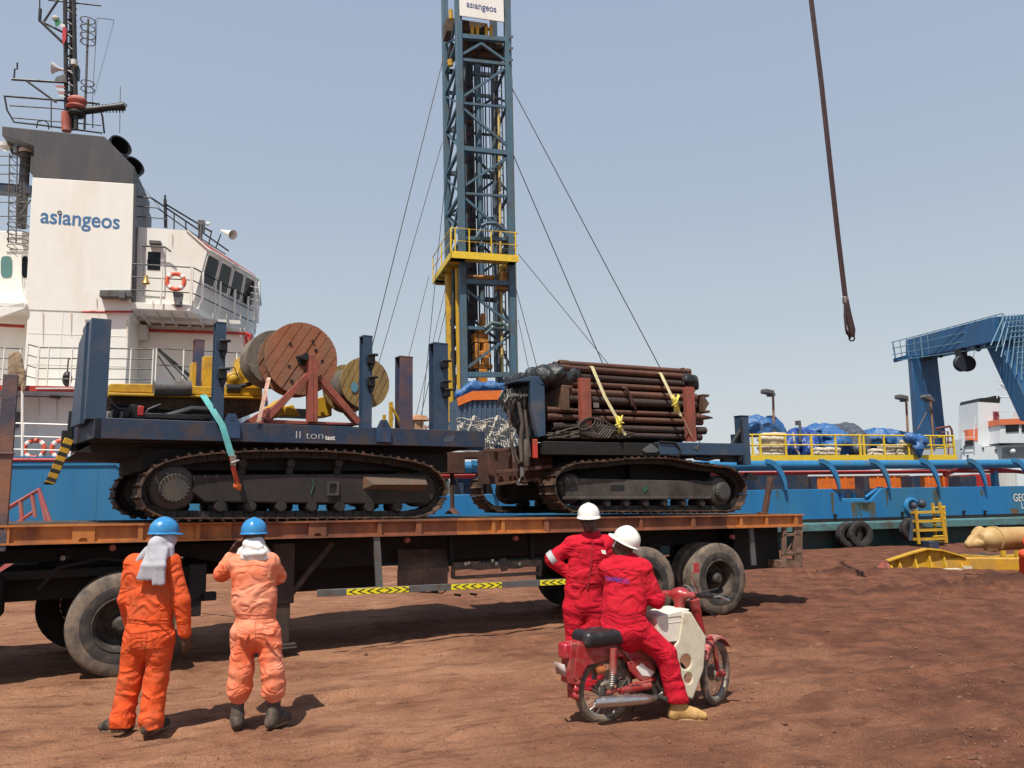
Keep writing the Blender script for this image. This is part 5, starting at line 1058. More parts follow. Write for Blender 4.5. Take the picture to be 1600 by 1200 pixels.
# leaf-spring like beam with pale chalk marks
spr = MB(); L_ = []
for k in range(12): t_ = k/11; L_.append(T.p(708+136*t_, 884-2-6*abs(t_-.5)*-1+ (3 if .2 < t_ < .8 else 0)-t_*5, .30))
for k in range(11): spr.beam(L_[k], L_[k+1], .10, .10)
L2 = [T.p(710+130*k/5, 903-k*1.5, .32) for k in range(6)]
for k in range(5): spr.beam(L2[k], L2[k+1], .05, .045)
spr.beam(L_[-1], T.p(842, 900, .32), .06, .05); spr.beam(L_[0], T.p(708, 904, .32), .05, .05); spr.beam(T.p(785, 872, .3), T.p(788, 892, .3), .09, .05); part('spare_carrier', spr, M('dusty_grey_brown', (.10, .075, .06), .8, 0, (.22, .15, .11), .42, 6, .3), tr, .01)
m = MB()
for x in (728, 733, 770, 776, 812): q = T.p(x, 879+rng.uniform(-3, 3), .24); m.box((q[0]-.02, .245, q[2]-.02), (q[0]+.02, .25, q[2]+.02))
part('chalk_mark', m, sackm, tr)
# side guard bar with hazard chevrons
G0, G1 = T.p(496, 927, -.01), T.p(890, 908.5, -.01)
gx = lambda t_, dz=0, dv=0: (G0[0]+(G1[0]-G0[0])*t_, -.02+dv, G0[2]+(G1[2]-G0[2])*t_+dz)
gb = part('side_guard', MB().prism([gx(0, -.042), gx(1, -.042), gx(1, .042), gx(0, .042)], (0, .035, 0)), greyst, tr, .005)
for x0, x1 in ((541, 638), (704, 783), (843, 891)):
    t0, t1 = (T.p(x0, 920, 0)[0]-G0[0])/(G1[0]-G0[0]), (T.p(x1, 915, 0)[0]-G0[0])/(G1[0]-G0[0]); t1 = min(t1, 1)
    st_ = part('hazard_tape', MB().prism([gx(t0, -.036, -.003), gx(t1, -.036, -.003), gx(t1, .036, -.003), gx(t0, .036, -.003)], (0, .002, 0)), hazy, gb)
    m = MB(); n = int((t1-t0)*(G1[0]-G0[0])/.115); mid = .5
    for k in range(n):
        tc_ = t0+(t1-t0)*(k+.5)/n; d = (.04 if k < n/2 else -.04)/(G1[0]-G0[0]); w2 = .035/(G1[0]-G0[0])
        if x0 == 843: d = .04/(G1[0]-G0[0])
        m.prism([gx(tc_-d, 0, -.005), gx(tc_+d, .03, -.005), gx(tc_+d+w2, .03, -.005), gx(tc_-d+w2, 0, -.005), gx(tc_+d+w2, -.03, -.005), gx(tc_+d, -.03, -.005)], (0, .002, 0))
    part('chevrons', m, hazb, gb)
m = MB(); 
for x, y in ((673, 921), (674, 922), (710, 927), (735, 926)): q = T.p(x, y+2, .02); m.tube([q, (q[0]+.1, .04, q[2]-.02)], .015, 5)
m.tube([T.p(655, 925, .02), T.p(690, 927, .02), T.p(700, 921, .02)], .008, 5); part('guard_clip', m, chass, tr)
# marker lamps under the rail
for x, y in ((176, 856), (637, 844), (807, 841), (1146, 839)):
    m = MB(); q = T.p(x, y, .06); m.cyl(q, (q[0], .12, q[2]), .035, n=12); part('side_marker', m, rustr, tr)
# wheels
def wheel(parent, c, R_, dual=.32, dark=False, name='wheel', flip=1):
    rt, rm = (rubberd if dark else rubber), rimm; fr_ = R_*.50
    wd = .27; m = MB(); pr = tyre_prof(R_, wd, fr_); cz_ = R_ if c[2] is None else c[2]; m.lathe(pr, (c[0], wd/2, cz_), (0, 1, 0), 44, True); ty = part('tyre', m, rt, parent)
    m = MB(); m.lathe([(fr_+.03, .012-.008), (fr_+.05, -.002), (R_*.70, -.004), (R_*.745, -.001), (R_*.745, .01)], (c[0], 0, cz_), (0, 1, 0), 44); part('sidewall', m, M('sidewall_dark', (.035, .032, .03), .8, 0, (.12, .09, .07), .40, 6, .2, .1, 60), ty)
    cz = R_ if c[2] is None else c[2]
    m = MB(); m.lathe([(fr_+.012, -.005), (fr_+.025, .0), (fr_+.025, .02), (fr_-.005, .03), (fr_-.03, .10), (fr_-.05, .20), (fr_*.62, .225), (fr_*.45, .20), (.0, .20)], (c[0], .0, cz), (0, 1, 0), 40); rim = part('rim', m, rm, ty)
    m = MB(); m.lathe([(.0, .02), (.055, .022), (.085, .05), (.10, .10), (.11, .2)], (c[0], 0, cz), (0, 1, 0), 20)
    for k in range(10): a = 2*pi*k/10; m.cyl((c[0]+.155*cos(a), .16, cz+.155*sin(a)), (c[0]+.155*cos(a), .2, cz+.155*sin(a)), .015, n=6)
    part('hub', m, rimm, ty)
    m = MB(); m.lathe(pr, (c[0], wd/2+dual, cz), (0, 1, 0), 36, True); part('inner_tyre', m, rt, parent)
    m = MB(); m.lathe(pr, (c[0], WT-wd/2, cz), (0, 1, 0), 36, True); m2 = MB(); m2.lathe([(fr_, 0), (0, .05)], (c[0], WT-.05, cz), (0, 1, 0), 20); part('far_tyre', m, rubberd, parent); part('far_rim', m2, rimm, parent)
    m = MB(); m.cyl((c[0], .2, cz), (c[0], WT-.2, cz), .07); part('axle', m, chass, parent)
for u in (8.71, 7.29):
    wheel(tr, (u, 0, None), .553)
m = MB()
for u in (8.71, 7.29): 
    for v in (.62, 1.75): m.prism([(u-.5, v, .72), (u, v, .64), (u+.5, v, .72), (u+.5, v, .80), (u, v, .74), (u-.5, v, .80)], (0, .08, 0))
for u in (6.7, 7.96, 9.3):
    for v in (.65, 1.78): m.prism([(u-.12, v, 1.1), (u+.12, v, 1.1), (u+.05, v, .74), (u-.05, v, .74)], (0, .05, 0))
part('suspension', m, chass, tr, .01)
for uu in (7.96, 6.62):
    pass
# mud flap strip, rear ladder frame
m = MB(); m.box(T.p(1171, 824, .1), tuple(np.array(T.p(1177, 846, .1))+(0, .05, 0))); m.beam(T.p(1173, 824, .1), T.p(1178, 883, .1), .09, .03); part('flap_bracket', m, greyst, tr)
fr0, fr1 = T.p(1223, 823, .04), T.p(1252, 887, .04)
m = MB(); 
for x in (1225, 1246): m.beam(T.p(x, 823, .05), T.p(x, 886, .05), .07 if x < 1240 else .18, .06)
for y in (836, 866): m.beam(T.p(1222, y, .05), T.p(1250, y-1, .05), .06, .05)
m.beam(T.p(1230, 864, .08), T.p(1240, 838, .08), .03, .03); a = T.p(1238, 884, .05); m.box((a[0]-.25, .05, a[2]-.02), (a[0]+.1, WT-.05, a[2]+.1)); part('rear_ladder', m, M('brown_frame', (.16, .09, .06), .75, 0, DUST, .42, 4, .3), tr, .006)
m = MB(); m.box((9.35, .35, .62), (10.35, 2.1, 1.35)); part('rear_box', m, chass, tr, .02)
# air hoses under the front: pale pipe seen through the gap
m = MB(); m.tube([T.p(98, 872, .6), T.p(118, 868, .9), T.p(150, 865, 1.2), T.p(200, 860, 1.3), T.p(245, 868, 1.2)], .03, 8); part('air_hose', m, steel, tr)

# ================================================================ TRACTOR (its rear end under the trailer)
tk = thing('tractor_unit', 'dark truck chassis with big dusty wheel under the front of the trailer', 'truck', T, (0, 0, 0))
def zk(x, y, v=0): return T.p(x, y, v)[2]
wheel(tk, (.22, 0, .555), .555)
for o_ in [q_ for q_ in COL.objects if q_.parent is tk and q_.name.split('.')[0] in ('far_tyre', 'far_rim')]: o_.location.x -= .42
for v in (.75, 1.65): m = MB(); m.box((-5.2, v, .80), (1.15, v+.09, 1.06)); part('frame_rail', m, chass, tk, .008)
m = MB(); m.box((-1.0, .45, 1.06), (.7, 2.05, 1.16)); m.lathe([(.52, 0), (.55, .03), (.55, .08), (0, .1)], (-.15, 1.25, 1.14), (0, 0, 1), 24); part('coupling_plate', m, chass, tk, .01)
for a, b, z0, z1, v in ((-3.4, -.95, .68, 1.12, .15), (-1.72, -1.12, .52, .70, .2), (-3.3, -1.62, .45, .72, .2)): m = MB(); m.box((a, v, z0), (b, v+.55, z1)); part('side_tank', m, chass, tk, .03)
m = MB(); m.box((.62, .35, .80), (1.0, 2.1, 1.12)); m.box((.95, .2, .56), (1.06, 2.3, .78)); q = T.p(318, 915, .2); m.box((q[0]-.16, .2, q[2]-.18), (q[0]+.03, .3, q[2]+.25)); m.box((q[0]-.05, .2, q[2]-.18), (q[0]+.15, .3, q[2]-.08)); part('tail_bracket', m, chass, tk, .015)
m = MB(); m.tube([(-.62, .3, .95), (-.45, .3, 1.18), (0, .3, 1.27), (.45, .3, 1.18), (.62, .3, .95)], .02); part('mudguard_stay', m, chass, tk)
# steering axle far ahead so the chassis does not float
for v in (.0, WT-.28): m = MB(); m.lathe(tyre_prof(.55, .27, .28), (-4.2, v+.135, .55), (0, 1, 0), 36, True); part('front_tyre', m, rubberd, tk)
m = MB(); m.box((-5.6, .05, .75), (-3.55, 2.45, 1.3)); m.box((-5.5, .05, 1.3), (-3.65, 2.45, 2.9)); part('cab', m, M('cab_red', (.3, .05, .04), .5, 0, DUST, .38, 2, .2), tk, .06)
m = MB(); m.box((-4.9, .03, 1.95), (-4.0, .05, 2.6)); part('cab_window', m, glass, tk)
# red lattice gangway between trailer and hull
gw_ = thing('gangway_ladder', 'dusty pink-red handrailed gangway slanting behind the trailer front', 'gangway', W, (-12.8, 17.0, 0)); Dg = 17.0
m = MB(); P = lambda x, y, d=0: W.p(x, y, Dg+d)
for d in (0, .7):
    m.tube([P(-30, 815, d), P(9, 796, d), P(61, 765, d), P(78, 816, d)], .05, 8); m.tube([P(8, 797, d), P(12, 818, d)], .045); m.tube([P(32, 783, d), P(35, 816, d)], .045); m.tube([P(50, 772, d), P(55, 808, d)], .04); m.tube([P(28, 816, d), P(52, 800, d)], .035); m.tube([P(61, 768, d), P(72, 818, d)], .03)
part('handrail', m, redrail, gw_)
m = MB()
for d in (0, .7):
    m.beam(P(-30, 920, d), P(48, 858, d), .10, .16); m.beam(P(-40, 900, d), P(72, 818, d), .08, .12)
for k in range(7): m.box(P(-20+k*12, 908-k*9.5, 0), tuple(np.array(P(-12+k*12, 906-k*9.5, 0))+(0, .7, .02)))
part('stringer', m, redrail, gw_)
m = MB()
for k in range(4): m.box(P(30+k*6, 868+rng.uniform(-2, 1), -1), tuple(np.array(P(36+k*6, 876, -1))+(0, .3, 0)))
m.tube([P(20, 872, -1), P(60, 871, -1)], .05); part('gangway_foot', m, redrail, gw_, .01)
# white mooring rope running behind the workers to the ship
m = MB(); m.tube([W.p(180, 857, 13.8), W.p(215, 860, 13.8), W.p(262, 866, 13.6), W.p(345, 877, 13.3), W.p(400, 884, 13.2)], .028, 8); solo('mooring_line', m, M('white_rope', (.62, .60, .55), .8, 0, (.4, .3, .2), .35, 9, .2), W, W.p(262, 866, 13.6), 'white rope stretched level under the trailer deck behind the two orange workers', 'rope')

# ================================================================ CRAWLERS
def belt(parent, fr, pts, v0, v1, pitch=.125, mt=trackm, grow=.035):
    P = [np.array((p[0], p[2])) for p in pts]; P.append(P[0]); seg = [np.linalg.norm(P[i+1]-P[i]) for i in range(len(P)-1)]; tot = sum(seg); n = int(tot/pitch)
    def at(s_):
        s_ %= tot; i = 0
        while s_ > seg[i]: s_ -= seg[i]; i += 1
        return P[i]+(P[i+1]-P[i])*(s_/seg[i])
    c = sum(P[:-1])/(len(P)-1); m = MB(); ch_ = MB()
    for k in range(n):
        a = at(k*tot/n); b = at((k+.93)*tot/n); t_ = (b-a)/np.linalg.norm(b-a); nn = np.array((t_[1], -t_[0]))
        if nn@((a+b)/2-c) < 0: nn = -nn
        j = rng.uniform(-.004, .004); a = a+nn*j
        def q(pt, v): return (pt[0], v, pt[1])
        o = a, b, b+nn*.018, a+nn*.018; m.prism([q(x, v0) for x in o], (0, v1-v0, 0))
        g0 = a+(b-a)*.05; g1 = a+(b-a)*.28; o = g0, g1, g1+nn*grow, g0+nn*(grow+.01); m.prism([q(x, v0+.004) for x in o], (0, v1-v0-.008, 0))
        o = a-nn*.075, b-nn*.075, b-nn*.001, a-nn*.001; ch_.prism([q(x, v0+.16) for x in o], (0, .07, 0)); ch_.prism([q(x, v1-.23) for x in o], (0, .07, 0))
    b_ = part('track_belt', m, mt, parent); part('track_chain', ch_, trackf, b_); return b_
def carrier(name, label, fr, base):
    return thing(name, label, 'tracked carrier', fr, base)
# ---- left carrier
k1 = carrier('tracked_carrier', 'blue flat platform on crawler tracks carrying the two cable drums', C1, C1.p(460, 808))
pA = [(262, 806), (232, 794), (220, 774), (222, 752), (236, 732), (262, 719), (300, 710), (345, 706), (400, 703), (450, 702), (500, 703), (550, 706), (600, 712), (645, 719), (672, 727), (690, 742), (698, 762), (694, 782), (676, 800), (650, 805)]
PA = [C1.p(x, y, 0) for x, y in pA]
PA = [(p[0], 0, p[2]-.02) for p in PA]
belt(k1, C1, PA, 0, .52)
fp = [(p[0], 0, p[2]) for p in PA]
belt(k1, C1, fp, 2.15, 2.67)
def trackframe(parent, fr, ol, v, w_, drum, idl, rr_, mt=trackf):
    m = MB(); m.prism([fr.p(x, y, v) for x, y in ol], (0, w_, 0)); return part('track_frame', m, mt, parent, .015)
for dv in (0, 2.15):
    m = MB(); m.prism([tuple(np.array(C1.p(x, y, .10))+(0, dv, 0)) for x, y in ((302, 742), (660, 740), (664, 786), (600, 788), (320, 785), (300, 770))], (0, .34, 0)); part('track_frame', m, trackf, k1, .02)
    m = MB(); cc = tuple(np.array(C1.p(272, 762, .06))+(0, dv, 0)); m.lathe([(0, -.03), (.15, -.03), (.17, 0), (.17, .05), (.24, .07), (.265, .10), (.265, .40), (0, .42)], cc, (0, 1, 0), 30)
    for k in range(22): a = 2*pi*k/22; m.cyl((cc[0]+.155*cos(a), cc[1]-.045, cc[2]+.155*sin(a)), (cc[0]+.155*cos(a), cc[1]-.02, cc[2]+.155*sin(a)), .011, n=6)
    part('final_drive', m, M('drive_hub_grey', (.055, .052, .048), .6, 0, (.10, .07, .05), .4, 6, .25), k1)
    m = MB(); cc = tuple(np.array(C1.p(660, 764, .12))+(0, dv, 0)); m.lathe([(0, 0), (.20, .0), (.24, .05), (.24, .25), (0, .28)], cc, (0, 1, 0), 26); part('idler_wheel', m, trackf, k1)
    for x in (345, 392, 440, 488, 532, 578, 622):
        m = MB(); cc = tuple(np.array(C1.p(x, 791, .1))+(0, dv, 0)); m.lathe([(0, 0), (.06, 0), (.075, .02), (.085, .05), (.085, .30), (0, .32)], cc, (0, 1, 0), 16); part('track_roller', m, trackf, k1)
    for x in (380, 455, 530):
        m = MB(); cc = tuple(np.array(C1.p(x, 724, .14))+(0, dv, 0)); m.cyl(cc, (cc[0], cc[1]+.2, cc[2]), .05); m.box((cc[0]-.04, cc[1]+.05, cc[2]-.15), (cc[0]+.04, cc[1]+.15, cc[2])); part('carrier_roller', m, trackf, k1)
m = MB(); W_ = C1.p(512, 752, .07); Z_ = C1.p(530, 774, .07)
m.box((W_[0], .075, Z_[2]), (W_[0]+.03, .1, W_[2])); m.box((Z_[0]-.03, .075, Z_[2]), (Z_[0], .1, W_[2])); m.box((W_[0]+.03, .075, Z_[2]), (Z_[0]-.03, .1, Z_[2]+.03)); m.box((W_[0]+.03, .075, W_[2]-.03), (Z_[0]-.03, .1, W_[2])); part('frame_port', m, MATS['drive_hub_grey'], k1)
m = MB(); m.box((W_[0]+.03, .092, Z_[2]+.03), (Z_[0]-.03, .1, W_[2]-.03)); part('port_hole', m, blkpl, k1)
m = MB(); a = [C1.p(x, y, .09) for x, y in ((567, 744), (664, 746), (664, 758), (585, 757))]; b = [C1.p(x, y, .0) for x, y in ((585, 757), (664, 758), (664, 752), (575, 751))]
m.add([C1.p(567, 744, .1), C1.p(664, 746, .1), C1.p(668, 757, -.0), C1.p(584, 757, -.0), C1.p(567, 764, .1), C1.p(664, 768, .1)], [(0, 3, 2, 1), (0, 4, 3), (1, 2, 5), (3, 4, 5, 2)]); part('step_plate', m, M('step_brown', (.12, .085, .06), .7, 0, RUST, .4, 5, .3), k1, fix=False)
m = MB(); m.tube([C1.p(487, 748, .09), C1.p(490, 757, .09), C1.p(486, 772, .09)], .008, 5); part('green_mark', m, M('green_paint', (.03, .09, .06), .6, var=.1), k1)
m = MB(); m.box((-1.0, .5, 1.95), (1.6, 2.2, 2.25)); m.cyl((-.2, 1.3, 2.2), (-.2, 1.3, 2.45), .6, n=24); m.box((-1.7, .3, 2.25), (2.3, 2.3, 2.52)); part('undercarriage', m, chass, k1, .02)
# platform
zp1, zp0 = C1.p(450, 663, 0)[2], C1.p(450, 692, 0)[2]; uL1, uR1 = C1.p(147, 660, 0)[0], C1.p(758, 685, 0)[0]
VW = 2.75
m = MB(); m.prism([(uL1, 0, zp0), (uR1, 0, zp0), (uR1, 0, zp1), (uL1, 0, zp1)], (0, .12, 0)); m.prism([(uL1, VW-.12, zp0), (uR1, VW-.12, zp0), (uR1, VW-.12, zp1), (uL1, VW-.12, zp1)], (0, .12, 0))
nose = C1.p(113, 680, .9); m.prism([(uL1, 0, zp0), (uL1, 0, zp1), (nose[0], 1.3, zp1), (nose[0], 1.3, zp0)], (.08, 0, 0)); m.prism([(uL1, VW, zp0), (uL1, VW, zp1), (nose[0], 1.3, zp1), (nose[0], 1.3, zp0)], (.08, 0, 0)); m.box((uR1-.1, .12, zp0), (uR1, VW-.12, zp1))
part('platform_rim', m, blue_dk, k1, .006)
m = MB(); m.prism([(uL1+.05, .1, 0), (uR1-.05, .1, 0), (uR1-.05, VW-.1, 0), (uL1+.05, VW-.1, 0), (nose[0]+.08, 1.3, 0)], (0, 0, .04)); m.v = [(p[0], p[1], p[2]+zp1-.10) for p in m.v]; part('platform_deck', m, M('deck_grey_blue', (.05, .06, .075), .7, 0, (.10, .06, .045), .45, 3, .3), k1)
m = MB(); m.prism([C1.p(x, y, .35) for x, y in ((120, 706), (150, 690), (740, 700), (650, 716), (560, 709), (300, 708), (230, 712))], (0, 2.0, 0)); part('belly_frame', m, chass, k1)
for x in (362, 600):
    a = C1.p(x, 660, -.03); m = MB(); m.prism([(a[0]-.10, -.04, zp0+.04), (a[0]+.10, -.04, zp0+.04), (a[0]+.09, -.04, zp1), (a[0]+.04, -.04, zp1+.10), (a[0]-.04, -.04, zp1+.10), (a[0]-.09, -.04, zp1)], (0, .038, 0)); m.lathe([(.015, 0), (.028, 0), (.028, -.003), (.015, -.003)], (a[0], -.041, zp1+.045), (0, 1, 0), 12, True); part('lifting_lug', m, blue_p, k1)
q = C1.p(484, 681, -.01); lettering('chalk_writing', 'II ton', .135, M('chalk', (.62, .62, .6), .9, var=.2), k1, ((q[0], -.004, q[2]+.005), (1, 0, 0), (0, 0, 1)), .002, -.018, 1.3)
q = C1.p(516, 684, -.01); lettering('chalk_writing', 'test', .085, white, k1, ((q[0], -.004, q[2]), (1, 0, 0), (0, 0, 1)), .002, .02, 1.0)
m = MB(); P = [C1.p(x, y, -.003) for x, y in ((693, 690), (697, 681), (712, 680), (706, 690))]; m.prism(P, (0, .002, 0)); part('paint_scuff', m, M('scuff_pale', (.10, .13, .16), .8, 0, (.05, .07, .1), .5, 8, .3), k1)
# posts: (x0,x1,ytop,v,mat)
blue_r = M('blue_post_rusty', (.030, .065, .14), .5, 0, (.22, .09, .05), .5, .9, .3, .1, 30)
def post(x0, x1, yt, v, dep, mt=blue_p, zb_=None, cap=True):
    a, c = C1.p(x0, yt, v), C1.p(x1, yt, v); m = MB(); m.box((a[0], v, zp1-.1), (c[0], v+.012, a[2])); m.box((a[0], v+dep-.012, zp1-.1), (c[0], v+dep, a[2])); m.box((a[0]+(c[0]-a[0])*.3, v+.012, zp1-.1), (a[0]+(c[0]-a[0])*.3+.012, v+dep-.012, a[2]))
    m.box((a[0]-.004, v-.004, a[2]-.001), (c[0]+.004, v+dep+.004, a[2]+.015)); return part('post', m, mt, k1)
blu2 = M('blue_post_paint', (.032, .066, .118), .45, 0, (.10, .09, .10), .34, 2, .2, .08, 30)
a, c = C1.p(143, 496, .0), C1.p(175, 492, .0); zt_p = a[2]
m = MB(); m.box((a[0], 0, zp1-.02), (c[0], .02, zt_p)); m.box((a[0], .02, zp1-.02), (a[0]+.02, .28, zt_p)); m.box((c[0]-.02, .02, zp1-.02), (c[0], .28, zt_p)); m.box((a[0], .26, zp1-.02), (c[0], .28, zt_p)); part('end_post', m, blu2, k1, .006)
b1 = C1.p(123, 560, .62); m = MB(); m.prism([(a[0]-.03, .29, zp1-.05), (a[0]-.03, .29, zt_p-.05), (b1[0], .75, zt_p-.17), (b1[0]-.03, .8, zp1-.05)], (.05, 0, 0)); m.box((a[0]-.02, .28, zt_p-.03), (c[0], .75, zt_p+.01)); part('end_post_flange', m, blu2, k1, .004)
for x0, x1, yt, v, dep, mt in ((338, 354, 504, .05, .14, blu2), (568, 582, 525, .05, .14, blu2), (678, 700, 536, .06, .16, blu2), (625, 645, 557, 1.2, .18, blue_r), (305, 320, 531, 2.3, .14, blue_r)): post(x0, x1, yt, v, dep, mt)
m = MB()
for x, y in ((349, 541), (348, 585), (580, 562), (580, 597)): q = C1.p(x, y, .02); m.box((q[0]-.05, -.03, q[2]-.06), (q[0]+.04, .08, q[2]+.05)); m.prism([(q[0]-.02, 0, q[2]-.05), (q[0]+.05, 0, q[2]-.05), (q[0]+.02, 0, q[2]-.14), (q[0]-.02, 0, q[2]-.14)], (0, .06, 0)); m.tube([(q[0]-.06, -.04, q[2]+.055), (q[0]+.07, -.04, q[2]+.06)], .02)
for x, y in ((694, 570), (694, 602), (697, 615)): q = C1.p(x, y, .02); m.box((q[0]-.04, -.03, q[2]-.05), (q[0]+.05, .1, q[2]+.05)); m.tube([(q[0]-.05, -.04, q[2]+.05), (q[0]+.08, -.04, q[2]+.05)], .018)
part('post_bracket', m, blkpl, k1, .01)
# yellow machinery frame on the deck behind
mc = thing('yellow_machine', 'yellow winch machine on a long yellow skid beam on the left platform', 'machine', C1, C1.p(280, 650, 1.2))
m = MB(); P = [C1.p(x, y, 1.1) for x, y in ((172, 599), (250, 600), (340, 605), (410, 606), (410, 619), (172, 612))]; m.prism(P, (0, .5, 0)); m.prism([C1.p(x, y, 1.0) for x, y in ((170, 613), (410, 620), (410, 623), (170, 618))], (0, .8, 0)); part('skid_beam', m, yel, mc, .01)
m = MB(); m.prism([C1.p(x, y, 1.1) for x, y in ((172, 618), (410, 624), (410, 640), (380, 652), (180, 632))], (0, .8, 0)); part('skid_underside', m, M('dark_yellow', (.10, .065, .03), .8, 0, (.03, .02, .015), .5, 4, .3), mc)  # block under the beam, in a much darker yellow-brown
m = MB(); m.cyl(C1.p(240, 607, 1.0), C1.p(298, 607, 1.0), .10, n=20); m.cyl(C1.p(258, 607, 1.0), C1.p(260, 607, 1.0), .106, n=20); part('silencer', m, greyst, mc)
m = MB()
for (x0, y0, x1, y1, v) in ((193, 637, 202, 652, .6), (204, 632, 222, 654, .9), (228, 645, 320, 656, .5), (250, 636, 340, 650, 1.2), (176, 640, 196, 656, 1.0), (305, 640, 350, 655, .8)): m.box(C1.p(x0, y0, v), tuple(np.array(C1.p(x1, y1, v))+(0, .5, 0)))
m.tube([C1.p(173, 631, .5), C1.p(186, 640, .5), C1.p(196, 640, .5)], .02); m.tube([C1.p(248, 655, .6), C1.p(300, 640, .6), C1.p(340, 642, .6)], .05); m.tube([C1.p(226, 650, .6), C1.p(232, 640, .6), C1.p(252, 632, .6)], .02); part('engine_block', m, blkpl, mc, .015)
m = MB(); m.box(C1.p(216, 634, .7), tuple(np.array(C1.p(225, 650, .7))+(0, .05, 0))); part('red_tank', m, redp, mc, .01)
for x0, x1, yt in ((300, 306, 566), (319, 331, 556)):
    m = MB(); a, c = C1.p(x0, yt, 1.9), C1.p(x1, 607, 1.9); m.box(a, (c[0], 2.05, c[2])); part('yellow_upright', m, yel, mc, .008)
for pts in (((376, 556), (388, 555), (402, 600), (408, 610), (385, 612), (368, 600)), ((494, 622), (519, 616), (519, 650), (494, 652)), ((446, 634), (458, 632), (470, 650), (446, 650)), ((420, 636), (440, 622), (445, 650), (415, 652)), ((360, 600), (372, 578), (384, 590), (380, 612))):
    m = pxprism(MB(), C1, pts, 1.35, 1.7); part('guard_plate', m, yel, mc, .015)
m = MB(); m.sphere(C1.p(364, 592, 1.2), .10, 14, (1, 1, .95)); m.cyl(C1.p(352, 590, 1.2), C1.p(372, 592, 1.2), .055); part('yellow_motor', m, yel, mc)
m = MB(); m.tube([C1.p(352, 575, 1.1), C1.p(366, 574, 1.1), C1.p(372, 588, 1.1)], .008, 5); m.tube([C1.p(365, 606, 1.1), C1.p(390, 600, 1.1), C1.p(410, 590, 1.1)], .03); m.cyl(C1.p(354, 607, 1.1), C1.p(375, 608, 1.1), .06); m.box(C1.p(455, 638, 1.5), tuple(np.array(C1.p(495, 652, 1.5))+(0, .3, 0))); part('machine_hose', m, blkpl, mc)
m = MB()
for (x0, x1, yt) in ((610, 614, 628), (600, 603, 648)): m.box(C1.p(x0, yt, 1.3), tuple(np.array(C1.p(x1, 668, 1.3))+(0, .06, 0)))
m.beam(C1.p(612, 635, 1.3), C1.p(626, 662, 1.3), .03, .03); solo('yellow_bracket', m, yel, C1, C1.p(612, 668, 1.3), 'thin yellow steel bracket standing right of the yellow-faced drum', 'bracket')
m = MB(); m.prism([C1.p(x, y, .3) for x, y in ((380, 660), (420, 636), (426, 640), (400, 662))], (0, .1, 0)); m.prism([C1.p(x, y, .15) for x, y in ((409, 655), (560, 661), (562, 664), (408, 662))], (0, .9, 0)); 
stand = thing('drum_stand', 'faded red steel A-frame stand in front of the big red-faced drum', 'stand', C1, C1.p(490, 662, .12))
part('base_rail', m, rustr, stand, .006)
m = MB(); q = lambda x, y, v=.12: C1.p(x, y, v)
m.beam(q(484, 556), q(484, 660), .05, .16); m.beam(q(491, 562, .10), q(491, 660, .10), .05, .14); part('upright', m, rustr, stand, .004)
for a, b in (((482, 586), (414, 656)), ((498, 588), (560, 660))): m = MB(); m.beam(q(*a), q(*b), .05, .085); part('diagonal_strut', m, rustr, stand, .004)
m = MB(); m.beam(q(484, 556, 1.05), q(484, 660, 1.05), .05, .14); m.beam(q(474, 590, 1.05), q(420, 656, 1.05), .05, .08); m.beam(q(494, 590, 1.05), q(555, 660, 1.05), .05, .08); part('rear_frame', m, rustr, stand, .004)
# drums
def drum(name, label, cx, cy, v0, v1, R_, Rc, ang, wood, holes, grp=None, wrap=ropeg, plank=.11):
    c = C1.p(cx, cy, v0); t_ = thing(name, label, 'cable drum', C1, c, grp); d = Vector((cos(ang), 0, sin(ang))); e = Vector((-sin(ang), 0, cos(ang)))
    for nm, v in (('flange', v0), ('rear_flange', v1-.06)):
        m = MB(); n = int(2*R_/plank)
        for k in range(n):
            a = -R_+2*R_*k/n+.004; b = -R_+2*R_*(k+1)/n-.004; A = []; B = []; j = rng.uniform(-.005, .005)
            for i in range(7):
                s_ = a+(b-a)*i/6; h = sqrt(max(R_*R_-s_*s_, 1e-6)); A.append(Vector(c)+d*s_+e*h); B.append(Vector(c)+d*s_-e*h)
            P = A+B[::-1]; m.prism([(p.x, v+j, p.z) for p in P], (0, .028, 0))
        k0 = len(m.v); m.lathe([(.07, .03), (R_-.006, .03), (R_-.006, .058), (.07, .058)], (c[0], v, c[2]), (0, 1, 0), 44, True); fl_ = part(nm, m, wood, t_, label=None)
    m = MB(); prof = [(Rc*.96, .06)]; w_ = v1-v0-.12; n = 15
    for k in range(n*2+1): prof.append((Rc+(.018 if k % 2 else -.006), .06+w_*k/(n*2)))
    prof.append((Rc*.96, v1-v0-.06)); m.lathe(prof, (c[0], v0, c[2]), (0, 1, 0), 44); part('wound_cable', m, wrap, t_)
    m = MB()
    for hx, hy in holes: q_ = C1.p(hx, hy, v0-.012); m.lathe([(.010, 0), (.021, .0), (.021, .02), (.0, .02)], (q_[0], v0-.01, q_[2]), (0, 1, 0), 12)
    part('bolt', m, blkpl, t_); m = MB(); m.cyl((c[0], v0-.16, c[2]), (c[0], v1+.16, c[2]), .045); m.prism([(c[0]-.09, v0-.012, c[2]+.02), (c[0]+.10, v0-.012, c[2]+.05), (c[0]+.08, v0-.012, c[2]-.10), (c[0]-.04, v0-.012, c[2]-.09)], (0, .01, 0)); part('shaft', m, blkpl, t_)
    return t_
drum('cable_drum', 'large wooden cable drum with red-stained plank face, strapped on the left platform', 472, 560, .24, .60, .475, .38, radians(-32), woodr, ((454, 537), (489, 533), (494, 547), (452, 572), (504, 564), (456, 595)))
drum('cable_drum', 'smaller wooden cable drum with yellow weathered plank face, right of the red-faced drum', 571, 598, .55, 1.30, .36, .27, radians(-25), woody, ((564, 597),), plank=.09)
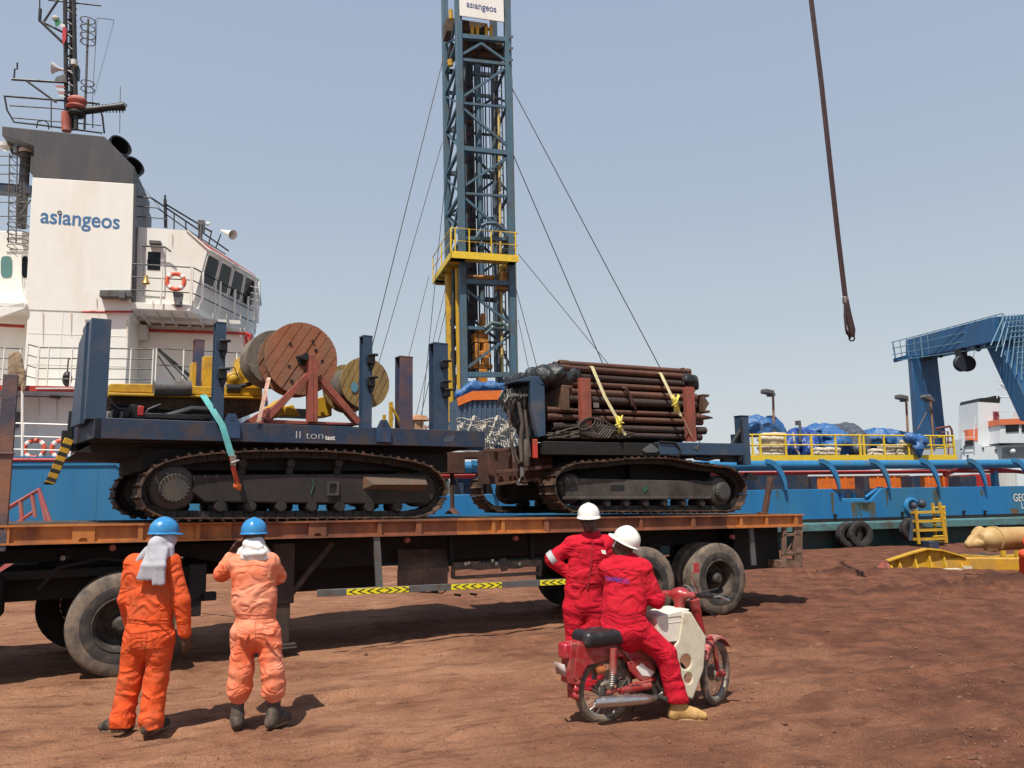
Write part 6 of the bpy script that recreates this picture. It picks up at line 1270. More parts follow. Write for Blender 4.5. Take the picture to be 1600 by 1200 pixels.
m = MB(); q_ = C1.p(554, 605, .53); m.prism([(q_[0]+.05*cos(k*pi/5), .535, q_[2]+.075*sin(k*pi/5)) for k in range(10)], (0, .004, 0)); 
o_ = [o for o in COL.objects if o.name.startswith('cable_drum')][-1]; part('blue_patch', m, M('patch_blue', (.10, .30, .42), .7, var=.2), o_)
# pale lining behind the big drum: the drum behind it shows as a wound roll at its left
m = MB(); c = C1.p(431, 559, .66); m.lathe([(.05, 0), (.37, 0), (.37, .03), (.36, .05)]+[(.355+(.012 if k % 2 else 0), .06+k*.02) for k in range(14)]+[(.36, .35), (.37, .36), (.37, .40), (.05, .40)], c, (0, 1, 0), 44, True); solo('cable_reel', m, M('wrapped_reel', (.23, .20, .16), .8, 0, (.12, .09, .07), .48, 6, .35, .4, 25), C1, c, 'grey wrapped cable reel half hidden behind the big red-faced drum', 'cable reel')
# straps
m = MB(); m.strip([C1.p(*t_) for t_ in ((317, 617, .3), (330, 637, .06), (347, 664, -.05), (352, 680, -.06), (358, 700, -.08), (362, 712, -.09))], .075, .006, (1, .1, .25)); sp_ = thing('ratchet_strap', 'teal ratchet strap with red tail holding the left platform down to its track', 'strap', C1, C1.p(372, 762, -.05)); part('webbing', m, strapc, sp_)
m = MB(); m.strip([C1.p(*t_) for t_ in ((362, 712, -.09), (365, 733, -.10), (370, 752, -.06), (371, 758, -.04))], .055, .006, (1, 0, .15)); part('red_webbing', m, M('red_strap', (.5, .07, .03), .7, var=.2), sp_)
m = MB(); m.box(C1.p(361, 711, -.12), tuple(np.array(C1.p(369, 728, -.12))+(0, .03, 0))); m.tube([C1.p(361, 724, -.13), C1.p(374, 719, -.13)], .014); part('ratchet', m, steel, sp_, .004)
m = MB(); m.sphere(C1.p(371, 759, -.03), .05, 10, (1, .5, .8)); m.tube([C1.p(368, 750, -.05), C1.p(375, 766, -.03)], .016); part('hook', m, M('hook_orange', (.75, .16, .03), .5, 0, RUST, .35, 9, .2), sp_)
m = MB(); m.strip([C1.p(*t_) for t_ in ((420, 590, .2), (413, 620, .05), (405, 655, -.02), (403, 660, -.02))], .05, .006, (1, 0, .1)); solo('drum_strap', m, M('pale_strap', (.62, .42, .32), .7, 0, (.4, .2, .15), .45, 9, .2), C1, C1.p(404, 660, 0), 'pale pink lashing strap running down left of the big red-faced drum', 'strap')
# striped bar hanging at the front left corner
hb = thing('striped_bar', 'yellow and black striped steel bar hanging off the left end of the platform', 'bar', C1, C1.p(92, 720, 1.1)); v = 1.1
m = MB(); a, c = C1.p(108, 686, v), C1.p(78, 755, v); m.beam(a, c, .06, .10); bar = part('bar', m, yel, hb, .006)
m = MB(); A_, B_ = Vector(a), Vector(c)
for k in range(5): p0 = A_.lerp(B_, .12+k*.19); p1 = A_.lerp(B_, .20+k*.19); m.beam(p0, p1, .064, .104)
part('black_stripes', m, hazb, bar)
m = MB(); m.box(C1.p(69, 752, v), tuple(np.array(C1.p(85, 757, v))+(0, .12, 0))); m.box(C1.p(97, 672, v), tuple(np.array(C1.p(104, 696, v))+(0, .1, 0))); m.beam(C1.p(112, 642, v), C1.p(108, 690, v), .06, .05); m.box(C1.p(100, 685, v), tuple(np.array(C1.p(114, 704, v))+(0, .1, 0))); part('bar_bracket', m, blkpl, hb, .008)

# ---- right carrier
k2 = thing('tracked_carrier', 'rusty crawler-tracked carrier loaded with bundled drill pipes', 'tracked carrier', T, T.p(1010, 799))
pB = [(897, 798), (880, 789), (869, 770), (868, 750), (880, 732), (903, 724), (952, 721), (985, 717), (1035, 716), (1057, 718), (1098, 727), (1140, 731), (1157, 741), (1166, 758), (1165, 778), (1157, 793), (1145, 797)]
PB = [T.p(x, y, .03) for x, y in pB]
belt(k2, T, PB, .03, .53); belt(k2, T, [(p[0]-.28, p[1], p[2]) for p in PB], 1.95, 2.45)
for dv in (0, 1.92):
    m = MB(); m.prism([tuple(np.array(T.p(x, y, .14))+(0, dv, 0)) for x, y in ((882, 747), (1113, 752), (1113, 778), (884, 779))], (0, .30, 0)); m.prism([tuple(np.array(T.p(x, y, .12))+(0, dv, 0)) for x, y in ((880, 776), (1112, 776), (1112, 780), (880, 781))], (0, .05, 0)); part('track_frame', m, M('track_frame_dusty', (.085, .07, .058), .75, 0, (.03, .024, .02), .46, 3, .35, .15, 30), k2, .01)
    m = MB(); cc = tuple(np.array(T.p(1129, 768, .10))+(0, dv, 0)); m.lathe([(0, -.05), (.11, -.05), (.15, -.02), (.15, .03), (.215, .06), (.235, .09), (.235, .38), (0, .40)], cc, (0, 1, 0), 28)
    for k in range(18): a = 2*pi*k/18; m.cyl((cc[0]+.125*cos(a), cc[1]-.05, cc[2]+.125*sin(a)), (cc[0]+.125*cos(a), cc[1]-.02, cc[2]+.125*sin(a)), .011, n=6)
    part('final_drive', m, MATS['drive_hub_grey'], k2)
    m = MB(); cc = tuple(np.array(T.p(893, 763, .16))+(0, dv, 0)); m.lathe([(0, 0), (.19, 0), (.23, .05), (.23, .22), (0, .25)], cc, (0, 1, 0), 26); part('idler_wheel', m, trackf, k2)
    for x in (918, 950, 980, 1010, 1040, 1070, 1098):
        m = MB(); cc = tuple(np.array(T.p(x, 786, .14))+(0, dv, 0)); m.lathe([(0, 0), (.05, 0), (.065, .02), (.078, .05), (.078, .28), (0, .30)], cc, (0, 1, 0), 16); part('track_roller', m, trackf, k2)
m = MB()
for x0, x1 in ((889, 903), (954, 976)): m.box(T.p(x0, 758, .135), tuple(np.array(T.p(x1, 766, .135))+(0, .02, 0)))
part('frame_port', m, blkpl, k2)
m = MB(); P = [T.p(x, y, .132) for x, y in ((1003, 763), (1009, 758), (1013, 764), (1006, 771))]; m.prism(P, (0, .004, 0)); part('green_mark', m, MATS['green_paint'], k2)
m = MB(); m.box(T.p(985, 750, .55), tuple(np.array(T.p(1110, 722, .55))+(0, 1.4, 0))); m.box(T.p(905, 752, .7), tuple(np.array(T.p(1000, 700, .7))+(0, 1.2, 0))); part('undercarriage', m, chass, k2, .02)
zq1 = T.p(1000, 692, .05)[2]; zq0 = T.p(1000, 712, .05)[2]
uql, uqr = T.p(852, 700, .05)[0], T.p(1162, 705, .05)[0]
m = MB(); m.box((uql, .05, zq0), (uqr-1.0, .17, zq1)); m.box((uql, 2.3, zq0), (uqr, 2.42, zq1)); m.box((uql, .17, zq0+.02), (uqr-.3, 2.3, zq1-.01)); part('bed_frame', m, chass, k2, .01)
m = MB(); a = T.p(1030, 694, .04); m.box((a[0], .04, zq0+.02), (uqr, .19, zq1+.02)); part('blue_side_beam', m, blu2, k2, .008)
m = MB(); m.prism([T.p(x, y, .03) for x, y in ((1004, 703), (1018, 693), (1030, 703), (1026, 707), (1008, 707))], (0, .02, 0)); m.prism([T.p(x, y, .03) for x, y in ((1084, 700), (1094, 694), (1089, 703))], (0, .03, 0)); part('side_bracket', m, greyst, k2)
# rear blue uprights
m = MB(); a, c = T.p(1157, 650, .10), T.p(1174, 726, .10); m.box((a[0], .10, c[2]), (c[0], .26, a[2])); m.box((a[0]-.012, .09, a[2]), (c[0]+.012, .27, a[2]+.014)); part('end_post', m, blu2, k2, .008)
m = MB(); a, c = T.p(1150, 678, .16), T.p(1157, 722, .16); m.box((a[0], .14, c[2]), (c[0]-.01, .3, a[2])); a, c = T.p(1130, 704, .2), T.p(1157, 722, .2); m.box((a[0], .2, c[2]), (c[0], .3, a[2])); part('end_bracket', m, blue_dk, k2, .008)
m = MB(); m.tube([T.p(1158, 655, .07), T.p(1159, 690, .07), T.p(1157, 720, .07)], .02); m.tube([T.p(1157, 672, .1), T.p(1146, 690, .1), T.p(1130, 712, .1), T.p(1105, 718, .1), T.p(1085, 716, .1)], .03); m.box(T.p(1166, 744, .1), tuple(np.array(T.p(1184, 750, .1))+(0, .1, 0))); m.box(T.p(1170, 738, .1), tuple(np.array(T.p(1176, 746, .1))+(0, .1, 0)))
for k in range(5): m.tube([T.p(1095+k*5, 712+k, .12), T.p(1110+k*5, 716, .14), T.p(1125+k*3, 713, .12)], .018)
m.tube([T.p(1030, 690, .03), T.p(1055, 692, .03), T.p(1063, 702, .03), T.p(1060, 713, .03), T.p(1044, 711, .03)], .016); part('rear_hoses', m, blkpl, k2)
# left blue plate, frame and rusty hull
m = MB(); m.prism([T.p(x, y, .12) for x, y in ((829, 593), (851, 604), (853, 681), (840, 683), (831, 640))], (0, .10, 0)); m.prism([T.p(x, y, .12) for x, y in ((804, 596), (829, 588), (842, 588), (851, 602), (829, 596))], (0, .5, 0)); part('front_post', m, blu2, k2, .008)
m = MB(); a, c = T.p(834, 686, .1), T.p(841, 716, .1); m.box((a[0], .1, c[2]), (c[0], .16, a[2])); part('red_jack', m, M('jack_red', (.55, .05, .03), .5, 0, RUST, .35, 6, .2), k2, .01)
hul = M('rusty_red_hull', (.14, .055, .042), .75, 0, (.05, .03, .025), .45, 3, .35, .2, 30)
m = MB(); m.prism([T.p(x, y, .75) for x, y in ((762, 703), (850, 697), (862, 712), (868, 748), (764, 757))], (0, .4, 0)); part('rusty_hull', m, hul, k2, .01)
m = MB(); 
m.beam(T.p(756, 704, .6), T.p(850, 702, .4), .06, .05); m.beam(T.p(775, 738, .6), T.p(862, 729, .3), .06, .05); m.beam(T.p(775, 757, .6), T.p(845, 748, .45), .05, .04)
for x in (775, 797, 818, 838): m.beam(T.p(x, 702, .6), T.p(x+1, 756, .6), .05, .03)
part('hull_ribs', m, rusty, k2, .006)
m = MB(); m.box(T.p(700, 706, 2.2), tuple(np.array(T.p(727, 740, 2.2))+(0, .4, 0))); m.cyl(T.p(706, 740, 2.3), T.p(707, 800, 2.3), .035); m.lathe([(.14, 0), (.05, .08), (.04, .1)], T.p(707, 803, 2.3), (0, 0, 1), 14); m.box(T.p(727, 705, 2.2), tuple(np.array(T.p(760, 716, 2.2))+(0, .4, 0))); part('front_jack', m, rusty, k2, .01)
m = MB(); m.tube([T.p(816, 730, .3), T.p(816, 744, .3)], .035); m.tube([T.p(808, 757, .3), T.p(816, 740, .3), T.p(824, 757, .3), T.p(808, 757, .3)], .016); part('hanging_ring', m, steel, k2)
# red pin posts in front of the pipes
for x0, x1, y0, y1 in ((908, 925, 590, 660), (1073, 1089, 604, 690)):
    m = MB(); a, c = T.p(x0, y0, .06), T.p(x1, y1, .06); m.box((a[0], .06, c[2]), (c[0], .075, a[2])); m.box((a[0], .075, c[2]), (a[0]+.012, .17, a[2])); m.box((c[0]-.012, .075, c[2]), (c[0], .17, a[2])); m.prism([(a[0], .06, c[2]), (c[0], .06, c[2]), (c[0]+.02, .06, c[2]-.12), (a[0]+.06, .06, c[2]-.12)], (0, .1, 0)) if x0 < 1000 else None
    part('red_post', m, rustr, k2, .004)
# ---- pipes
def pipe_thing(v, za, ua, ub, r, mt, lab, grp, hollow=True, n=12):
    m = MB(); sl = rng.uniform(-.004, .004)
    m.lathe([(r*.72, 0), (r, 0), (r, .0), (r*1.22, .01), (r*1.22, .16), (r, .18), (r, ub-ua-.18), (r*1.2, ub-ua-.16), (r*1.2, ub-ua), (r*.72, ub-ua), (r*.72, ub-ua-.2), (0, ub-ua-.2)], (ua, v, za), (1, 0, sl), n)
    m.lathe([(r*.72, 0), (r*.72, .25), (0, .25)], (ua, v, za), (1, 0, 0), n)
    return solo('drill_pipe', m, mt, T, (ua, v, za), lab, 'pipe', grp)
def ZP(y, x=1000): return T.p(x, y, .25)[2]
layers = [
 (ZP(681), .048, 8, 5.86, 8.70, pipem2, 'dark drill pipe in the lowest row of the right pipe load'),
 (ZP(670), .052, 8, 5.90, 8.72, pipem2, 'rusty drill pipe in the second lowest row of the right pipe load'),
 (ZP(657), .046, 9, 5.74, 8.68, pipem, 'rusty open-ended pipe in the third row up, ends showing left of the red post'),
 (ZP(645), .036, 10, 5.84, 8.62, pipem, 'thin brown rod in the middle row of the right pipe load'),
 (ZP(629), .062, 7, 6.10, 8.62, pipem2, 'thick dark collar pipe in the lower row of the steel-framed bundle'),
 (ZP(617), .058, 7, 6.10, 8.60, pipem, 'thick rusty pipe in the middle row of the steel-framed bundle'),
 (ZP(606), .045, 8, 6.12, 8.55, pipem, 'rusty pipe in the top row of the steel-framed bundle'),
 (ZP(594), .052, 7, 6.0, 8.55, pipem2, 'dark pipe in the lower row of the tarp-wrapped top bundle'),
 (ZP(584), .050, 7, 6.0, 8.55, pipem, 'rusty pipe in the upper row of the tarp-wrapped top bundle'),
 (ZP(576), .042, 6, 6.0, 8.5, pipem, 'thin rusty pipe lying on the very top of the right pipe load')]
for i, (z, r, n, ua, ub, mt, lab) in enumerate(layers):
    for k in range(n):
        pipe_thing(.24+k*1.15/n+rng.uniform(-.01, .01), z+rng.uniform(-.012, .012), ua+rng.uniform(-.07, .07), ub+rng.uniform(-.06, .06)-(k*.01), r, mt, lab, 'pipes: '+lab[:40])
m = MB(); a = T.p(1112, 653, .22); m.lathe([(.055, 0), (.055, .35), (.012, .62), (0, .63)], (a[0]-.62, .2, a[2]), (1, 0, 0), 14); solo('pointed_pile', m, pipem, T, (a[0], .2, a[2]), 'pointed rusty pipe tip sticking out past the right red post', 'pipe')
bf = thing('bundle_frame', 'brown square steel frame plates clamping the middle pipe bundle', 'frame', T, T.p(880, 640, .2))
for x0, x1, y0, y1 in ((876, 888, 602, 642), (1096, 1103, 616, 645)):
    m = MB(); a, c = T.p(x0, y0, .18), T.p(x1, y1, .18); m.box((a[0], .16, c[2]), (a[0]+.05, 1.45, a[2])); m.box((a[0], .14, a[2]-.04), (c[0]+.06, 1.4, a[2])); m.box((a[0], .14, c[2]), (c[0]+.06, 1.4, c[2]+.04)); m.box((a[0], .13, c[2]), (c[0], .16, a[2])) if x0 < 1000 else m.prism([(a[0], .14, c[2]), (c[0]+.05, .14, (a[2]+c[2])/2), (a[0], .14, a[2])], (0, .03, 0)); part('end_plate', m, M('brown_plate', (.13, .07, .04), .7, 0, (.05, .03, .02), .42, 4, .3), bf, .008)
m = MB(); m.box(T.p(848, 575, .45), tuple(np.array(T.p(870, 640, .45))+(0, .8, 0))); part('inner_shadow_box', m, chass, bf) if False else None
def tarpwrap(pts, v0, v1, lab, h=.022):
    P = []; 
    for x, y, r in pts:
        for v in np.linspace(v0, v1, 4): P.append((np.array(T.w(T.p(x, y, .2)[:1]+(v,)+T.p(x, y, .2)[2:])), r))
    lo = np.min([p-r-.15 for p, r in P], 0); hi = np.max([p+r+.15 for p, r in P], 0); s = SDF(lo, hi, h); n = 4
    for i in range(0, len(P), n):
        for j in range(n-1): s.cap(P[i+j][0], P[i+j+1][0], P[i][1], k=.05)
        if i+n < len(P):
            for j in range(n): s.cap(P[i+j][0], P[i+n+j][0], P[i][1], P[i+n][1], k=.05)
    s.wrinkle(.055, 5, .8).wrinkle(.02, 14, .8); sdfpart('black_tarp', s, tarpb, (lab, 'tarp', None, T.p(pts[0][0], pts[0][1]+20, .3)), fr=T)
tarpwrap(((855, 587, .13), (875, 586, .14), (896, 585, .13)), .3, 1.25, 'crumpled black tarp tied round the left end of the top pipe bundle')
tarpwrap(((1073, 594, .10), (1085, 597, .11)), .3, 1.2, 'crumpled black tarp tied round the right end of the top pipe bundle')
m = MB()
for x in (904, 1068): 
    a = T.p(x, 575, .14); c = T.p(x, 600, .14); m.tube([(a[0], .15, c[2]), (a[0], .13, a[2]), (a[0], 1.2, a[2]+.02)], .008, 5)
m.tube([T.p(976, 607, .16), T.p(985, 618, .14), T.p(990, 632, .16), T.p(993, 640, .2)], .022); m.tube([T.p(972, 606, .2), T.p(978, 606, .14), T.p(984, 617, .13), T.p(988, 634, .14)], .018); part('tie_rope', m, rusty, bf)
m = MB(); m.box(T.p(927, 629, .15), tuple(np.array(T.p(936, 637, .15))+(0, .01, 0))); part('steel_tag', m, steel, bf)
# dark filler of the load behind left: the hose and tarp tangle
s_ = None
def tangle(name, lab, segs, h, mt, cat, amp=.02, k=.04, wf=6):
    P = []; 
    for (x0, y0, v0_, r0), (x1, y1, v1_, r1) in segs: P.append((np.array(T.w(T.p(x0, y0, v0_))), r0, np.array(T.w(T.p(x1, y1, v1_))), r1))
    lo = np.min([np.minimum(p[0]-p[1], p[2]-p[3]) for p in P], 0)-.15; hi = np.max([np.maximum(p[0]+p[1], p[2]+p[3]) for p in P], 0)+.15; s = SDF(lo, hi, h)
    for a, ra, b, rb in P: s.cap(a, b, ra, rb, k=k)
    s.wrinkle(amp, wf, .8); x, y = segs[0][0][:2]; return sdfpart(name, s, mt, (lab, cat, None, T.p(x, y+30, .4)), fr=T)
tangle('black_tarp', 'black tarp hanging in a point left of the blue front post', [((800, 612, .6, .10), (826, 606, .4, .12)), ((792, 618, .6, .09), (812, 660, .5, .09)), ((812, 615, .5, .12), (818, 670, .45, .08)), ((822, 610, .4, .11), (826, 690, .4, .06)), ((815, 660, .5, .09), (822, 712, .4, .05)), ((786, 625, .6, .04), (800, 650, .55, .06))], .022, tarpb, 'tarp', .022)
m = MB(); gr = [(0, 0)]
for k in range(26):
    x = 784+rng.uniform(0, 40); y = 610+rng.uniform(-4, 10); v = .3+rng.uniform(-.1, .12)
    m.tube([T.p(x, y, v), T.p(x+rng.uniform(-6, 6), y+rng.uniform(4, 14), v-.05), T.p(x+rng.uniform(-8, 8), y+rng.uniform(12, 34), v)], .014, 5)
for k in range(8):
    x = 790+k*4.5; q = T.p(x, 614+rng.uniform(-5, 5), .22); m.cyl(q, (q[0]+.06, .2, q[2]-.03), .022, n=8)
solo('hose_tangle', m, M('grey_hose', (.16, .15, .14), .55, .2, (.05, .04, .035), .45, 8, .3), T, T.p(800, 640, .3), 'tangle of grey hoses and couplings over the hanging black tarp', 'hoses')
m = MB(); 
for pts, r in ((((810, 628), (816, 660), (813, 690), (815, 722)), .028), (((795, 640), (797, 680), (803, 722)), .016), (((800, 690), (806, 712), (811, 724)), .016), (((820, 640), (824, 680), (828, 714)), .022)): m.tube([T.p(x, y, .18) for x, y in pts], r)
m.lathe([(.03, .0), (.05, -.1), (.05, -.38), (.04, -.4)], T.p(822, 686, .2), (0, 0, 1), 14); solo('hanging_hose', m, M('brown_hose', (.13, .10, .085), .7, 0, (.05, .04, .03), .45, 6, .3), T, T.p(815, 722, .2), 'long hydraulic hoses hanging down left of the red jack', 'hoses')
# coil of black rope lying in front of the pipe ends
m = MB()
for k in range(15):
    pts = []; x0 = 856+rng.uniform(-3, 10); x1 = 975+rng.uniform(-25, 20); dip = rng.uniform(0, 10)
    for j in range(9): t_ = j/8; pts.append(T.p(x0+(x1-x0)*t_, 682-dip*.2+4*sin(t_*5+k)-(10*sin(t_*pi) if k % 3 == 0 else 0), .08+.1*rng.random()))
    m.tube(pts, .013, 5)
for k in range(4):
    c = T.p(916+k*3, 662+k*1.5, .05); m.tube([(c[0]+(.15+.02*k)*cos(a), .03+.01*k, c[2]+(.08+.01*k)*sin(a)+.05*cos(a)) for a in np.linspace(0, 2*pi, 14)[:-1]], .013, 5, closed=True)
for k in range(5):
    m.tube([T.p(902+k*2, 658, .05), T.p(908+k*5, 676, .04), T.p(930+k*5, 684, .04), T.p(950+k*3, 664+k, .05), T.p(942, 656, .06)], .014, 5)
solo('rope_coil', m, M('dark_rope', (.06, .05, .042), .85, 0, (.12, .09, .07), .42, 9, .3), T, T.p(920, 680, .1), 'loose coil of dark wire rope in front of the lower pipes', 'rope coil')
# load straps
for pts, lab in ((((925, 573), (945, 620), (966, 657), (972, 672), (977, 680)), 'yellow-white load strap over the pipes, the one nearer the left red post'), (((1032, 583), (1046, 612), (1056, 635), (1064, 650)), 'yellow-white load strap over the pipes, the one nearer the right red post')):
    st_ = thing('load_strap', lab, 'strap', T, T.p(pts[-1][0], pts[-1][1], .05), 'yellow straps over the pipes'); x, y = pts[0]; q0 = T.p(x, y, .16); P = [(q0[0], 1.45, q0[2]-.1), (q0[0], 1.3, q0[2]+.01), (q0[0], .22, q0[2]+.012), T.p(x, y, .12)]+[T.p(a, b, .03) for a, b in pts[1:]]
    m = MB(); m.strip(P, .055, .005, (1, 0, .2)); part('webbing', m, strapw, st_)
    m = MB(); kx, ky = (968, 663) if x < 1000 else (1056, 630)
    for k in range(14): a = T.p(kx+rng.uniform(-6, 6), ky+rng.uniform(-14, 14), .0); b = T.p(kx+rng.uniform(-6, 6), ky+rng.uniform(-14, 14), .0); c = T.p(kx, ky+rng.uniform(-6, 6), -.05); m.strip([a, c, b], .045, .005, (rng.uniform(-1, 1), .3, rng.uniform(-1, 1)))
    part('strap_knot', m, strapy, st_)
m = MB(); m.tube([T.p(1064, 648, .04), T.p(1072, 664, .04), T.p(1080, 682, .04)], .014); solo('lashing_line', m, M('tan_lashing', (.4, .25, .15), .8, var=.2), T, T.p(1080, 690, .04), 'tan lashing running down from the right strap knot to the red post', 'strap')
# ================================================================ PEOPLE
skin = M('dark_brown_skin', (.075, .038, .025), .5, 0, None, var=.12, bump=.08, bs=60)
cov_o = M('orange_coverall', (.78, .105, .026), .85, 0, (.50, .10, .04), .42, 5, .18, .25, 120, spec=.2, fold=5.5)
cov_f = M('faded_orange_coverall', (.80, .17, .075), .85, 0, (.82, .36, .23), .47, 2.2, .16, .25, 120, spec=.2, fold=5.5)
cov_r = M('red_coverall', (.56, .009, .028), .85, 0, (.44, .014, .024), .42, 5, .18, .25, 120, spec=.2, fold=5.5)
cloth_g = M('grey_scarf', (.46, .46, .50), .9, 0, (.36, .36, .40), .45, 6, .12, .3, 90, spec=.1)
cloth_w = M('white_scarf', (.74, .72, .70), .9, 0, (.6, .58, .56), .42, 6, .1, .3, 90, spec=.1)
hat_b = M('blue_helmet', (.03, .23, .52), .28, 0, (.10, .26, .42), .34, 14, .1, coat=.3)
hat_w = M('white_helmet', (.80, .78, .72), .3, 0, (.52, .42, .30), .32, 12, .06, coat=.3)
boot_d = M('dusty_dark_boot', (.022, .018, .016), .7, 0, (.14, .09, .06), .38, 12, .25, .2, 60)
boot_g = M('dusty_grey_boot', (.06, .048, .038), .8, 0, (.16, .11, .08), .42, 12, .25, .2, 60)
boot_t = M('tan_boot', (.52, .31, .10), .75, 0, (.36, .22, .10), .42, 12, .2, .2, 60)
sole_m = M('boot_sole', (.16, .11, .08), .9, 0, DUST, .45, 12, .2)
hair_m = M('black_hair', (.012, .010, .009), .8, var=.2)
refl = M('grey_reflective_band', (.55, .55, .57), .35, .2, (.35, .3, .3), .35, 12, .15)
nz = lambda v: np.array(v, float)/np.linalg.norm(v)
def hand(s, wr, d, pn, sd_, curl=.5, L_=.185, spread=.12):
    """wrist, pointing dir, palm normal, thumb side direction; four bent fingers and a thumb"""
    wr = np.array(wr, float); d = nz(d); pn = nz(np.array(pn)-d*np.dot(pn, d)); sd_ = nz(np.array(sd_)-d*np.dot(sd_, d)-pn*np.dot(pn, sd_))
    pc = wr+d*.05; s.rbox(pc, (.050, .040, .015), axes=(d, sd_, pn), rd=.013, k=.012); s.cap(wr-d*.01, wr+d*.03, .025, .028, k=.015, f=pn, sq=.75)
    for i, (o, ln) in enumerate(((.030, .072), (.010, .080), (-.011, .074), (-.031, .058))):
        a = wr+d*.092+sd_*o; fd = nz(d+sd_*o*spread*12*.1)
        c1, c2, c3 = curl*.5, curl*1.25, curl*1.8
        for c, f_, r0, r1 in ((c1, .45, .0098, .0092), (c2, .32, .0092, .0085), (c3, .25, .0085, .0075)):
            dd = nz(fd*cos(c)+pn*sin(c)); b = a+dd*ln*f_; s.cap(a, b, r0, r1, k=.003); a = b
    a = wr+d*.025+sd_*.034; b = a+nz(d*.7+sd_*.65+pn*.35)*.038; c = b+nz(d*.95+sd_*.15+pn*.5)*.032; s.cap(a, b, .013, .0115, k=.01); s.cap(b, c, .0108, .009, k=.003)
def bounds(J, mg=.3):
    P = np.array([np.array(v, float) for v in J]); return P.min(0)-mg, P.max(0)+mg
def figure(label, base, J, bf, hf, hup, mats, opt):
    """J: joints in world metres, seen off the photograph at each person's own distance; bf/hf: body and head facing"""
    t_ = thing('person', label, 'person', W, base)
    bf = nz(bf); hf = nz(hf); hup = nz(hup); hf = nz(hf-hup*np.dot(hf, hup)); hr = np.cross(hf, hup); up = np.array((0, 0, 1.)); br = nz(np.cross(bf, up))
    j = {k: np.array(v, float) for k, v in J.items()}
    lo, hi = bounds(list(j.values()), .26)
    # ---- body: one continuous skin figure
    s = SDF(lo, hi, .0075); hc = j['head']
    s.ell(hc+hf*-.012+hup*.02, (.076, .092, .110), axes=(hr, hf, hup), k=.0); s.ell(hc+hf*.03-hup*.055, (.056, .062, .062), axes=(hr, hf, hup), k=.03); s.cap(hc+hf*.062-hup*.092, hc+hf*.058-hup*.094, .024, k=.025)
    s.cap(hc+hf*.083+hup*.012, hc+hf*.106-hup*.022, .009, .015, k=.014); s.cap(hc+hf*.098-hup*.028-hr*.010, hc+hf*.098-hup*.028+hr*.010, .010, k=.008)
    s.cap(hc+hf*.086-hup*.052-hr*.018, hc+hf*.086-hup*.052+hr*.018, .0085, k=.006); s.cap(hc+hf*.084-hup*.066-hr*.014, hc+hf*.084-hup*.066+hr*.014, .009, k=.006)
    s.cap(hc+hf*.082+hup*.030-hr*.04, hc+hf*.082+hup*.030+hr*.04, .009, k=.012)
    for q in (-1, 1):
        s.ell(hc+hf*.088+hup*.006+hr*q*.031, (.017, .012, .013), axes=(hr, hf, hup), sub=True); s.ell(hc+hf*.074+hup*.006+hr*q*.031, (.013, .014, .012), axes=(hr, hf, hup), k=.003)
        s.ell(hc+hr*q*.080-hup*.008-hf*.008, (.010, .020, .032), axes=(hr, hf, hup), k=.008)
    s.cap(j['neck'], hc-hup*.07-hf*.02, .062, .056, k=.03); ch_ = j['chest']; pe = j['pelvis']; mid = (ch_+pe)/2
    s.cap(ch_, mid, .150, .130, k=.04, f=bf, sq=.70); s.cap(mid, pe, .130, .150, k=.04, f=bf, sq=.72); s.cap(j['neck'], ch_, .07, .13, k=.05, f=bf, sq=.75)
    for q in 'LR':
        s.cap(j['sh'+q], j['el'+q], .050, .040, k=.03); s.cap(j['el'+q], j['wr'+q], .040, .026, k=.015); s.cap(ch_+(j['sh'+q]-ch_)*.4, j['sh'+q], .06, .052, k=.04)
        s.cap(j['hp'+q], j['kn'+q], .088, .056, k=.03); s.cap(j['kn'+q], j['an'+q], .054, .036, k=.02); s.cap(j['an'+q]-up*.03, j['toe'+q]-up*.0, .036, .03, k=.02)
        h_ = opt['hands'][q]; hand(s, j['wr'+q], *h_)
    bm_ = sdfpart('body', s, mats['skin'], t_)
    # ---- coverall, loose and creased
    c = SDF(lo, hi, .008); TW, DP = opt.get('tw', .205), opt.get('sq', .66); wr_ = opt.get('waist', .185)
    c.cap(ch_+up*.01, mid, TW, TW*.97, k=.05, f=bf, sq=DP); c.cap(mid, pe+up*.09, TW*.97, wr_, k=.05, f=bf, sq=DP+.02); c.cap(pe+up*.08, pe-up*.03, wr_, opt.get('hipw', .205), k=.04, f=bf, sq=DP+.08)
    c.cap(j['neck']-up*.02, ch_+up*.05, .085, .15, k=.06, f=bf, sq=.78)
    sl = opt.get('sleeve', {})
    for q in 'LR':
        c.cap(ch_+(j['sh'+q]-ch_)*.5, j['sh'+q], .095, .078, k=.05); c.cap(j['sh'+q], j['el'+q], .080, .066, k=.04)
        e = j['el'+q]; w_ = j['wr'+q]; c.cap(e, e+(w_-e)*opt.get('cuff', .93), .066, .050, k=.02)
        kn, an = j['kn'+q], j['an'+q]; TH, KN, HM = opt.get('legr', (.115, .093, .092)); he = kn+(an-kn)*opt.get('hem', .93)
        c.cap(j['hp'+q], kn, TH, KN, k=.03); c.cap(kn, he, KN, HM, k=.03)
        if opt.get('gather'): c.cap(he+up*.03, he+up*.05, HM+.018, k=.03); c.cap(he-up*.05, he-up*.045, HM-.03, k=.02)
        if not opt.get('gather'):
            hz_ = opt.get('hemz', .05); c.cap(he, an-up*.05, HM, HM*1.02, k=.02); c.rbox((an[0], an[1], hz_-.25), (.19, .19, .25), rd=.002, k=0, sub=True)
    for bx in opt.get('keep', []): c.cap(*bx)
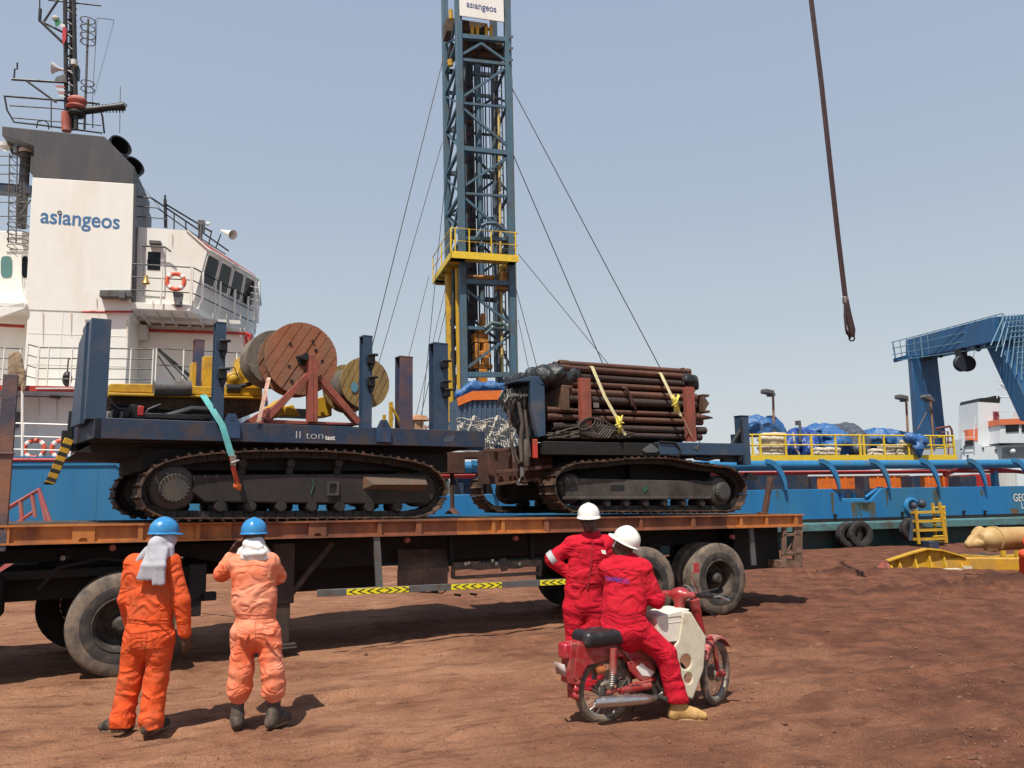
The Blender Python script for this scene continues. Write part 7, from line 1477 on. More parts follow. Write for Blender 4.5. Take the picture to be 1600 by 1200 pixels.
    cr_ = [(j['kn'+q], .14, .007) for q in 'LR']+[(j['el'+q], .10, .006) for q in 'LR']+[(pe+up*.1, .16, .006), (j['hpL']*.5+j['hpR']*.5-up*.1, .15, .008)]+[(j['an'+q], .15, .008) for q in 'LR']+[(j['sh'+q], .10, .004) for q in 'LR']
    c.wrinkle(opt.get('wr', .006), opt.get('wf', 9), 1.5, amps=cr_)
    # collar
    c.cap(j['neck']+up*.012, j['neck']-up*.02, .083, .10, k=.012, f=bf, sq=.85); c.ell(j['neck']+up*.055, (.062, .062, .05), sub=True)
    co_ = sdfpart('coverall', c, mats['cloth'], t_)
    from mathutils.bvhtree import BVHTree
    vv = [Vector(p.co)+Vector(base) for p in co_.data.vertices]; bvh = BVHTree.FromPolygons(vv, [tuple(p.vertices) for p in co_.data.polygons])
    def seam(name, pts, r, mt_, closed=False):
        '''a stitched seam following the cloth, its course read from the photograph'''
        Q = []; pts = list(pts)+([pts[0]] if closed else [])
        for i in range(len(pts)-1):
            nn = max(2, int(hypot(pts[i+1][0]-pts[i][0], pts[i+1][1]-pts[i][1])/2.5))
            for k in range(nn):
                x = pts[i][0]+(pts[i+1][0]-pts[i][0])*k/nn; y = pts[i][1]+(pts[i+1][1]-pts[i][1])*k/nn; hit = bvh.ray_cast(Vector((0, 0, CAMH)), ray(x, y).normalized())
                if hit[0] is not None: Q.append(hit[0]-ray(x, y).normalized()*.0015)
        if len(Q) > 2: m = MB(); m.tube(Q, r, 5); part(name, m, mt_, co_)
    for sm in opt.get('seams', []): seam('seam', sm, opt.get('seamr', .0024), mats['seam'])
    # ---- boots
    for q in 'LR':
        an, toe = j['an'+q], j['toe'+q]; d = nz((toe-an)*np.array((1, 1, 0))); gz = opt.get('gz', {}).get(q, 0.0); b_ = np.array((an[0], an[1], gz)); l_, h_ = bounds([an+up*.16, b_, toe], .14); bt = SDF(l_, h_, .008); side = np.cross(d, up)
        bl = opt.get('bl', 1.08); bt.cap(b_-d*.045+up*.055, b_+d*.10*bl+up*.048, .048, .046, k=.02); bt.cap(b_+d*.10*bl+up*.045, b_+d*.155*bl+up*.040, .048, .042, k=.02, f=up, sq=.85); bt.cap(b_+up*.10+d*.01, b_+d*.115*bl+up*.052, .048, .038, k=.03); bt.cap(b_-d*.05+up*.04, b_-d*.03+up*.10, .043, .045, k=.02); bt.cap(b_+up*.08-d*.015, an+up*opt.get('boot', .04), .048, opt.get('bootr', .050), k=.03)
        bt.rbox(b_-up*.03+d*.05, (.30, .2, .03), axes=(d, side, up), rd=.001, sub=True); bt.wrinkle(.003, 20)
        bo = sdfpart('boot', bt, mats['boot'], t_); m = MB(); pts = []
        for k in range(20):
            a = 2*pi*k/20; x = .055*bl+.128*bl*cos(a); y = .047*sin(a)*(1+.12*cos(a)); p = b_+d*x+side*y; pts.append((p[0], p[1], gz))
        m.prism(pts, (0, 0, .024)); part('sole', m, mats.get('sole', sole_m), bo, .004)
        m = MB(); top = an+up*(opt.get('boot', .04)+.035); m.lathe([(opt.get('bootr', .05)+.002, -.012), (opt.get('bootr', .05)+.006, 0), (opt.get('bootr', .05)-.004, .012)], top, (0, 0, 1), 20); m.v = [(p[0], p[1], p[2]) for p in m.v]; part('boot_collar', m, mats.get('collar', rubberd), bo)
    # ---- helmet
    m = MB(); hp = hc+hup*.052-hf*.008; n = 40; prof = []
    tilt = opt.get('tilt', 0); rings = []
    for i in range(13):
        a = i/12*pi/2; r = sin(a); z = cos(a); ring = []
        for k in range(n):
            b_ = 2*pi*k/n; fx = cos(b_); rx = .109*r*sin(b_); ry = .126*r*fx; rid = .006*exp(-((rx)/.016)**2)*(1 if r < .9 else 0)*(z**.4)
            ring.append(hp+hr*rx+hf*ry+hup*(.116*z**.92+rid-.006))
        rings.append(ring)
    for e, dz in ((0, -.012), (1, -.020), (1, -.025), (.05, -.018), (-.1, -.012)):
        ring = []
        for k in range(n):
            b_ = 2*pi*k/n; fx = cos(b_); ex = .012+.045*max(0, fx)**2.2; ring.append(hp+hr*sin(b_)*(.109+ex*e*.8)+hf*fx*(.126+ex*e)+hup*(dz-.006-.012*max(0, fx)*e))
        rings.append(ring)
    vs = [p for r_ in rings for p in r_]; m.add(vs, [(i*n+k, i*n+(k+1) % n, (i+1)*n+(k+1) % n, (i+1)*n+k) for i in range(len(rings)-1) for k in range(n)]); he_ = part('helmet', m, mats['hat'], t_, smooth=50); so_ = he_.modifiers.new('shell', 'SOLIDIFY'); so_.thickness = .003; so_.offset = -1
    return t_, j, hf, hr, hup
def scarf(t_, segs, mt, h=.009, amp=.006, wf=10, f=None, sq=1):
    P = [np.array(q[0]) for q in segs]+[np.array(q[1]) for q in segs]; lo, hi = bounds(P, .16); s = SDF(lo, hi, h)
    for q in segs: s.cap(q[0], q[1], q[2], q[3], k=q[4] if len(q) > 4 else .02, f=q[5] if len(q) > 5 else None, sq=q[6] if len(q) > 6 else 1)
    s.wrinkle(amp, wf, .35); return sdfpart('scarf', s, mt, t_)
def lock(t_, px_, py_, D): return np.array(W.p(px_, py_, D))
# ---- worker 1: orange coverall, blue helmet, grey cloth, back to us
D = 6.93; g1 = gnd(213, 1141); P = lambda x, y, d=0: np.array(W.p(x, y, D+d))
J = dict(head=P(257, 838, .02), neck=P(246, 868, 0), chest=P(237, 900, 0), pelvis=P(234, 984, 0), shL=P(210, 882, .02), shR=P(265, 880, -.02), elL=P(198, 936, .04), elR=P(284, 938, -.02), wrL=P(206, 985, .16), wrR=P(289, 992, .02),
         hpL=P(214, 996, .02), hpR=P(252, 996, -.01), knL=P(204, 1062, .05), knR=P(243, 1066, .02), anL=P(192, 1124, .04), anR=P(236, 1131, -.02), toeL=P(175, 1136, .05), toeR=P(252, 1138, .10))
J['anL'][2] = .10; J['anR'][2] = .10
t1, j, hf, hr, hup = figure('worker in bright orange coverall and blue helmet with grey cloth down his back', (J['anL'][0]*.5+J['anR'][0]*.5, D, 0), J, (.25, 1, 0), (.55, .83, -.03), (.03, 0, 1), dict(skin=skin, cloth=cov_o, seam=M('orange_seam', (.52, .075, .018), .9, var=.2), boot=boot_d, hat=hat_b),
    dict(hands=dict(L=((.3, .5, -.8), (1, 0, 0), (0, .7, .7), .5), R=((.15, .12, -1), (-.7, .5, 0), (.5, .8, 0), .55)), tw=.200, waist=.185, hipw=.20, legr=(.112, .090, .092), hem=.98, hemz=.045, wr=.006, wf=7, seams=[[(196, 966), (232, 970), (272, 966)], [(198, 972), (232, 976), (272, 972)], [(229, 990), (228, 1005), (226, 1018), (224, 1040)], [(236, 985), (262, 983), (268, 1010), (240, 1012), (236, 985)], [(202, 990), (220, 988), (221, 1010), (205, 1012), (202, 990)], [(206, 895), (212, 930), (214, 960)], [(262, 890), (266, 925), (268, 960)]]))
f1 = nz((.25, 1, 0)); bk = -f1
sg_ = [(j['head']+hup*-.02-hf*.01, j['neck']+np.array((0, 0, .0)), .095, .088, .04), (j['head']-hup*.03+hf*.05, j['neck']+hf*.05+np.array((0, 0, .02)), .062, .058, .03)]
for i in range(9):
    x0, x1, yb_ = 233+i*3.2, 216+i*4.9, 901+(2 if i < 5 else 10)+(i % 2)*1.5; a = P(x0, 860, -.12); b_ = P((x0+x1)/2-1, 884, -.19); c_ = P(x1, yb_, -.185); r = .016+.004*(i % 2); sg_ += [(a, b_, r, r, .02), (b_, c_, r, .013, .02)]
sg_ += [(P(233, 862, -.06), P(214, 880, -.05), .05, .025, .03), (P(262, 858, -.04), P(268, 880, -.05), .05, .025, .03), (P(244, 852, -.10), P(246, 872, -.13), .07, .06, .04)]
scarf(t1, sg_, cloth_g, amp=.007, wf=13)
m = MB(); q = P(232, 965, -.16); m.strip([P(207, 966, -.13), P(232, 969, -.165), P(262, 967, -.13)], .012, .004, (0, 0, 1)); part('waist_seam', m, cov_o, t1)
# ---- worker 2: faded orange, white scarf, arms raised to face
D = 7.03; P = lambda x, y, d=0: np.array(W.p(x, y, D+d))
J = dict(head=P(397, 838, .04), neck=P(396, 866, 0), chest=P(396, 900, 0), pelvis=P(400, 978, 0), shL=P(372, 880, .0), shR=P(420, 880, .0), elL=P(347, 896, .12), elR=P(434, 900, .16), wrL=P(362, 867, .24), wrR=P(420, 868, .26),
         hpL=P(381, 990, .0), hpR=P(418, 990, .0), knL=P(377, 1050, -.03), knR=P(426, 1048, -.03), anL=P(371, 1112, .0), anR=P(429, 1106, .0), toeL=P(364, 1120, -.1), toeR=P(431, 1116, -.08))
J['anL'][2] = .12; J['anR'][2] = .12; J['toeL'] = J['anL']+np.array((-.05, .12, -.06)); J['toeR'] = J['anR']+np.array((.05, .12, -.06))
t2, j, hf, hr, hup = figure('worker in faded pinkish-orange coverall and blue helmet, hands raised to his face', (P(400, 1100)[0], D, 0), J, (0, 1, 0), (-.12, 1, .06), (0, .0, 1), dict(skin=skin, cloth=cov_f, seam=M('coral_seam', (.58, .16, .09), .9, var=.2), boot=boot_g, hat=hat_b),
    dict(hands=dict(L=((.35, .1, .8), (.7, -.3, -.2), (0, -.9, .2), .7), R=((-.5, .1, .8), (-.7, .3, -.2), (0, .9, .2), .7)), tw=.185, sq=.74, waist=.145, hipw=.195, legr=(.110, .090, .082), hem=.50, gather=True, wr=.007, wf=7, boot=.16, bootr=.056, cuff=.86, seams=[[(364, 958), (398, 961), (431, 957)], [(364, 964), (398, 967), (431, 963)], [(399, 970), (399, 1000), (398, 1020)], [(369, 984), (387, 988), (386, 1012), (372, 1014), (367, 1002), (369, 984)], [(411, 976), (433, 980), (436, 1008), (414, 1004), (411, 976)], [(374, 886), (398, 882), (420, 886)]]))
sg_ = [(P(397, 852, .0), P(396, 867, -.02), .088, .098, .03), (P(378, 862, -.02), P(372, 875, -.02), .035, .03, .03), (P(412, 862, -.02), P(420, 872, 0), .04, .03, .03), (P(386, 850, -.06), P(405, 856, -.09), .035, .035, .02), (P(384, 866, -.10), P(412, 864, -.10), .026, .026, .015), (P(380, 872, -.08), P(416, 872, -.08), .022, .022, .012)]
scarf(t2, sg_, cloth_w, amp=.006, wf=13)
for x0, x1, y in ((371, 388, 990), (410, 428, 985)):
    m = MB(); m.strip([P(x0, y, -.168), P((x0+x1)/2, y+3, -.185), P(x1, y+1, -.18)], .035, .006, (0, .05, 1)); part('pocket_flap', m, cov_f, t2)
# ---- worker 3: red coverall, white helmet, hand on hip, facing us
D = 8.0; P = lambda x, y, d=0: np.array(W.p(x, y, D+d))
J = dict(head=P(920, 812, -.02), neck=P(925, 838, 0), chest=P(922, 866, 0), pelvis=P(912, 936, 0), shR=P(896, 850, .0), shL=P(948, 850, .02), elR=P(862, 874, .03), elL=P(958, 888, .02), wrR=P(893, 902, .0), wrL=P(954, 915, .10),
         hpR=P(898, 950, .0), hpL=P(928, 950, .0), knR=P(900, 1012, .0), knL=P(926, 1012, -.03), anR=P(902, 1060, .0), anL=P(928, 1060, -.02), toeR=P(895, 1070, -.12), toeL=P(935, 1070, -.14))
J['anR'][2] = .10; J['anL'][2] = .10; J['toeR'] = J['anR']+np.array((-.06, -.14, -.05)); J['toeL'] = J['anL']+np.array((.05, -.14, -.05))
t3, j, hf, hr, hup = figure('worker in red coverall and white helmet standing behind the motorcycle, hand on hip', (P(914, 1060)[0], D, 0), J, (.08, -1, 0), (-.12, -1, -.12), (0, -.03, 1), dict(skin=skin, cloth=cov_r, seam=M('red_dark_seam', (.34, .006, .016), .9, var=.2), boot=boot_d, hat=hat_w),
    dict(hands=dict(R=((.55, .6, -.35), (.2, -1, 0), (0, -.2, -1), .8), L=((-.5, .6, -.5), (0, -1, 0), (0, -.5, .6), .7)), tw=.20, sq=.64, waist=.175, hipw=.20, hem=.97, wr=.006, wf=7, seams=[[(893, 908), (915, 912), (935, 910)], [(893, 914), (915, 918), (935, 916)], [(929, 858), (940, 860), (941, 874), (930, 874), (929, 858)], [(904, 858), (916, 858), (916, 872), (905, 872), (904, 858)], [(897, 930), (902, 950), (905, 980)]]))
m = MB(); e, w_ = j['elR'], j['wrR']; p0 = e+(w_-e)*-.02; p1 = e+(w_-e)*.18
a = j['shR']+(j['elR']-j['shR'])*.82; b_ = j['shR']+(j['elR']-j['shR'])*1.05; m.tube([a, b_], [.083, .080], 20, cap=False); bnd = part('reflective_band', m, refl, t3)
m = MB(); m.prism([P(x, y, -.142) for x, y in ((939, 859), (946, 860), (947, 866), (941, 865))], (0, -.004, 0)); part('chest_patch', m, white, t3)
m = MB(); m.strip([P(926, 840, -.075), P(925, 850, -.125), P(924, 880, -.142), P(918, 920, -.135)], .014, .004, (1, 0, 0)); part('front_placket', m, M('red_seam', (.30, .006, .014), .85, var=.1), t3)
for a, b_ in (((925, 841), (908, 846)), ((927, 841), (944, 846))):
    m = MB(); m.add([P(a[0], a[1]-5, -.07), P(a[0], a[1]+7, -.13), P(b_[0], b_[1]+3, -.11), P(b_[0]-(b_[0]-a[0])*.2, b_[1]-7, -.03)], [(0, 1, 2, 3)]); o_ = part('collar_flap', m, cov_r, t3, fix=False); q = o_.modifiers.new('t', 'SOLIDIFY'); q.thickness = .006
for sx in (-1, 1):
    m = MB(); c_ = j['head']+hf*.099+hup*.006+hr*sx*.031; m.lathe([(.0, .004), (.021, .002), (.024, -.003), (.0, -.004)], tuple(c_), hf, 16); part('dark_lens', m, glass, t3)
m = MB(); m.tube([j['head']+hf*.10+hup*.012-hr*.014, j['head']+hf*.102+hup*.014, j['head']+hf*.10+hup*.012+hr*.014], .0025, 6)
for sx in (-1, 1): m.tube([j['head']+hf*.098+hup*.012+hr*sx*.05, j['head']+hf*.0+hup*.012+hr*sx*.083], .0025, 6)
part('glasses_frame', m, blkpl, t3)

# ================================================================ MOTORCYCLE
RW, FW = gnd(946, 1131), gnd(1120, 1101); K = Fr(RW, atan2(FW.y-RW.y, FW.x-RW.x)); WB = (FW-RW).length
bk_ = thing('motorcycle', 'small red step-through motorcycle with cream leg shield and black seat', 'motorcycle', K, (WB/2, 0, 0))
br_ = M('bike_red_paint', (.38, .022, .028), .4, 0, (.30, .11, .08), .42, 7, .25, coat=.2); cream = M('cream_plastic', (.66, .60, .46), .45, 0, (.45, .35, .24), .36, 7, .15); btyre = M('dusty_bike_tyre', (.10, .08, .065), .9, 0, (.24, .17, .12), .5, 12, .25, .2, 70)
blk_s = M('seat_vinyl', (.018, .018, .02), .4, 0, (.08, .06, .05), .35, 8, .2); alu = M('dusty_alloy', (.34, .30, .26), .5, .5, (.22, .15, .10), .45, 9, .25)
def bwheel(c, ax, R_, steer=None):
    ax = Vector(ax).normalized(); c = Vector(c); m = MB(); tr_ = .034; m.lathe([(R_-tr_+tr_*cos(k*pi/6)*(1 if 1 else 1), tr_*.92*sin(k*pi/6)) for k in range(12)], c, ax, 56, True)
    n_ = len(m.v)
    for k in range(70):
        a = 2*pi*k/70; x = ax.orthogonal().normalized(); y = ax.cross(x); d = x*cos(a)+y*sin(a); 
        for q in (-.016, .004): p = c+d*(R_-.001)+ax*q; m.beam(p-ax*.000, p+ax*.014+y.cross(ax)*0, .012, .008, up=d)
    wh = part('wheel', m, btyre, bk_); m = MB(); m.lathe([(R_-.062, -.021), (R_-.05, -.024), (R_-.052, -.014), (R_-.068, 0), (R_-.052, .014), (R_-.05, .024), (R_-.062, .021), (R_-.074, 0)], c, ax, 56, True); part('rim', m, alu, wh)
    m = MB(); x = ax.orthogonal().normalized(); y = ax.cross(x)
    for k in range(36):
        a = 2*pi*k/36; sd = 1 if k % 2 else -1; d = x*cos(a)+y*sin(a); e = x*cos(a+sd*.9+(.2 if k % 4 < 2 else -.2))+y*sin(a+sd*.9); m.tube([c+e*.05+ax*.03*(1 if k % 2 else -1), c+d*(R_-.066)], .0022, 4)
    part('spokes', m, steel, wh); m = MB(); m.lathe([(0, -.05), (.055, -.05), (.068, -.045), (.072, -.02), (.05, -.015), (.05, .015), (.072, .02), (.068, .045), (0, .05)], c, ax, 28); part('hub', m, alu, wh); return wh
R_ = .275; bwheel((0, 0, R_), (0.0, 1, 0.04), R_)
K0 = lambda x, y, v=0: K.p(x, y, v)
st = radians(24); sax = Vector((-sin(st), cos(st), .03)); fc = Vector((WB, 0, R_)); bwheel(fc, sax, R_)
fd = Vector((cos(st), sin(st), 0))                 # where the front wheel points
# rear mudguard, tail, plate
m = MB(); n = 14; A = []; Rg = .315
for i in range(n+1): a = radians(188-i*10.0); A.append((Rg*cos(a), Rg*sin(a)+R_))
for i in range(n): 
    (x0, z0), (x1, z1) = A[i], A[i+1]; m.add([(x0, -.062, z0), (x0, .062, z0), (x1, .062, z1), (x1, -.062, z1), (x0*1.02, -.055, z0+.012), (x0*1.02, .055, z0+.012), (x1*1.02, .055, z1+.012), (x1*1.02, -.055, z1+.012), (x0*.93, -.068, (z0-R_)*.93+R_), (x1*.93, -.068, (z1-R_)*.93+R_), (x0*.93, .068, (z0-R_)*.93+R_), (x1*.93, .068, (z1-R_)*.93+R_)], [(4, 5, 6, 7), (0, 3, 9, 8), (1, 10, 11, 2), (0, 4, 7, 3), (1, 2, 6, 5)])
g_ = part('rear_fender', m, br_, bk_, fix=False); q = g_.modifiers.new('t', 'SOLIDIFY'); q.thickness = .004
m = MB(); T0, T1 = K0(897, 1003, -.07), K0(886, 1060, -.05)
m.loft([K0(912, 1003, -.075), K0(893, 1006, -.075), tuple(np.array(K0(893, 1006, -.075))+(0, .15, 0)), tuple(np.array(K0(912, 1003, -.075))+(0, .15, 0))], [K0(904, 1072, -.055), K0(887, 1068, -.055), tuple(np.array(K0(887, 1068, -.055))+(0, .11, 0)), tuple(np.array(K0(904, 1072, -.055))+(0, .11, 0))]); m.prism([K0(903, 1006, -.078), K0(960, 1010, -.078), K0(960, 1030, -.078), K0(918, 1040, -.078), K0(903, 1066, -.066), K0(896, 1060, -.066)], (0, .02, 0)); part('tail_fender', m, br_, bk_, .006)
m = MB(); a = K0(888, 1006, -.06); c_ = K0(904, 1029, -.06); m.box((a[0]-.035, -.06, c_[2]), (c_[0]-.03, .06, a[2])); tl = part('tail_lamp', m, M('tail_lamp_red', (.42, .02, .04), .25, 0, DUST, .34, 12, .1, spec=.8), bk_, .018)
m = MB(); a = K0(884, 1038, -.07); c_ = K0(894, 1056, -.07); m.add([(a[0]-.02, -.08, a[2]), (a[0]-.02, .08, a[2]), (c_[0]-.06, .08, c_[2]), (c_[0]-.06, -.08, c_[2])], [(0, 1, 2, 3)]); o_ = part('number_plate', m, M('faded_plate', (.50, .46, .42), .6, 0, (.35, .2, .17), .45, 12, .2), bk_, fix=False); q = o_.modifiers.new('t', 'SOLIDIFY'); q.thickness = .004
for sy in (-.13, .13):
    m = MB(); c_ = K0(925, 1043, 0); m.lathe([(0, -.03), (.03, -.03), (.034, 0), (.028, .03), (0, .04)], (c_[0], sy, c_[2]), (-1, 0, 0), 16); m.tube([(c_[0], sy, c_[2]), (c_[0], 0, c_[2])], .007, 6); part('indicator', m, M('amber_lens', (.32, .10, .03), .3, 0, DUST, .33, 15, .1), bk_)
# frame body: under-seat cowl, side covers, tube
m = MB(); m.loft([(-.17, -.085, .56), (-.17, .085, .56), (-.17, .07, .66), (-.17, -.07, .66)], [(.22, -.095, .52), (.22, .095, .52), (.22, .08, .64), (.22, -.08, .64)]); part('seat_cowl', m, br_, bk_, .015)
m = MB(); m.loft([(.22, -.09, .40), (.22, .09, .40), (.22, .08, .64), (.22, -.08, .64)], [(.50, -.07, .34), (.50, .07, .34), (.46, .06, .50), (.46, -.06, .50)]); m.tube([(.40, 0, .46), (.60, 0, .40), (.78, 0, .48), (.93, 0, .78)], [.05, .05, .045, .04], 12); part('main_frame', m, br_, bk_, .015)
for sy in (-1, 1):
    m = MB(); P_ = [K0(x, y, -.105) for x, y in ((981, 1035), (996, 1030), (1016, 1034), (1024, 1046), (1020, 1060), (1006, 1066), (995, 1060), (984, 1048))]; m.prism([(p[0], sy*.105, p[2]) for p in P_], (0, -sy*.02, 0)); sc_ = part('side_cover', m, br_, bk_, .008)
    m = MB(); P_ = [K0(x, y, -.107) for x, y in ((994, 1043), (1003, 1036), (1012, 1044), (1023, 1050), (1017, 1057), (1004, 1056))]; m.prism([(p[0], sy*.107, p[2]) for p in P_], (0, -sy*.003, 0)); part('white_flash', m, white, sc_, .002)
# seat
s = SDF((-.35, -.3, .5), (.6, .3, .95), .012); s.rbox((.03, 0, .70), (.27, .135, .065), rd=.05, k=0); s.rbox((.34, 0, .685), (.16, .115, .05), rd=.045, k=.03); s.wrinkle(.003, 8); V, F = s.mesh(); m = MB(); m.v = [tuple(p) for p in V.tolist()]; m.f = [tuple(f) for f in F.tolist()]; m.m = [0]*len(F); part('seat', m, blk_s, bk_, smooth=60, fix=False)
# shocks
for sy in (-.13, .13):
    m = MB(); m.cyl((-.02, sy, R_+.06), (.015, sy, .60), .013); m.cyl((.005, sy, .42), (.017, sy, .62), .030); part('shock_absorber', m, br_, bk_)
    m = MB(); 
    for k in range(9): m.lathe([(.026, -.004), (.030, 0), (.026, .004)], (-.012+.002*k, sy, R_+.06+k*.014), (0, 0, 1), 12, True)
    part('shock_spring', m, steel, bk_)
# chain case, swingarm, brake, muffler, engine
m = MB(); a, c_ = K0(968, 1078, -.10), K0(1016, 1071, -.10); m.tube([(a[0], -.10, a[2]), (c_[0], -.10, c_[2])], [.034, .028], 14); m.tube([(-.05, -.11, R_), (.45, -.09, .32)], .018); m.tube([(-.05, .11, R_), (.45, .09, .32)], .018); part('swing_arm', m, br_, bk_)
m = MB(); a, c_ = K0(930, 1098, -.15), K0(1026, 1091, -.14); d_ = (Vector(c_)-Vector(a)); m.lathe([(.0, .02), (.022, .0), (.036, .01), (.044, .06), (.046, .25), (.044, .48), (.03, .56), (.018, .62)], a, d_, 22); m.tube([c_, (c_[0]+.10, -.12, c_[2]+.04), (c_[0]+.16, -.08, c_[2]+.12)], .016); part('muffler', m, chrome, bk_)
m = MB(); m.box((.42, -.10, .20), (.66, .09, .36)); m.cyl((.52, -.13, .29), (.52, .12, .29), .075, n=20); m.cyl((.64, -.0, .31), (.82, 0, .35), .06, n=16)
for k in range(8): m.cyl((.66+k*.019, 0, .313+k*.004), (.668+k*.019, 0, .315+k*.004), .078, n=16)
m.tube([(.5, -.12, .24), (.5, -.20, .22), (.62, -.24, .24)], .01); m.tube([(.44, -.18, .19), (.44, .18, .19)], .013); m.cyl((.44, -.26, .19), (.44, -.15, .19), .020); m.cyl((.44, .15, .19), (.44, .26, .19), .020); m.tube([(.42, .1, .2), (.36, .13, .02)], .01); part('engine', m, M('greasy_engine', (.07, .06, .055), .6, .3, (.03, .022, .018), .45, 9, .3), bk_, .01)
m = MB()
for k in range(5): a = K0(945+k*12, 1075+rng.uniform(-6, 6), -.12); m.tube([a, K0(955+k*12, 1066+rng.uniform(-6, 6), -.12)], .008, 5)
m.cyl((-.01, -.12, R_), (-.01, .12, R_), .012); m.box((.06, -.12, .30), (.16, -.09, .35)); m.tube([(.02, .06, .62), (.1, -.1, .62), (.2, -.11, .5)], .006, 5); part('brake_rods', m, rimm, bk_)
# leg shield: two big cream wings either side of the steering head
def shield(sy):
    Pk = [(1018, 972, .0), (1075, 958, .0), (1100, 996, .0), (1096, 1048, .0), (1080, 1091, .0), (1070, 1089, 0), (1060, 1008, .0)]
    px_ = [(1067, 960), (1076, 955), (1100, 994), (1096, 1046), (1080, 1091), (1068, 1088), (1060, 1070), (1056, 1022), (1055, 1004), (1072, 1002)]
    m = MB(); v = -.17
    P_ = [K0(x, y, v) for x, y in px_]; m.prism([(p[0], sy*.17-(.0 if sy < 0 else 0), p[2]) for p in P_], (0, .012, 0)); return m
# the near wing with its two round holes is cut as a ring of strips
def wing(sy):
    s = SDF((.55, -.24, .05), (1.20, .24, .98), .0085)
    px_ = [(1068, 958), (1078, 958), (1101, 996), (1097, 1046), (1081, 1090), (1070, 1086), (1060, 1066), (1055, 1010), (1062, 1000)]
    poly = np.array([[K0(x, y, -.17)[0], K0(x, y, -.17)[2]] for x, y in px_]); G = np.meshgrid(*s.ax, indexing='ij'); X, Y, Z = G
    d = np.full(X.shape, -9.0); ins = np.zeros(X.shape[0::2][:0] or (X.shape[0], X.shape[2]), bool); X2, Z2 = X[:, 0, :], Z[:, 0, :]; dist = np.full(X2.shape, 9.0); n = len(poly)
    for i in range(n):
        a, b_ = poly[i], poly[(i+1) % n]; ab = b_-a; tt = np.clip(((X2-a[0])*ab[0]+(Z2-a[1])*ab[1])/(ab@ab), 0, 1); dist = np.minimum(dist, np.hypot(X2-a[0]-tt*ab[0], Z2-a[1]-tt*ab[1]))
        cnd = ((a[1] > Z2) != (b_[1] > Z2)) & (X2 < (b_[0]-a[0])*(Z2-a[1])/(b_[1]-a[1]+1e-9)+a[0]); ins ^= cnd
    d2 = np.where(ins, -dist, dist)-.012
    for hx, hy, hr_ in ((1071, 1034, .060), (1075, 1060, .043)):
        q = K0(hx, hy, -.17); d2 = np.maximum(d2, hr_-np.hypot(X2-q[0], Z2-q[2]))
    Yc = sy*(.17-.10*np.clip((X-1.0)/.12, 0, 1)**2); s.D = np.maximum(d2[:, None, :], np.abs(Y-Yc)-.009).astype(np.float32); V, F = s.mesh(); m = MB(); m.v = [tuple(p) for p in V.tolist()]; m.f = [tuple(f) for f in F.tolist()]; m.m = [0]*len(F); return m
for sy in (-1, 1): part('leg_shield', wing(sy), cream, bk_, smooth=40, fix=False)
m = MB(); a, c_ = K0(1026, 966, -.15), K0(1074, 1003, -.15); m.box((a[0], -.155, c_[2]+.02), (c_[0]-.02, .14, a[2])); m.prism([(a[0]-.0, -.16, a[2]), (c_[0], -.16, a[2]), (c_[0]+.03, -.16, a[2]+.05), (a[0]+.03, -.16, a[2]+.015)], (0, .3, 0)); m.box((a[0]+.01, -.158, a[2]-.05), (c_[0]-.03, -.155, a[2]-.045)); part('glove_box', m, M('box_white', (.74, .70, .60), .45, 0, (.5, .42, .32), .33, 7, .1), bk_, .012)
# steering head, bars, mirrors, fork, front fender
hd = Vector((WB-.20, 0, .93)); m = MB(); m.tube([(WB-.13, 0, .62), (WB-.17, 0, .78), hd], [.035, .04, .05], 14); part('steering_column', m, br_, bk_)
hs = K0(1061, 929, -.0); hh = Vector((hs[0], 0, hs[2])); bars = Vector((-fd.y, fd.x, 0))
s = SDF((hh.x-.35, -.4, hh.z-.3), (hh.x+.35, .4, hh.z+.3), .011); s.cap(hh-bars*.15, hh+bars*.15, .030, .030, k=.03); s.ell(hh+fd*.04, (.070, .070, .060), k=.05); s.cap(hh, hh-Vector((0, 0, .14)), .05, .045, k=.04); V, F = s.mesh(); m = MB(); m.v = [tuple(p) for p in V.tolist()]; m.f = [tuple(f) for f in F.tolist()]; m.m = [0]*len(F); part('handlebar_cover', m, br_, bk_, smooth=60, fix=False)
m = MB(); m.lathe([(.07, 0), (.072, .02), (.05, .035), (0, .04)], hh+fd*.115, fd, 20); part('headlamp', m, chrome, bk_)
for sy in (-1, 1):
    g0 = hh+bars*sy*.14; g1 = hh+bars*sy*.34-fd*.05+Vector((0, 0, .01)); m = MB(); m.tube([g0, g0.lerp(g1, .4), g1], [.014, .019, .019], 10); m.lathe([(.024, 0), (.024, .012)], g0.lerp(g1, .38), g1-g0, 12); part('grip', m, blkpl, bk_)
    m = MB(); m.tube([g0.lerp(g1, .2)+fd*.02, g0.lerp(g1, .5)+fd*.06, g1+fd*.06+Vector((0, 0, -.01))], [.006, .006, .007], 6); part('brake_lever', m, steel, bk_)
m = MB(); q = K0(1087, 886, -.25); gq = hh-bars*.20; m.tube([gq, (q[0]-.01, gq.y-.02, q[2]-.08), (q[0], q[1]*.9, q[2]-.04)], .005, 6); m.box((q[0]-.024, q[1]-.02, q[2]-.045), (q[0]+.024, q[1]+.0, q[2]+.035)); part('mirror', m, M('mirror_red', (.40, .03, .04), .4, 0, DUST, .3, 9, .1), bk_, .012)
m = MB(); q = Vector(hh)+bars*.2; m.tube([q, q+Vector((-.03, 0, .12)), q+Vector((-.20, .06, .15))], .004, 5); m.tube([hh-bars*.1+fd*.05, hh-bars*.32+fd*.12+Vector((0, 0, .06))], .004, 5); m.tube([hh+fd*.05, hh+fd*.22-Vector((0, 0, .04)), Vector(K0(1118, 965, 0))], .005, 5); part('cables', m, blkpl, bk_)
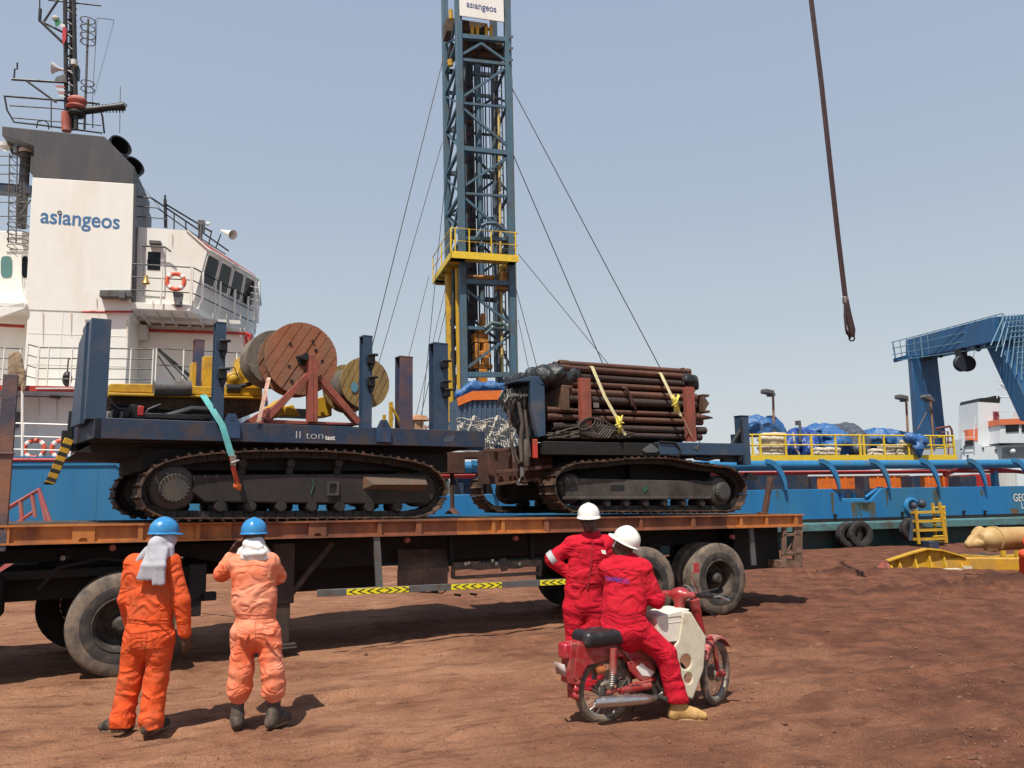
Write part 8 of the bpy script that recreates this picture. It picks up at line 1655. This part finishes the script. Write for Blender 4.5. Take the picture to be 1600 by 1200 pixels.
m = MB(); q = K0(1100, 944, -.3); m.tube([hh-bars*.34, hh-bars*.36+fd*.05, hh-bars*.42+fd*.12-Vector((0, 0, .04))], .009, 6); part('steel_lever', m, chrome, bk_)
for sy in (-1, 1):
    o = sax*sy*.065; m = MB(); m.tube([Vector((WB-.12, 0, .60))+o, Vector((WB-.07, 0, .50))+o, fc+o+Vector((-.05, 0, .05))], [.026, .026, .020], 12); m.tube([fc+o+Vector((-.07, 0, .02)), fc+o+fd*.03], [.03, .034], 12); part('fork_leg', m, br_, bk_)
m = MB(); A = []; Rg = .315
for i in range(13): a = radians(150-i*9.6); A.append((Rg*cos(a), Rg*sin(a)))
def fp_(r, z, o): return tuple(fc+fd*r+Vector((0, 0, z))+sax*o)
for i in range(12):
    (x0, z0), (x1, z1) = A[i], A[i+1]; m.add([fp_(x0*.94, z0*.94, -.055), fp_(x0, z0+.008, -.035), fp_(x0, z0+.012, .035), fp_(x0*.94, z0*.94, .055), fp_(x1*.94, z1*.94, -.055), fp_(x1, z1+.008, -.035), fp_(x1, z1+.012, .035), fp_(x1*.94, z1*.94, .055)], [(0, 1, 5, 4), (1, 2, 6, 5), (2, 3, 7, 6)])
g_ = part('front_fender', m, M('faded_pink_fender', (.45, .10, .09), .5, 0, (.4, .2, .15), .42, 9, .2), bk_, fix=False); q = g_.modifiers.new('t', 'SOLIDIFY'); q.thickness = .004
# ---- rider
D = 7.2; P = lambda x, y, v=0: np.array(K.w(K0(x, y, v)))
J = dict(head=P(975, 850, .02), neck=P(979, 876, .0), chest=P(979, 902, .02), pelvis=P(974, 974, 0), shL=P(949, 890, .14), shR=P(1006, 888, -.12), elL=P(1003, 934, .26), elR=P(1028, 938, -.18), wrL=P(1030, 925, .24), wrR=P(1030, 925, -.12),
         hpR=P(992, 979, -.09), hpL=P(990, 976, .10), knR=P(1040, 1022, -.19), knL=P(1040, 1018, .20), anR=P(1061, 1102, -.24), anL=P(1050, 1092, .24), toeR=P(1088, 1112, -.22), toeL=P(1075, 1100, .25))
gb_ = hh-bars*.25; wrR = np.array(K.w(tuple(gb_-fd*.085+Vector((0, 0, .035))))); J['wrR'] = wrR; gl_ = hh+bars*.25; J['wrL'] = np.array(K.w(tuple(gl_-fd*.085+Vector((0, 0, .035)))))
J['wrR'] = P(1016, 934, .02); J['shR'] = P(1004, 890, -.10); J['elR'] = P(1026, 938, -.17); J['elL'] = (J['shL']+J['wrL'])/2+np.array((-.02, .08, -.14))
fdw = np.array(K.w((fd.x, fd.y, 0)))-np.array(K.w((0, 0, 0))); fdw[2] = 0; brw = np.array(K.w((bars.x, bars.y, 0)))-np.array(K.w((0, 0, 0))); brw[2] = 0
ku = np.array((K.c, K.s, 0)); kv = np.array((-K.s, K.c, 0)); J['anR'][2] = .11; J['anL'][2] = .11; J['toeR'] = J['anR']+np.array((.17, -.01, -.06)); J['toeL'] = J['anL']+ku*.15-np.array((0, 0, .06))
t4, j, hf, hr, hup = figure('worker in red coverall and white helmet sitting on the motorcycle, back to us', tuple(np.array(K.w((.2, 0, 0)))), J, (.60, .78, .0), (-.58, .70, .42), (.40, -.22, .88), dict(skin=skin, cloth=cov_r, seam=M('red_dark_seam', (.34, .006, .016), .9, var=.2), boot=boot_t, collar=blkpl, hat=hat_w, sole=M('tan_sole', (.42, .28, .12), .8, 0, DUST, .45, 12, .2)),
    dict(hands=dict(R=(kv*.8-ku*.2+np.array((0, 0, .1)), (0, 0, -1), -ku, .9), L=(fdw*.9-np.array((0, 0, .25)), (0, 0, -1), -brw, 1.1)), tw=.20, sq=.72, waist=.185, hipw=.215, legr=(.112, .090, .086), hem=.84, hemz=.155, wr=.006, wf=7, boot=.03, bootr=.048, bl=1.22, seams=[[(946, 953), (975, 962), (1000, 957), (1012, 948)], [(948, 959), (975, 968), (1000, 963), (1013, 953)], [(940, 893), (966, 888), (1006, 893)], [(985, 960), (1010, 985), (1034, 1010), (1045, 1050), (1050, 1090)], [(1000, 897), (1008, 920), (1010, 945)]]))
# lettering across the back
bfv = nz((.60, .78, 0)); q = P(963, 906, 0)-bfv*.16; rt = nz(np.cross(bfv, (0, 0, 1)))
q = j['chest']*.62+j['pelvis']*.38; q = np.array(j['chest'])+np.array((0, 0, -.01))-bfv*.152-rt*-.0
lettering('back_lettering', 'NAPESCO', .052, M('print_blue', (.06, .05, .40), .7, var=.1), t4, (tuple(q), tuple(rt+np.array((0, 0, -.08))), (0, 0, 1)), .010, .016, 1.0)
m = MB(); m.lathe([(.042, -.02), (.042, .07), (.038, .07)], j['anR']-np.array((0, 0, .0))+np.array((0, 0, .03)), (0, 0, 1), 16); part('sock', m, M('grey_sock', (.45, .42, .38), .9, 0, DUST, .4, 12, .15), t4)
m = MB(); c_ = j['head']; m.strip([c_+hup*.03-hr*.082+hf*.03, c_-hup*.05-hr*.072+hf*.04, c_-hup*.10+hf*.055], .022, .003, hf); part('chin_strap', m, refl, t4)
# ---- worker 5: crouching at the right edge of the photograph, only partly inside it
D = gnd(1596, 905).y; P = lambda x, y, d=0: np.array(W.p(x, y, D+d))
J = dict(head=P(1624, 800, -.1), neck=P(1622, 816, 0), chest=P(1620, 834, 0), pelvis=P(1616, 876, .1), shL=P(1632, 826, 0), shR=P(1609, 826, 0), elL=P(1634, 846, -.15), elR=P(1604, 846, -.15), wrL=P(1626, 862, -.3), wrR=P(1609, 862, -.3),
         hpR=P(1611, 880, .1), hpL=P(1622, 880, .1), knR=P(1601, 866, -.28), knL=P(1630, 866, -.28), anR=P(1600, 896, -.05), anL=P(1630, 896, -.05), toeR=P(1597, 903, -.2), toeL=P(1632, 903, -.2))
J['anR'][2] = .11; J['anL'][2] = .11; J['toeR'] = J['anR']+np.array((-.05, -.14, -.05)); J['toeL'] = J['anL']+np.array((.05, -.14, -.05))
figure('crouching worker in orange coverall cut off by the right edge of the photo', (P(1612, 900)[0], D, 0), J, (-.1, -1, 0), (-.1, -1, -.2), (0, -.1, 1), dict(skin=skin, seam=cov_r, cloth=M('orange_red_coverall', (.75, .07, .02), .85, 0, (.6, .1, .05), .4, 6, .15), boot=boot_d, hat=hat_w),
    dict(hands=dict(R=((.3, -.6, -.6), (0, 0, -1), (-1, 0, 0), .6), L=((-.3, -.6, -.6), (0, 0, -1), (1, 0, 0), .6)), legr=(.12, .10, .085)))
